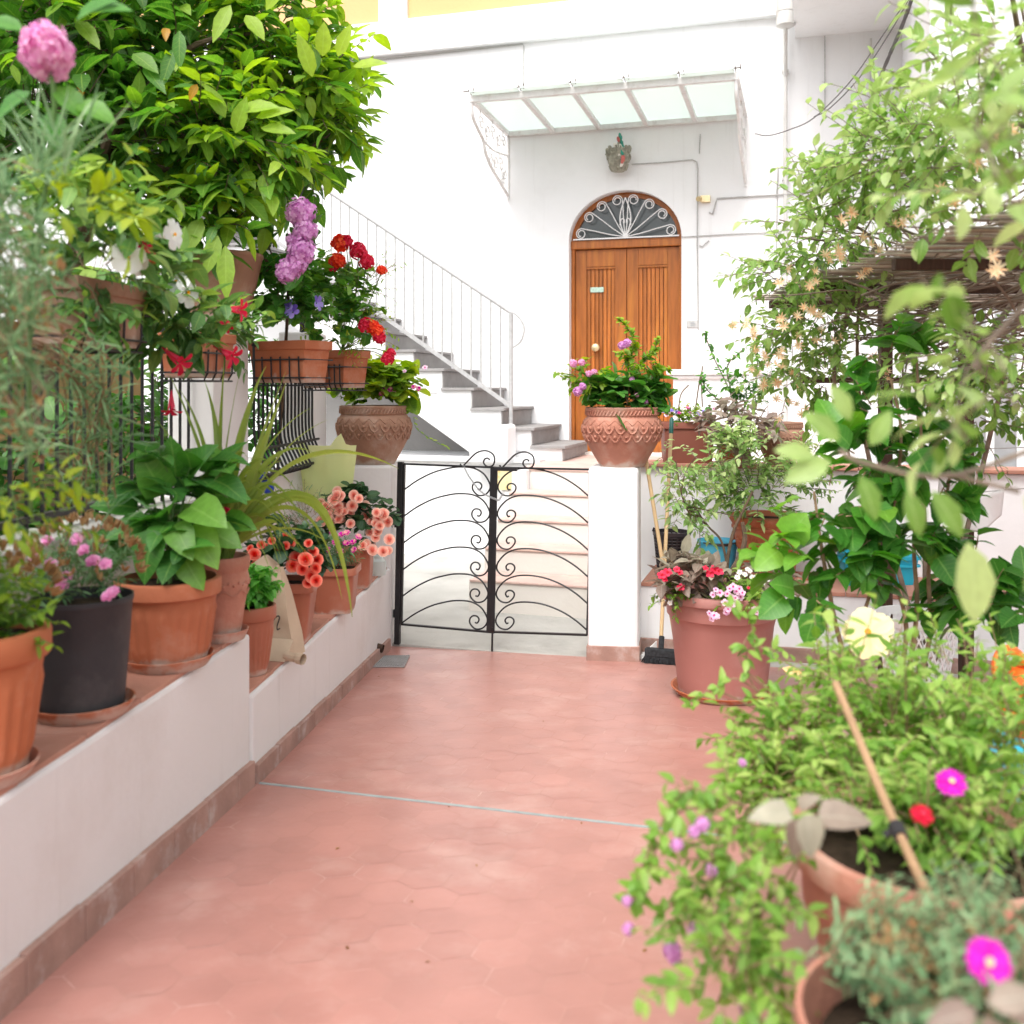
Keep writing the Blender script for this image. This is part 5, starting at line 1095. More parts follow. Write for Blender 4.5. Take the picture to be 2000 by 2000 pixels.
hy2 = thing('hydrangea_shrub', 'tall hydrangea stem with one round pink head, upper left', 'shrub', P(70, 700, 2.1))
stm = MB(); lv = Leaves(); p = P(92, 100, 2.1); place('flower_head', 'hydrangea', p, (.1, -.8, .4), .053, hy2).scale = (.048, .048, .063)
stm.tube(smooth_path([P(60, 1000, 2.3), P(60, 600, 2.2), P(105, 250, 2.12), p], 6), .005, 6)
for px, py, dx_, dz_ in ((110, 170, .6, -.5), (60, 180, -.6, -.4), (150, 200, .8, -.3), (100, 215, .2, -.8), (45, 60, -.8, .3), (150, 40, .7, .5), (170, 25, .9, .2)): lv.add(P(px, py, 2.12), (dx_, -.2, dz_), (0, -.7, .7), .10, .055, ru(.3, .7), .25, .25)
lv.build('foliage', L['hydrangea'], hy2); stm.build('plant_stem', M['green_stem'], hy2)

# ================================================================ lemon tree over the railing
tr = thing('lemon_tree', 'large lemon tree, leaves coloured lime where sunlit and dark where shaded, upper left', 'tree', (-2.05, 4.7, -.1))
bk_ = MB(); T0 = Vector((-2.05, 4.7, -.1))
bk_.tube(smooth_path([T0, (-2.0, 4.65, .8), (-2.1, 4.6, 1.6), (-1.95, 4.6, 2.2), (-1.8, 4.6, 2.7)], 5), [.075 - .0018 * i for i in range(21)], 10)
for pts, r0 in (([(-1.95, 4.6, 2.2), P(220, 250, 4.3), P(280, 215, 4.35), P(400, 270, 4.5), P(480, 330, 4.6)], .026), ([(-1.95, 4.6, 2.2), P(150, 300, 4.4), P(60, 120, 4.4)], .03), ([(-1.8, 4.6, 2.7), P(360, 100, 4.6), P(520, 60, 4.8)], .024), ([(-1.95, 4.6, 2.2), P(250, 330, 4.4), P(420, 350, 4.6), P(580, 300, 4.8), P(650, 260, 4.9)], .02), ([P(400, 270, 4.5), P(520, 200, 4.7), P(620, 150, 4.8)], .016), ([(-1.8, 4.6, 2.7), (-1.9, 4.8, 3.3), (-1.7, 4.8, 3.8)], .03)):
    q = smooth_path(pts, 6); bk_.tube(q, [r0 * (1 - .75 * i / (len(q) - 1)) for i in range(len(q))], 7)
bk_.build('trunk', M['bark'], tr, smooth=True)
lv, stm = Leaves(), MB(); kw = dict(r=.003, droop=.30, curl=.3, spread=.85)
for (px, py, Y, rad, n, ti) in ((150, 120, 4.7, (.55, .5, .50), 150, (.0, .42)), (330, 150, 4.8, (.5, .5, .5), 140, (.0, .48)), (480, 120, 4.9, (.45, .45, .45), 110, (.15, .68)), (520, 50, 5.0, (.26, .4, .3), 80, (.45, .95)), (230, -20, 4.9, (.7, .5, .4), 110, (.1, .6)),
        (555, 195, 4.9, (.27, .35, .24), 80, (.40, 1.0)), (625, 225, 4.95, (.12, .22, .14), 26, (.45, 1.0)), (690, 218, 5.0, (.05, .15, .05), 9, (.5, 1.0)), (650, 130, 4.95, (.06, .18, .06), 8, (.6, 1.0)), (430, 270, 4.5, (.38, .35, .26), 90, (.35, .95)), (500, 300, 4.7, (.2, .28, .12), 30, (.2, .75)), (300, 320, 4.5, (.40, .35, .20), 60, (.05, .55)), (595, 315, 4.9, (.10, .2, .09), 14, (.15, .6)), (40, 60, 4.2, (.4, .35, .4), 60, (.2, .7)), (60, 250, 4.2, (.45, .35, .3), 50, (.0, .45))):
    blob(lv, stm, P(px, py, Y), rad, n, 8, .22, .125, .055, ti, None, **kw)  # backlight and inner shade put into the tints: lime right, dark left
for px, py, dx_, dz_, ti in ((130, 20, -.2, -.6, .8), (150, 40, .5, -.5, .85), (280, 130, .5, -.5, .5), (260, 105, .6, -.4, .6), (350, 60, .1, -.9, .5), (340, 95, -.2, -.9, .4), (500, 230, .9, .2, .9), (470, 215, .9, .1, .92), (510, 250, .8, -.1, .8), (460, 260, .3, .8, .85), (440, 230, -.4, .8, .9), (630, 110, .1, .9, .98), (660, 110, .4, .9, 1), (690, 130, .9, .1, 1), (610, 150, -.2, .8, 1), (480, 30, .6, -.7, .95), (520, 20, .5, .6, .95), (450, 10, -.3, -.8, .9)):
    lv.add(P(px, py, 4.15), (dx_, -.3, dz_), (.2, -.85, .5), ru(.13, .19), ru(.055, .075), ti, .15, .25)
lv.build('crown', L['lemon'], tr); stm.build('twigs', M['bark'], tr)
lv = Leaves()
for px, py in ((325, 55), (165, 180), (385, 165), (190, 318), (155, 160)): lv.add(P(px, py, 4.0), (ru(-.5, .5), -.3, ru(-1, -.2)), (.2, -.9, .3), .075, .035, ru(.0, .4), .3, .4)
lv.build('yellowing_leaves', leaf_mat('yellowed_leaf', (.45, .22, .02), (.60, .30, .015), (.70, .42, .05), .45), tr)
pl_ = MB(); pl_.tube([P(591, 900, 5.95), P(591, 330, 5.95)], .018, 8); tag(pl_.build('dark_post', M['iron'], None, smooth=True, o3=Vector((0, 0, 0))), 'thin dark metal post rising behind the lilac hydrangea heads', 'post')
# shade planting behind the bars
for k, (x, y, h_) in enumerate(((-1.95, 2.6, .75), (-2.0, 3.3, .85), (-2.05, 4.0, .8), (-1.68, 6.95, 1.1), (-1.85, 5.25, .8), (-2.0, 6.0, 1.0))):
    t = thing('garden_bush', ['dark leafy bush behind the black bars, nearest the camera', 'dark leafy bush behind the middle of the black bars', 'dark leafy bush behind the bars near the white pillar', 'dark leafy bush behind the bulging black grille', 'dark leafy bush behind the white pillar carrying the big round pot', 'dark leafy bush between pillar and grille, farther back'][k], 'bush', (x, y, -.1), 'bushes behind the bars')
    lv, stm = Leaves(), MB(); blob(lv, stm, (x, y, h_ + .3), (.32, .36, .5), 60, 7, .2, .10, .06, (.0, .5), (x, y, .1), r=.004); lv.build('foliage', L['hydrangea'], t, 'round'); stm.tube([(x, y, -.1), (x, y, h_)], .02, 6); stm.build('plant_stem', M['bark'], t)

# ================================================================ right side: pots on the pillar and wall
c = Vector((.645, 6.0, 1.118)); t = thing('potted_plant', 'large pink clay urn with scalloped pattern on the right gate pillar', 'potted plant', c, 'patterned urns')
pot(t, 'urn', c, .232, .345, M['pink_terra'])
lv, stm = Leaves(), MB(); blob(lv, stm, c + Vector((.02, 0, .40)), (.20, .15, .10), 60, 6, .11, .10, .075, (.1, .6), c + Vector((0, 0, .28)), r=.003)
lv.build('foliage', L['hydrangea'], t, 'round'); stm.build('plant_stem', M['green_stem'], t)
lv, stm = Leaves(), MB()
for pts in ([(1225, 790), (1215, 720), (1240, 680), (1225, 640), (1205, 622)], [(1235, 790), (1250, 720), (1275, 690), (1285, 660)], [(1180, 790), (1150, 740), (1115, 715)], [(1190, 790), (1170, 750), (1125, 760)], [(1225, 790), (1230, 715), (1205, 690)], [(1270, 780), (1275, 730), (1290, 725), (1310, 722)]):
    q = smooth_path([P(x, y, 5.95) for x, y in pts], 6); stm.tube(q, .003, 5)
    for i, p in enumerate(q[8:]):
        f = i / max(1, len(q) - 9)
        for k in range(4): lv.add(p, rv() + Vector((0, -.2, .4)), (0, -.5, .8), ru(.035, .06) * (1.1 - .5 * f), .024, clamp(.3 + .5 * f + ru(-.2, .2)), .2, .2)
blob(lv, stm, P(1140, 735, 5.95), (.10, .1, .06), 20, 6, .08, .05, .03, (.3, .8), None, r=.002); blob(lv, stm, P(1250, 705, 5.95), (.09, .1, .07), 16, 6, .08, .055, .03, (.3, .85), None, r=.002)
lv.build('tall_foliage', L['lime'], t); stm.build('plant_stem', M['brown_stem'], t)
for px, py, s_, ky in ((1215, 675, .022, 'lilac_umbel'), (1225, 670, .022, 'lilac_umbel'), (1128, 765, .024, 'lilac_umbel'), (1138, 755, .02, 'lilac_umbel'), (1120, 710, .022, 'pink_umbel'), (1136, 708, .02, 'pink_umbel'), (1150, 730, .018, 'pink_umbel'), (1160, 727, .018, 'pink_umbel'), (1234, 740, .014, 'lilac_umbel'), (1244, 772, .012, 'pink_umbel'), (1262, 785, .013, 'lilac_umbel')): place('flower_head', ky, P(px, py, 5.85), (ru(-.4, .4), -.7, .7), s_, t)
c = R0 + UR * .27 - NR * .74; c = Vector((c.x + .10, c.y, 1.086)); t = thing('potted_plant', 'brownish red rectangular planter of pansies between urn and shrubs', 'potted plant', c)
c2 = P(1342, 900, c.y); c.x = c2.x
pot(t, 'square', c, .185, .265, M['brown_plastic'], .15, .6)
bush(t, c + Vector((0, -.02, .30)), (.16, .09, .04), 60, 7, .07, .03, .018, 'lime', (.2, .8), root=c + Vector((0, 0, .2)), r=.0014)
for i in range(24): place('flower', random.choice(['pansy', 'pansy', 'dianthus_dark', 'yellow_five', 'verbena']), c + Vector((ru(-.17, .17), ru(-.12, 0), ru(.30, .36))), (ru(-.4, .4), -.7, .7), ru(.012, .018), t)
g = MB()
for pts in ([(1325, 800), (1330, 770), (1345, 752)], [(1358, 800), (1366, 745), (1372, 720)], [(1372, 795), (1370, 745), (1372, 715)]): g.tube(smooth_path([P(x, y, c.y) for x, y in pts], 4), .005, 5)
g.build('bare_plant_stem', M['twig'], t)
c = R0 + UR * .95 - NR * .74; c.z = 1.086; c2 = P(1525, 880, c.y); c.x = c2.x; t = thing('potted_plant', 'small patterned clay urn of daisies at the right end of the wall', 'potted plant', c, 'patterned urns')
pot(t, 'urn', c, .15, .27, M['old_terra'])
bush(t, P(1470, 760, c.y - .05), (.16, .12, .12), 60, 7, .10, .045, .018, 'hydrangea', (.1, .6), root=c + Vector((0, 0, .2)), r=.002)
for px, py in ((1446, 742), (1455, 752), (1462, 740), (1478, 745), (1490, 752), (1502, 748), (1510, 758), (1484, 762), (1500, 770), (1440, 755), (1470, 735), (1450, 765)): place('flower', 'white_five', P(px, py, c.y - .2), (ru(-.4, .4), -.9, .5), .021, t)
lv, stm = Leaves(), MB(); cb = P(1430, 890, 6.35); t = thing('potted_plant', 'grey purple leafed plant in a clay pot on the wall coping', 'potted plant', Vector((cb.x + .12, cb.y + .1, 1.086)))
pot(t, 'plain', Vector((cb.x + .03, 6.52, 1.086)), .10, .14, M['terra'])
blob(lv, stm, P(1440, 835, 6.3), (.19, .12, .10), 46, 6, .12, .10, .048, (.1, .8), Vector((cb.x + .03, 6.52, 1.2)), r=.003, droop=.4); lv.build('foliage', L['plum'], t); stm.build('plant_stem', M['brown_stem'], t)
lv, stm = Leaves(), MB()                                # tall twiggy shrub beside it
t = thing('twiggy_shrub', 'twiggy small leafed shrub rising against the white parapet', 'shrub', P(1450, 900, 6.6))
for pts in ([(1450, 900), (1430, 780), (1395, 700), (1375, 650)], [(1455, 900), (1440, 800), (1420, 720), (1455, 680)], [(1460, 900), (1470, 790), (1480, 700), (1475, 670)], [(1450, 900), (1415, 800), (1380, 760), (1370, 735)], [(1450, 900), (1400, 840), (1385, 790)]):
    q = smooth_path([P(x, y, 6.55) for x, y in pts], 7); stm.tube(q, .004, 5)
    for i, p in enumerate(q[6:]):
        for k in range(3): lv.add(p + rv(.012), rv() + Vector((0, -.2, .3)), (0, -.5, .8), ru(.03, .055), .02, ru(.2, .8), .2, .2)
lv.build('foliage', L['hydrangea'], t); stm.build('plant_stem', M['twig'], t)

# pots and things on the right ledge
def onledge(px, b, z=.42):                               # a point on the right ledge, b back from its front edge
    o = R0 - NR * b; a = (px - 1000) / 2000; k = (a * o.y - o.x) / (UR.x - a * UR.y); q = o + UR * k; return Vector((q.x, q.y, z))
c = onledge(1500, .34, .445); t = thing('potted_plant', 'large moulded terracotta pot of variegated shrub on the right ledge', 'potted plant', c)
pot(t, 'banded', c, .235, .36, M['terra'], .155)
lv, stm = Leaves(), MB()
blob(lv, stm, P(1470, 960, 6.05), (.27, .18, .16), 120, 8, .13, .055, .026, (.15, .85), c + Vector((0, 0, .34)), r=.0025)
blob(lv, stm, P(1440, 880, 6.0), (.16, .15, .10), 60, 8, .13, .05, .024, (.2, .95), c + Vector((0, 0, .4)), r=.0025)
blob(lv, stm, P(1560, 920, 6.0), (.16, .15, .16), 60, 8, .13, .05, .022, (.15, .85), c + Vector((0, 0, .4)), r=.0025)
lv.build('foliage', L['citrus'], t); stm.build('plant_stem', M['twig'], t)
o = c.copy(); o.z = .42; saucer(o, .2, 'round clay saucer under the moulded pot on the right ledge', 'terra', .028)
o = onledge(1556, .12, .42); saucer(o, .105, 'empty clay saucer in front of the moulded pot', 'terra', .03)
c = onledge(1312, .36); bk2 = thing('waste_basket', 'tall dark perforated plastic basket between broom handles and blue bucket', 'basket', c)
g = MB(); hh = .26; r0, r1 = .085, .112
for k in range(22):
    th = 2 * math.pi * k / 22; g.tube([c + Vector((math.cos(th) * (r0 + (r1 - r0) * f), math.sin(th) * (r0 + (r1 - r0) * f), hh * f)) for f in (.03, .5, .97)], .0055, 5)
for j in range(12):
    f = .05 + .075 * j; r = r0 + (r1 - r0) * f; g.tube([c + Vector((math.cos(a) * r, math.sin(a) * r, hh * f)) for a in np.linspace(0, 6.283, 25)], .005, 5)
g.lathe([(.001, 0), (r0 * .9, 0), (r0, .03), (r0 * .97, .03), (.001, .012)], c, 24); g.lathe([(r1, hh * .9), (r1 * 1.05, hh * .91), (r1 * 1.05, hh), (r1 * .97, hh), (r1 * .96, hh * .9), (r1, hh * .9)], c, 28); g.build('basket_body', M['basket'], bk2, smooth=True)
g = MB(); g.lathe([(r0 * .85, .02), (r1 * .88, hh * .9)], c, 24); g.build('liner', M['basket'], bk2, smooth=True)
g = MB(); g.tube([c + Vector((-.12, -.02, hh)), c + Vector((-.115, -.02, hh + .02)), c + Vector((-.10, -.02, hh + .012))], .008, 6); g.build('handle', M['basket'], bk2)
c = onledge(1402, .36); b1 = thing('bucket', 'translucent cyan bucket on the ledge left of the moulded pot', 'bucket', c)
g = MB(); g.lathe([(.001, .004), (.088, .004), (.09, .0), (.094, .01), (.118, .2), (.126, .202), (.128, .215), (.122, .216), (.114, .205), (.09, .02)], c, 36); g.build('bucket_body', M['cyan'], b1, smooth=True)
g = MB(); g.tube(arc(c + Vector((0, 0, .21)), (1, 0, 0), (0, -.98, -.02), .13, .6, 2.5, 14), .004, 5); g.tube(arc(c + Vector((0, 0, .205)), (1, 0, 0), (0, -1, -.02), .134, 1.2, 1.95, 6), .008, 6); g.build('handle', M['basket'], b1)
for px, b, hh, lb in ((1680, .30, .22, 'turquoise rectangular tub on the ledge behind the hibiscus stems'), (1745, .38, .17, 'second turquoise tub, right of the first behind hibiscus leaves')):
    c = onledge(px, b); t = thing('tub', lb, 'tub', c, 'turquoise tubs'); g = MB(); g.lathe([(.001, 0), (.095, 0), (.12, hh * .86), (.135, hh * .88), (.135, hh), (.125, hh), (.11, hh * .85), (.09, .01)], c, 40, sq=.8); g.build('tub_body', M['teal'], t, smooth=True)
    g = MB(); g.lathe([(.12, hh * .62), (.131, hh * .63), (.131, hh * .70), (.12, hh * .71)], c, 40, sq=.8); g.build('band', M['teal'], t)
t = thing('laundry_basket', 'white perforated plastic basket on the floor behind hibiscus stems', 'basket', P(1790, 1290, 5.0)); c = P(1790, 1290, 5.0); c.z = floor_z(5.0); g = MB()
hh = .40; r0, r1 = .13, .19
for k in range(30):
    for sg in (1, -1):
        g.tube([c + Vector((math.cos(a) * (r0 + (r1 - r0) * f), math.sin(a) * (r0 + (r1 - r0) * f), hh * f)) for f, a in ((f, 2 * math.pi * k / 30 + sg * f * 1.1) for f in np.linspace(.04, .92, 8))], .0055, 4)
g.lathe([(r1 * .96, hh * .9), (r1 * 1.03, hh * .9), (r1 * 1.06, hh), (r1 * .98, hh), (r1 * .96, hh * .9)], c, 40); g.lathe([(.001, 0), (r0, 0), (r0 * 1.03, .04), (r0, .04), (.001, .01)], c, 40); g.build('basket_body', M['white_plastic'], t, smooth=True)
# brooms and dustpan leaning by the pillar
def broom(p0, p1, label, head):
    t = thing('broom', label, 'broom', p0, 'brooms leaning by the gate pillar'); g = MB(); d = (p1 - p0)
    g.tube([p0, p0 + d * .925], .0115, 10); g.build('handle', M['stick'], t, smooth=True); g = MB(); g.tube([p0 + d * .924, p0 + d * .99, p1], [.0135, .0135, .006], 10); g.build('grip', M['green_plastic'], t, smooth=True)
    if head:
        g = MB(); h0 = p0 + Vector((.0, -.02, .0)); a = Vector((.93, -.3, 0)).normalized()
        q0, q1 = h0 - a * .09 + Vector((0, 0, -.025)), h0 + a * .17 + Vector((0, 0, -.025)); e = Vector((.06, .19, 0)).normalized() * .028; u_ = Vector((0, 0, .045))
        g.hexa([q0 - e * 1.0, q1 - e * 1.0, q1 + e, q0 + e, q0 - e * .8 + u_, q1 - e * .8 + u_, q1 + e * .8 + u_, q0 + e * .8 + u_]); g.tube([h0 - a * .0 + Vector((0, 0, .015)), h0 + d.normalized() * .09], .017, 8); g.build('broom_head', M['brush'], t, bevel=.01)
        g = MB()
        for i in range(420):
            f = random.random(); b = q0.lerp(q1, f) + e * ru(-.9, .9); o_ = Vector((ru(-.02, .02) + (f - .5) * .02, ru(-.03, .0), -.055 + .0 * f)); z = floor_z(b.y) + .004
            en = b + o_; en.z = z + ru(0, .004); g.tube([b + Vector((0, 0, .006)), en], .0016, 3, cap=False)
        g.hexa([q0 - e * 1.05 - u_ * .9, q1 - e * 1.05 - u_ * .9, q1 + e - u_ * .9, q0 + e - u_ * .9, q0 - e * .95, q1 - e * .95, q1 + e * .9, q0 + e * .9]); g.build('bristles', M['brush'], t)
b0 = P(1290, 1272, 5.78); broom(b0, P(1312, 815, 6.30), 'broom with black brush head, right of two by the pillar', True)
b1_ = P(1322, 1276, 5.86); b1_.z = floor_z(5.86) + .05; broom(b1_, P(1243, 782, 6.02), 'plain wooden broom pole crossing left over the pillar edge', False)
dp_ = P(1268, 1300, 5.86); t = thing('dustpan', 'pale grey dustpan on the red floor behind the black broom head', 'dustpan', dp_); dp_.z = floor_z(5.86); g = MB(); a = Vector((.95, -.3, 0)); bvec = Vector((.12, .19, 0))
pq = [dp_ - a * .05, dp_ + a * .17, dp_ + a * .17 + bvec, dp_ - a * .05 + bvec]; e = Vector((0, 0, .004)); g.hexa([p + e * .2 for p in pq] + [pq[0] + e * 1.5, pq[1] + e * 1.5, pq[2] + e * 4, pq[3] + e * 4])
for p, q in ((pq[0], pq[3]), (pq[2], pq[3]), (pq[1], pq[2])): g.hexa([p, q, q + a * .005, p + a * .005, p + Vector((0, 0, .02)), q + Vector((0, 0, .06)), q + a * .005 + Vector((0, 0, .06)), p + a * .005 + Vector((0, 0, .02))])
g.build('pan', M['white_plastic'], t); g = MB(); g.tube([pq[3].lerp(pq[2], .5) + Vector((0, 0, .05)), pq[3].lerp(pq[2], .5) + Vector((.03, .05, .16))], .012, 8); g.build('handle', M['grey_metal'], t)

# big mauve pot on the terrace
c = Vector((1.03, 5.02, floor_z(5.02) + .02)); t = thing('potted_plant', 'big mauve plastic pot of plum leaves and mixed flowers on red floor', 'potted plant', c)
pot(t, 'plain', c, .298, .50, M['mauve'], .212); o = c.copy(); o.z = floor_z(5.02) + .004; saucer(o, .25, 'orange clay saucer under the big mauve pot on the floor', 'terra2', .04)
lv, stm = Leaves(), MB()
blob(lv, stm, P(1345, 1130, 4.88), (.12, .1, .07), 46, 6, .09, .085, .05, (.1, .8), c + Vector((-.1, 0, .42)), r=.003, droop=.3); blob(lv, stm, P(1365, 1125, 4.95), (.12, .1, .03), 14, 6, .08, .085, .05, (.2, .9), c + Vector((-.05, 0, .42)), r=.003); blob(lv, stm, P(1490, 1130, 4.95), (.10, .1, .07), 22, 6, .09, .08, .045, (.2, .9), c + Vector((.1, 0, .42)), r=.003)
lv.build('plum_foliage', L['plum'], t); stm.build('plant_stem', M['brown_stem'], t)
lv, stm = Leaves(), MB(); blob(lv, stm, P(1440, 1165, 4.85), (.20, .14, .05), 80, 8, .08, .04, .017, (.2, .8), c + Vector((0, 0, .42)), r=.0016); blob(lv, stm, P(1320, 1165, 4.86), (.09, .08, .04), 26, 8, .07, .035, .016, (0, .5), None, r=.0016); lv.build('green_foliage', L['bed'], t); stm.build('plant_stem', M['green_stem'], t)
for px, py, s_ in ((1293, 1123, .03), (1304, 1118, .03), (1297, 1130, .026), (1322, 1112, .022), (1328, 1118, .02), (1396, 1113, .032), (1388, 1120, .03), (1404, 1116, .03), (1330, 1147, .026), (1378, 1110, .02), (1450, 1160, .014), (1462, 1148, .012)): place('flower', 'impatiens', P(px, py, 4.72), (ru(-.4, .4), -.7, .7), s_ * .75, t)
for px, py in ((1425, 1150), (1432, 1146), (1438, 1155), (1444, 1150), (1450, 1158), (1420, 1160), (1428, 1165), (1436, 1168), (1446, 1166), (1416, 1177), (1422, 1190), (1418, 1196), (1395, 1202), (1390, 1208), (1400, 1204), (1474, 1190), (1478, 1196), (1398, 1152), (1406, 1158), (1440, 1178), (1430, 1182), (1500, 1160), (1392, 1162), (1385, 1198)): place('flower', 'verbena', P(px, py, 4.66 + ru(-.03, .05)), (ru(-.4, .4), -.9, .5), ru(.013, .018), t)
for px, py in ((1445, 1118), (1455, 1122), (1465, 1116), (1470, 1128), (1480, 1130), (1490, 1138), (1498, 1130), (1440, 1128), (1500, 1155), (1515, 1160), (1308, 1178), (1312, 1170), (1460, 1112), (1520, 1190), (1524, 1195)): place('flower', 'white_five', P(px, py, 4.76 + ru(-.03, .08)), (ru(-.4, .4), -.8, .6), ru(.012, .02), t)
stm, lv = MB(), Leaves(); tb = P(1422, 1165, 5.0)
for pts, r0 in (([(1422, 1170), (1430, 1120), (1448, 1085), (1455, 1050), (1450, 1020)], .020), ([(1424, 1140), (1420, 1100), (1432, 1040), (1450, 1000), (1470, 960)], .011), ([(1424, 1130), (1410, 1060), (1385, 1030), (1370, 1010)], .007), ([(1370, 1010), (1345, 1000), (1330, 960), (1320, 900)], .005), ([(1385, 1030), (1350, 1000), (1340, 990), (1400, 1000), (1440, 1010)], .004), ([(1330, 960), (1340, 920), (1360, 890)], .004), ([(1370, 1010), (1355, 990), (1345, 1030)], .004)):
    q = smooth_path([P(x, y, 5.0) for x, y in pts], 6); stm.tube(q, [r0 * (1 - .5 * i / (len(q) - 1)) for i in range(len(q))], 7)
stm.build('branches', M['bark'], t, smooth=True)
stm = MB()
for px, py, rx, rz, n in ((1325, 935, .06, .06, 12), (1345, 960, .10, .09, 26), (1330, 1000, .06, .08, 14), (1365, 1030, .06, .05, 12), (1300, 890, .03, .03, 4), (1385, 910, .09, .07, 16)): blob(lv, stm, P(px, py, 5.0), (rx, .08, rz), n, 6, .10, .05, .022, (.2, .8), None, r=.002, droop=.5)
lv.build('shrub_foliage', L['citrus'], t); stm.build('shrub_twigs', M['twig'], t)
# ================================================================ pergola with reed mat and honeysuckle
pg = thing('pergola', 'dark wooden pergola roofed with dry reed matting on the right', 'pergola', (2.0, 4.0, .2))
g = MB()
for x, y in ((1.95, 5.35), (2.35, 5.30), (2.4, 2.7), (1.45, 2.75)):
    if (x, y) == (1.45, 2.75): continue
    o_ = MB(); o_.box(x - .03, x + .03, y - .03, y + .03, floor_z(y) - .05, 1.99); o_.build('post', M['dark_wood'], pg, bevel=.004)
for y in (2.7, 3.6, 4.5, 5.33): o_ = MB(); o_.box(1.34, 3.3, y - .02, y + .02, 1.99, 2.03); o_.build('beam', M['dark_wood'], pg, bevel=.004)
o_ = MB(); o_.box(1.5, 3.2, 5.27, 5.31, 1.60, 1.63); o_.build('rail', M['dark_wood'], pg)
for k in range(210):
    y = 2.5 + 2.95 * k / 210 + ru(-.004, .004); x0 = 1.28 + ru(-.03, .10); g.tube([(x0, y, 2.045 + ru(-.012, .012)), ((x0 + 3.3) / 2, y + ru(-.012, .012), 2.04 + ru(-.02, .01)), (3.3, y + ru(-.02, .02), 2.045)], ru(.003, .005), 5, ru(0, 1))
for x in (1.5, 1.95, 2.4, 2.85): g.tube([(x, 2.5, 2.035), (x, 4, 2.03), (x, 5.45, 2.035)], .004, 4)
g.build('reed_mat', M['reed'], pg)
hs_ = thing('honeysuckle_vine', 'honeysuckle vine with cream and apricot flowers sprawling over the pergola', 'vine', (2.0, 4.6, .1))
stm = MB(); lv, lv2 = Leaves(), Leaves()
for pts in ([(2.1, 5.2, .1), (2.05, 5.1, 1.0), (1.9, 4.9, 1.9), (1.6, 4.5, 2.2), (1.4, 4.2, 2.25)], [(2.12, 5.2, .1), (2.3, 5.0, 1.2), (2.2, 4.4, 2.0), (1.9, 3.6, 2.3), (1.5, 3.0, 2.35)], [(2.1, 5.15, .1), (1.75, 5.0, 1.2), (1.62, 4.8, 1.7), (1.5, 4.4, 2.1)], [(2.2, 4.4, 2.0), (1.8, 4.2, 1.6), (1.65, 4.3, 1.3)], [(1.9, 3.6, 2.3), (1.6, 3.2, 2.6), (1.35, 2.8, 2.75)], [(1.5, 3.0, 2.35), (1.3, 2.4, 2.2), (1.05, 1.9, 2.1)], [(1.6, 4.5, 2.2), (1.45, 4.6, 1.7), (1.55, 4.7, 1.25)]):
    q = smooth_path(pts, 8); stm.tube(q, [.014 * (1 - .6 * i / (len(q) - 1)) for i in range(len(q))], 6)
for i in range(240):                                   # tangle of bare runners on and under the mat
    a = Vector((ru(1.6, 2.8), ru(2.8, 5.2), ru(1.8, 2.4))); pts = [a]
    d = Vector((ru(-1, .6), ru(-.5, .5), ru(-.3, .3)))
    for k in range(4): d = (d + rv(.4)).normalized(); pts.append(pts[-1] + d * ru(.08, .18))
    stm.tube(smooth_path(pts, 4), ru(.0018, .005), 4, cap=False)
kw = dict(r=.0022, droop=.45, curl=.35, spread=.85)
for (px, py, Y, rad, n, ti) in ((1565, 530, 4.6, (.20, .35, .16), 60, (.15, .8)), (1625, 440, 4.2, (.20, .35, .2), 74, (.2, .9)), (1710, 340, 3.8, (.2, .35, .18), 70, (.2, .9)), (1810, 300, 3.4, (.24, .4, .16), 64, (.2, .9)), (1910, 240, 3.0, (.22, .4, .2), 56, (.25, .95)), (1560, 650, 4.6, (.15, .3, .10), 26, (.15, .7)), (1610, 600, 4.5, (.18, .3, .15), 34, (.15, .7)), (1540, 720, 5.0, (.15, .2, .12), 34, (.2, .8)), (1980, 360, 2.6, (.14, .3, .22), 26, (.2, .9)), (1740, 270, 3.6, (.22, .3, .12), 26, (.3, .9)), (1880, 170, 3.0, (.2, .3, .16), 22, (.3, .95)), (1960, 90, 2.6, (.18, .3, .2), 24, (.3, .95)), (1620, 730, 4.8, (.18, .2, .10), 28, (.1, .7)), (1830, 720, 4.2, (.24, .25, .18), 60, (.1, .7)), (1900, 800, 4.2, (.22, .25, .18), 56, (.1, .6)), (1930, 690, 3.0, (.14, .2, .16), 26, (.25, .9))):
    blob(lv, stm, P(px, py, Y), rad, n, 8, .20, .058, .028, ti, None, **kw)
for i, (px, py, Y) in enumerate(((1500, 600, 4.6), (1510, 510, 4.5), (1590, 330, 4.0), (1640, 240, 3.8), (1700, 170, 3.6), (1820, 210, 3.0), (1460, 505, 4.6), (1880, 60, 2.7), (1840, 50, 2.7), (1740, 200, 3.5), (1620, 310, 4.0))):
    spray(lv, stm, P(px + 60, py + 45, Y), (-1, -.2, .6), .3, 9, .055, .026, (.4, .9), r=.002, droop=.3)
for i in range(26):                                    # big near leaves, out of focus at the right edge
    px, py = ru(1880, 2060), ru(120, 900); py = py if py < 430 or py > 700 else ru(60, 430); p = P(px, py, ru(1.1, 1.6)); spray(lv2, stm, p, (ru(-1, .3), ru(-.4, .4), ru(-.4, .8)), .14, 5, .062, .030, (.2, .95), r=.0022)
for pts in ([(2040, 870), (1850, 930), (1690, 905), (1640, 880)], [(2040, 560), (1940, 660), (1900, 720)], [(1990, 960), (1850, 925)]):
    q = smooth_path([P(x, y, 1.45) for x, y in pts], 6); stm.tube(q, .004, 6)
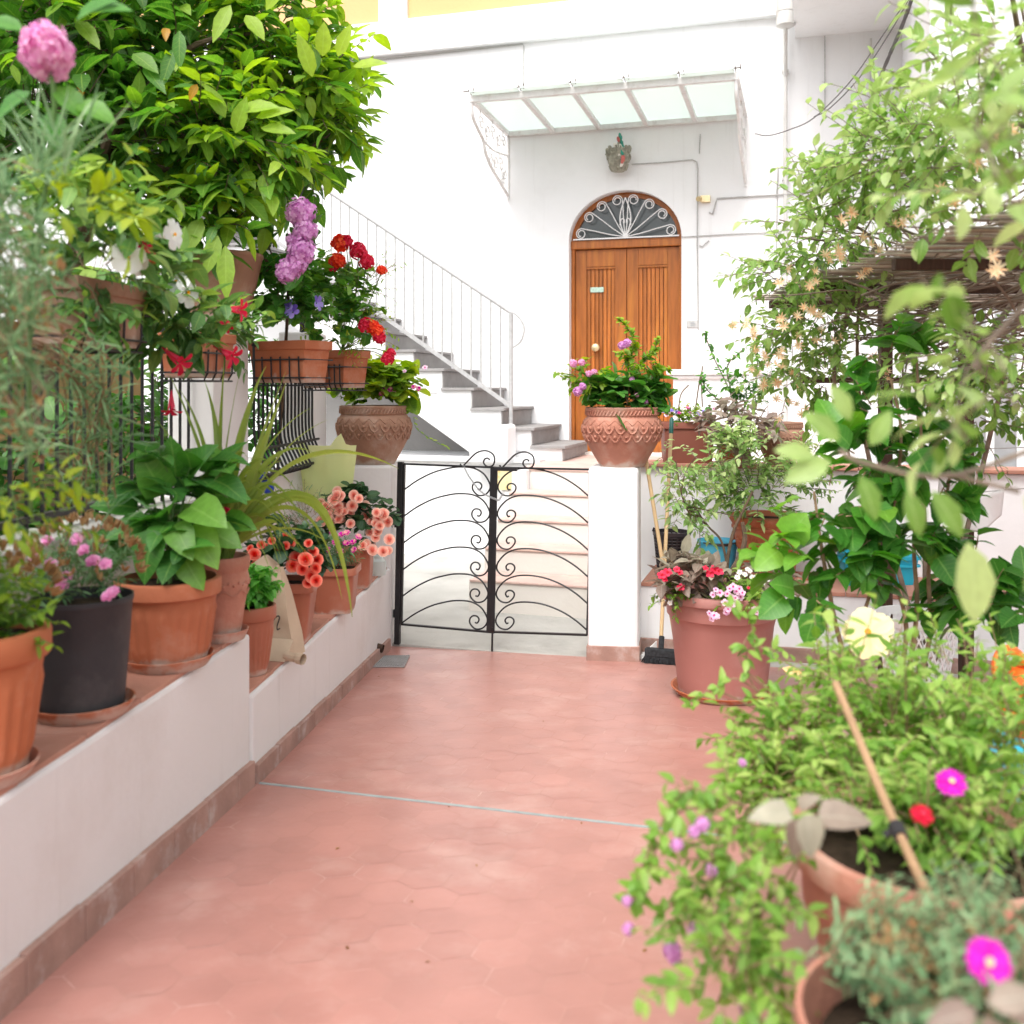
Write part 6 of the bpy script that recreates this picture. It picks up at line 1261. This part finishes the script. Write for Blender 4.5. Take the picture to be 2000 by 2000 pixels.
for i in range(150):                                   # dry brushwood bundled under the mat
    a = Vector((ru(1.45, 2.0), ru(3.7, 4.7), ru(1.70, 2.1))); d = Vector((1, ru(-.4, .4), ru(-.1, .45))).normalized(); b = a + d * ru(.2, .5)
    stm.tube([a, (a + b) / 2 + rv(.03), b + rv(.03)], ru(.002, .0045), 4, cap=False)
for px, py, dx_, dz_, ti, ln in ((1640, 860, -.6, .5, .6, .07), (1680, 930, .3, -.8, .35, .07), (1620, 900, -.8, -.3, .7, .075), (1700, 870, .4, .8, .6, .06), (1770, 960, .3, -.9, .4, .07), (1660, 820, -.4, .8, .7, .06), (1590, 890, -.9, .2, .75, .06), (1890, 1060, .1, -1, .97, .12), (1820, 960, .5, -.7, .5, .08)): lv2.add(P(px, py, 1.45), (dx_, -.2, dz_), (0, -.9, .4), ln, ln * .5, ti, .2, .25)
lv.build('foliage', L['honeysuckle'], hs_); lv2.build('near_foliage', L['honeysuckle'], hs_, 'lance'); stm.build('plant_stem', M['twig'], hs_)
spots = [(1470, 630, 4.5), (1490, 670, 4.6), (1530, 690, 4.6), (1560, 600, 4.3), (1600, 620, 4.3), (1520, 760, 4.9), (1500, 740, 4.9), (1550, 740, 4.9), (1590, 570, 4.2), (1575, 660, 4.4), (1510, 700, 4.7), (1480, 700, 4.7), (1640, 500, 4.0), (1620, 660, 4.4), (1680, 540, 4.0), (1700, 480, 3.8), (1760, 420, 3.4), (1540, 540, 4.4), (1850, 380, 3.0), (1900, 320, 2.8), (1930, 520, 2.6), (1780, 650, 4.0), (1600, 520, 4.1), (1660, 430, 3.7), (1545, 800, 5.0), (1570, 780, 5.0), (1450, 640, 4.6), (1535, 640, 4.4), (1720, 720, 4.6), (1960, 250, 2.6)]
for px, py, Y in spots:
    for k in range(3): place('flower', 'honey', P(px + ru(-22, 22), py + ru(-22, 22), Y - .1), (ru(-.6, .6), -.8, ru(-.2, .8)), ru(.022, .034), hs_)

# ================================================================ hibiscus shrub behind the flower bed
hb = thing('hibiscus_shrub', 'tall hibiscus with broad leaves, several stems and one big cream bloom', 'shrub', (1.35, 3.7, floor_z(3.7)))
stm, lv = MB(), Leaves(); hb0 = Vector((1.35, 3.7, floor_z(3.7)))
for pts, Y in (([(1690, 1400), (1640, 1250), (1615, 1130), (1600, 1040), (1590, 960)], 3.6), ([(1740, 1400), (1770, 1230), (1740, 1080), (1760, 860), (1740, 740)], 3.7), ([(1760, 1400), (1790, 1200), (1785, 1060), (1800, 900), (1790, 700)], 3.7), ([(1770, 1400), (1815, 1250), (1815, 1100), (1850, 960), (1870, 800)], 3.7), ([(1700, 1400), (1660, 1280), (1700, 1150), (1690, 1000)], 3.6)):
    q = smooth_path([P(x, y, Y) for x, y in pts], 7); stm.tube([hb0 + rv(.04) * .5] + q, [.012] + [.010 * (1 - .55 * i / (len(q) - 1)) for i in range(len(q))], 7)
for (px, py, Y, rad, n, ti) in ((1740, 810, 3.7, (.18, .15, .12), 12, (.0, .5)), (1790, 900, 3.7, (.2, .15, .14), 14, (.0, .5)), (1690, 900, 3.6, (.16, .15, .12), 11, (.1, .6)), (1830, 1010, 3.7, (.14, .15, .12), 9, (0, .5)), (1740, 1020, 3.6, (.2, .15, .10), 12, (.05, .55)), (1620, 1000, 3.55, (.12, .12, .14), 11, (.2, .75)), (1590, 1150, 3.5, (.08, .1, .08), 5, (.2, .75)), (1880, 1120, 3.7, (.12, .15, .12), 12, (0, .4)), (1910, 1180, 3.6, (.12, .12, .1), 9, (0, .4)), (1680, 1100, 3.6, (.12, .12, .08), 10, (.1, .5)), (1720, 690, 3.8, (.14, .15, .08), 10, (.2, .7)), (1540, 1060, 3.5, (.06, .06, .08), 6, (.5, .95))):
    blob(lv, stm, P(px, py, Y), rad, n, 5, .10, .105, .075, ti, None, r=.003, droop=.35)
for px, py, dx_, dz_, ti in ((1590, 1200, -.3, -.8, .45), (1550, 1150, -.5, .2, .6), (1530, 1165, -.6, -.4, .5), (1520, 1075, -.5, -.3, .95), (1540, 1050, .4, .7, .95), (1700, 990, .4, -.5, .5), (1830, 1090, .4, -.6, .2), (1790, 880, .3, -.6, .3), (1660, 870, -.5, .5, .45)): lv.add(P(px, py, 3.45), (dx_, -.3, dz_), (0, -.85, .5), ru(.10, .15), ru(.08, .12), ti, .2, .2)
lv.build('foliage', L['hibiscus'], hb, 'heart'); stm.build('plant_stem', M['brown_stem'], hb)
place('flower', 'hibiscus', P(1697, 1237, 3.30), (-.35, -1, .25), .088, hb, .6)
l_ = Leaves()
for k in range(6): l_.add(P(1528, 1305, 3.3), (.95, -.1, -.35 + ru(-.12, .12)), (ru(-.3, .3), -.8, .5), .10, .03, ru(.5, .99), .1, .6)
l_.build('spent_flower', L['cream'], hb)

# ================================================================ foreground pots at the lower right
c = Vector((.74, 1.80, .30)); c.z = floor_z(1.8); t = thing('potted_plant', 'big foreground terracotta pot spilling green bedding plants and lilac flowers', 'potted plant', c, 'foreground terracotta pots')
pot(t, 'plain', c, .245, .52, M['pink_terra'], .15); rz = c.z + .50
lv, stm, lp = Leaves(), MB(), Leaves()
kw = dict(r=.0018, droop=.35, spread=.85)
for (px, py, Y, rad, n, ti) in ((1530, 1450, 2.35, (.10, .15, .05), 46, (.2, .8)), (1600, 1440, 2.3, (.17, .18, .08), 80, (.15, .8)), (1740, 1430, 2.25, (.17, .18, .09), 80, (.15, .75)), (1880, 1440, 2.2, (.17, .18, .10), 80, (.15, .75)), (1990, 1480, 2.0, (.12, .15, .12), 50, (.15, .7)), (1500, 1510, 2.2, (.06, .14, .04), 32, (.2, .8)), (1530, 1530, 2.15, (.13, .14, .05), 60, (.2, .85)), (1700, 1530, 2.05, (.16, .10, .04), 60, (.15, .8)), (1880, 1540, 2.0, (.15, .10, .05), 60, (.1, .75)), (1680, 1590, 1.85, (.08, .06, .025), 24, (.2, .8)), (1800, 1600, 1.82, (.10, .06, .03), 34, (.15, .8)), (1930, 1610, 1.8, (.10, .06, .03), 34, (.1, .75)), (1700, 1350, 2.6, (.2, .18, .08), 60, (.15, .7)), (1860, 1340, 2.6, (.2, .18, .10), 60, (.15, .7)), (1960, 1400, 2.4, (.15, .15, .1), 50, (.1, .6))):
    blob(lv, stm, P(px, py, Y), rad, n, 9, .09, .036, .015, ti, None, **kw)
for (px, py, Y, rad, n, ti) in ((1440, 1600, 1.75, (.06, .1, .04), 18, (.1, .75)), (1430, 1690, 1.65, (.06, .08, .06), 24, (.1, .7)), (1470, 1760, 1.6, (.05, .07, .05), 20, (.05, .6)), (1420, 1830, 1.5, (.03, .06, .05), 12, (.1, .6)), (1450, 1900, 1.45, (.03, .06, .05), 13, (.1, .6)), (1400, 1920, 1.4, (.03, .05, .05), 12, (.1, .6)), (1390, 1740, 1.6, (.04, .06, .03), 9, (.1, .7))):
    blob(lv, stm, P(px, py, Y), rad, n, 8, .09, .032, .015, ti, None, r=.0016, droop=.8, spread=.85)
for pts in ([(1560, 1640), (1420, 1560), (1330, 1550), (1260, 1680), (1235, 1760)], [(1560, 1640), (1440, 1600), (1340, 1580), (1290, 1640), (1260, 1720), (1240, 1780)], [(1560, 1660), (1450, 1700), (1350, 1740), (1290, 1790)], [(1570, 1660), (1480, 1800), (1400, 1960)], [(1570, 1660), (1500, 1850), (1480, 2000)], [(1540, 1420), (1400, 1350), (1350, 1380)], [(1600, 1420), (1450, 1300), (1470, 1220), (1420, 1180)], [(1600, 1420), (1480, 1350), (1460, 1270), (1520, 1270)], [(1560, 1420), (1450, 1330), (1400, 1340)]):
    Y_ = 1.7 if pts[0][1] > 1500 else 2.5; q = smooth_path([P(x, y, Y_) for x, y in pts], 7); stm.tube(q, .0020, 5, cap=False)
    for i, p in enumerate(q[10:]):
        if i % 2 == 0:
            for k in range(3): lv.add(p, rv() + Vector((0, -.2, -.1)), (0, -.6, .8), ru(.025, .045), .017, ru(.25, .8), .25, .25)
for i in range(20):                                    # taller leafy shoots standing out of the bed
    bx_, Y_ = ru(1600, 2000), ru(2.15, 2.6); b = P(bx_, 1440, Y_); spray(lv, stm, b, (ru(-.5, .4), ru(-.3, .3), 1), ru(.20, .36), 13, .058, .021, (.2, .85), r=.0028, droop=.12, spread=.9, whorl=3, flat=1)
lv.build('foliage', L['bed'], t); stm.build('plant_stem', M['brown_stem'], t)
for px, py, s_ in ((1362, 1820, .022), (1312, 1855, .018), (1318, 1870, .014), (1228, 1815, .012), (1225, 1760, .010), (1322, 1650, .012), (1372, 1610, .014), (1356, 1625, .012), (1462, 1790, .014), (1478, 1870, .012), (1456, 1970, .014), (1390, 1700, .012), (1450, 1490, .010)): place('flower_head', 'lilac_umbel', P(px, py, 1.62 if py > 1560 else 2), (ru(-.4, .4), -.8, .5), s_ * .72, t)
place('flower', 'ice', P(1858, 1530, 1.75), (-.1, -.6, .8), .031, t); place('flower', 'ice_red', P(1800, 1592, 1.7), (0, -.6, .8), .022, t)
lp = Leaves()                                          # plum leaves lying over its rim
for px, py, dx_, dz_, ln, Y in ((1545, 1590, -.9, .15, .085, 1.45), (1560, 1600, -.15, -1, .075, 1.42), (1575, 1590, .15, -1, .085, 1.40), (1600, 1595, .95, .15, .10, 1.45), (1560, 1575, .4, .4, .05, 1.5)): lp.add(P(px, py, Y), (dx_, -.25, dz_), (0, -.6, .8), ln * .78, ln * .46, ru(.3, .95), .3, .3)
lp.build('plum_leaf', L['plum'], t, 'heart')
c = Vector((.55, 1.25, floor_z(1.25))); t = thing('potted_plant', 'terracotta pot of fleshy grey green ice plant with a magenta daisy, bottom right', 'potted plant', c, 'foreground terracotta pots')
pot(t, 'nursery', c, .195, .50, M['pink_terra'], .13)
lv, stm, dr_ = Leaves(), MB(), Leaves()
for (px, py, Y, rad, n) in ((1810, 1890, 1.32, (.11, .10, .04), 90), (1910, 1860, 1.3, (.10, .10, .05), 80), (1970, 1920, 1.2, (.10, .1, .05), 60), (1770, 1850, 1.38, (.07, .08, .03), 30), (1860, 1960, 1.15, (.08, .06, .04), 46), (1975, 1800, 1.38, (.08, .1, .04), 50), (1730, 1900, 1.35, (.05, .06, .03), 22)):
    blob(lv, stm, P(px, py, Y), rad, n, 9, .07, .022, .0050, (.1, .75), None, r=.0014, droop=.2, spread=1.0, flat=1)
for i in range(90):
    p = P(ru(1700, 2000), ru(1800, 1960), ru(1.15, 1.4))
    for k in range(4): dr_.add(p, rv() + Vector((0, -.3, .4)), rv(), .011, .006, ru(0, 1), .1, .3)
lv.build('foliage', L['ice'], t, 'needle'); stm.build('plant_stem', M['brown_stem'], t); dr_.build('dry_foliage', L['dry'], t)
place('flower', 'ice', P(1930, 1878, 1.10), (-.15, -.9, .5), .0275, t)
lp = Leaves()
for px, py, dx_, dz_, ln in ((1905, 1975, -.9, -.1, .06), (1930, 1960, .7, .3, .06), (1920, 1985, .3, -.8, .06), (1960, 1965, .9, -.2, .06)): lp.add(P(px, py, .95), (dx_, -.2, dz_), (0, -.7, .7), ln * .85, ln * .5, ru(.3, .7), .3, .3)
lp.build('plum_leaf', L['plum'], t)
# cane stake tied across the pots
g = MB(); a, m_, b = P(1632, 1335, 1.95), P(1755, 1625, 1.62), P(1905, 1935, 1.22)
t = thing('cane_stake', 'pale bamboo cane slanting across the foreground pots with dark tie', 'cane', b); g.tube(smooth_path([a, m_, b], 6), .0075, 8); g.build('cane', M['cane'], t, smooth=True)
g = MB(); d = (b - a).normalized(); g.tube([m_ - d * .015, m_ + d * .015], .0125, 10); g.tube([m_ - d * .01, m_ - d * .01 + Vector((-.02, 0, -.012))], .006, 6); g.build('tie', M['ink'], t, smooth=True)

# things half hidden at the right edge
c = P(1985, 1310, 3.2); t = thing('watering_can', 'bright orange plastic watering can at the right edge', 'watering can', Vector((c.x, c.y, floor_z(3.2))))
g = MB(); z0 = floor_z(3.2)
st2 = MB(); st2.box(c.x - .16, c.x + .25, c.y - .13, c.y + .15, z0, .50); tag(st2.build('blue_crate', M['teal'], None, bevel=.02, o3=Vector((0, 0, 0))), 'blue plastic crate under the orange watering can at right edge', 'crate')
g.lathe([(.001, 0), (.085, 0), (.09, .02), (.085, .17), (.06, .20), (.055, .205), (.05, .19), (.08, .02)], (c.x + .05, c.y, .502), 28); g.tube(smooth_path([(c.x + .05, c.y, .70), (c.x - .02, c.y, .76), (c.x - .07, c.y - .02, .72), (c.x - .045, c.y - .01, .58)], 5), .016, 8); g.build('can_body', M['orange'], t, smooth=True)
g = MB(); g.tube([(c.x + .13, c.y, .55), (c.x + .26, c.y, .72)], [.022, .012], 10); g.build('spout', M['orange'], t, smooth=True)
# towels on a line by the wing
t = thing('towel', 'white towel draped over a line at the right, nearer the house', 'towel', P(1880, 960, 5.6)); rng2 = 0
g = MB(); vs = []; nx, nz = 12, 10; o0 = P(1835, 880, 5.6); o1 = P(1905, 878, 5.5)
for j in range(nz + 1):
    for i in range(nx + 1):
        u, f = i / nx, j / nz; p = o0.lerp(o1, u) + Vector((0, .03 * math.sin(u * 9) * f, -.34 * f - .02 * math.sin(u * 5))); vs.append(p)
g.add(vs, [(j * (nx + 1) + i, j * (nx + 1) + i + 1, (j + 1) * (nx + 1) + i + 1, (j + 1) * (nx + 1) + i) for j in range(nz) for i in range(nx)]); o = g.build('cloth', M['white_cloth'], t, smooth=True); sm = o.modifiers.new('thick', 'SOLIDIFY'); sm.thickness = .012
t = thing('towel', 'folded white towel with a sagging hem, lower one on the right', 'towel', P(1930, 1000, 5.3))
g = MB(); vs = []; o0 = P(1845, 968, 5.3); o1 = P(1962, 958, 5.2)
for j in range(nz + 1):
    for i in range(nx + 1):
        u, f = i / nx, j / nz; p = o0.lerp(o1, u) + Vector((0, .03 * math.sin(u * 7 + 1) * f, -.13 * f - .05 * math.sin(u * 3.14) * (.3 + f))); vs.append(p)
g.add(vs, [(j * (nx + 1) + i, j * (nx + 1) + i + 1, (j + 1) * (nx + 1) + i + 1, (j + 1) * (nx + 1) + i) for j in range(nz) for i in range(nx)]); o = g.build('cloth', M['white_cloth'], t, smooth=True); sm = o.modifiers.new('thick', 'SOLIDIFY'); sm.thickness = .03
g = MB(); g.tube([P(1830, 880, 5.62), P(2050, 872, 5.4)], .003, 5); g.tube([P(1840, 967, 5.32), P(2050, 950, 5.15)], .003, 5); tag(g.build('clothes_line', M['cable']), 'thin double clothes line carrying white towels at right', 'clothes line')
# shell crusted lantern over the door
q = Fp(1208, 305, .13); t = thing('wall_lantern', 'wall lantern crusted with shells and coral above the arched door', 'lantern', q)
g = MB(); k_ = .0047
g.lathe([(.001, -.15), (.055, -.15), (.085, -.10), (.105, -.02), (.11, .06), (.09, .07), (.06, .05), (.001, .04)], q, 20)
for i in range(150):
    th = ru(0, 6.28); z = ru(-.14, .08); r = .06 + .05 * clamp((z + .15) / .15); g.ball(q + Vector((math.cos(th) * r, math.sin(th) * r, z)), (ru(.008, .022), ru(.008, .018), ru(.012, .03)), 6, 4, rot=Matrix.Rotation(ru(0, 3), 3, rv()))
g.build('lantern_body', M['shell'], t); sh = {'shell_white': [(-.02, .0, .10), (.0, -.10, -.02), (.01, -.09, .07), (.02, -.1, -.10), (-.04, -.05, .09)], 'shell_red': [(.03, -.105, -.05), (.025, -.11, -.07), (-.005, -.03, .155), (.035, -.1, -.03)], 'shell_teal': [(.02, -.02, .17), (.028, -.02, .13), (.035, -.02, .10), (.025, -.105, .01), (.01, -.03, .19), (.04, -.03, .075)]}
for kx, ps in sh.items():
    g = MB()
    for p in ps: g.ball(q + Vector(p), (.016, .014, .030), 7, 5, rot=Matrix.Rotation(ru(-.5, .5), 3, 'Y'))
    g.build('coral' if kx == 'shell_red' else ('glass_chips' if kx == 'shell_teal' else 'white_shells'), M[kx], t)
g = MB(); g.tube([q + Vector((.01, .02, .06)), q + Vector((.012, .0, .20))], [.035, .006], 8); g.tube([q, q - N * .14], .012, 6); g.build('bracket', M['shell'], t)

# a few dry leaf bits dropped on the terrace
for k, (px, py) in enumerate(((876, 1577), (664, 1657), (1135, 1607), (800, 1762), (1264, 1856), (840, 1880), (930, 1690), (675, 1850), (1060, 1410), (742, 1322))):
    q = G(px, py); l_ = Leaves(); th = ru(0, 6.28); l_.add((0, 0, .002), (math.cos(th), math.sin(th), .15), (0, 0, 1), ru(.010, .022), ru(.005, .009), ru(0, .7), .4, .5)
    o = l_.build('fallen_leaf', L['dry'], None, 'lance'); o.location = q; tag(o, 'tiny dry leaf scrap lying on the red tiled floor', 'leaf', 'dry leaf scraps on the floor')
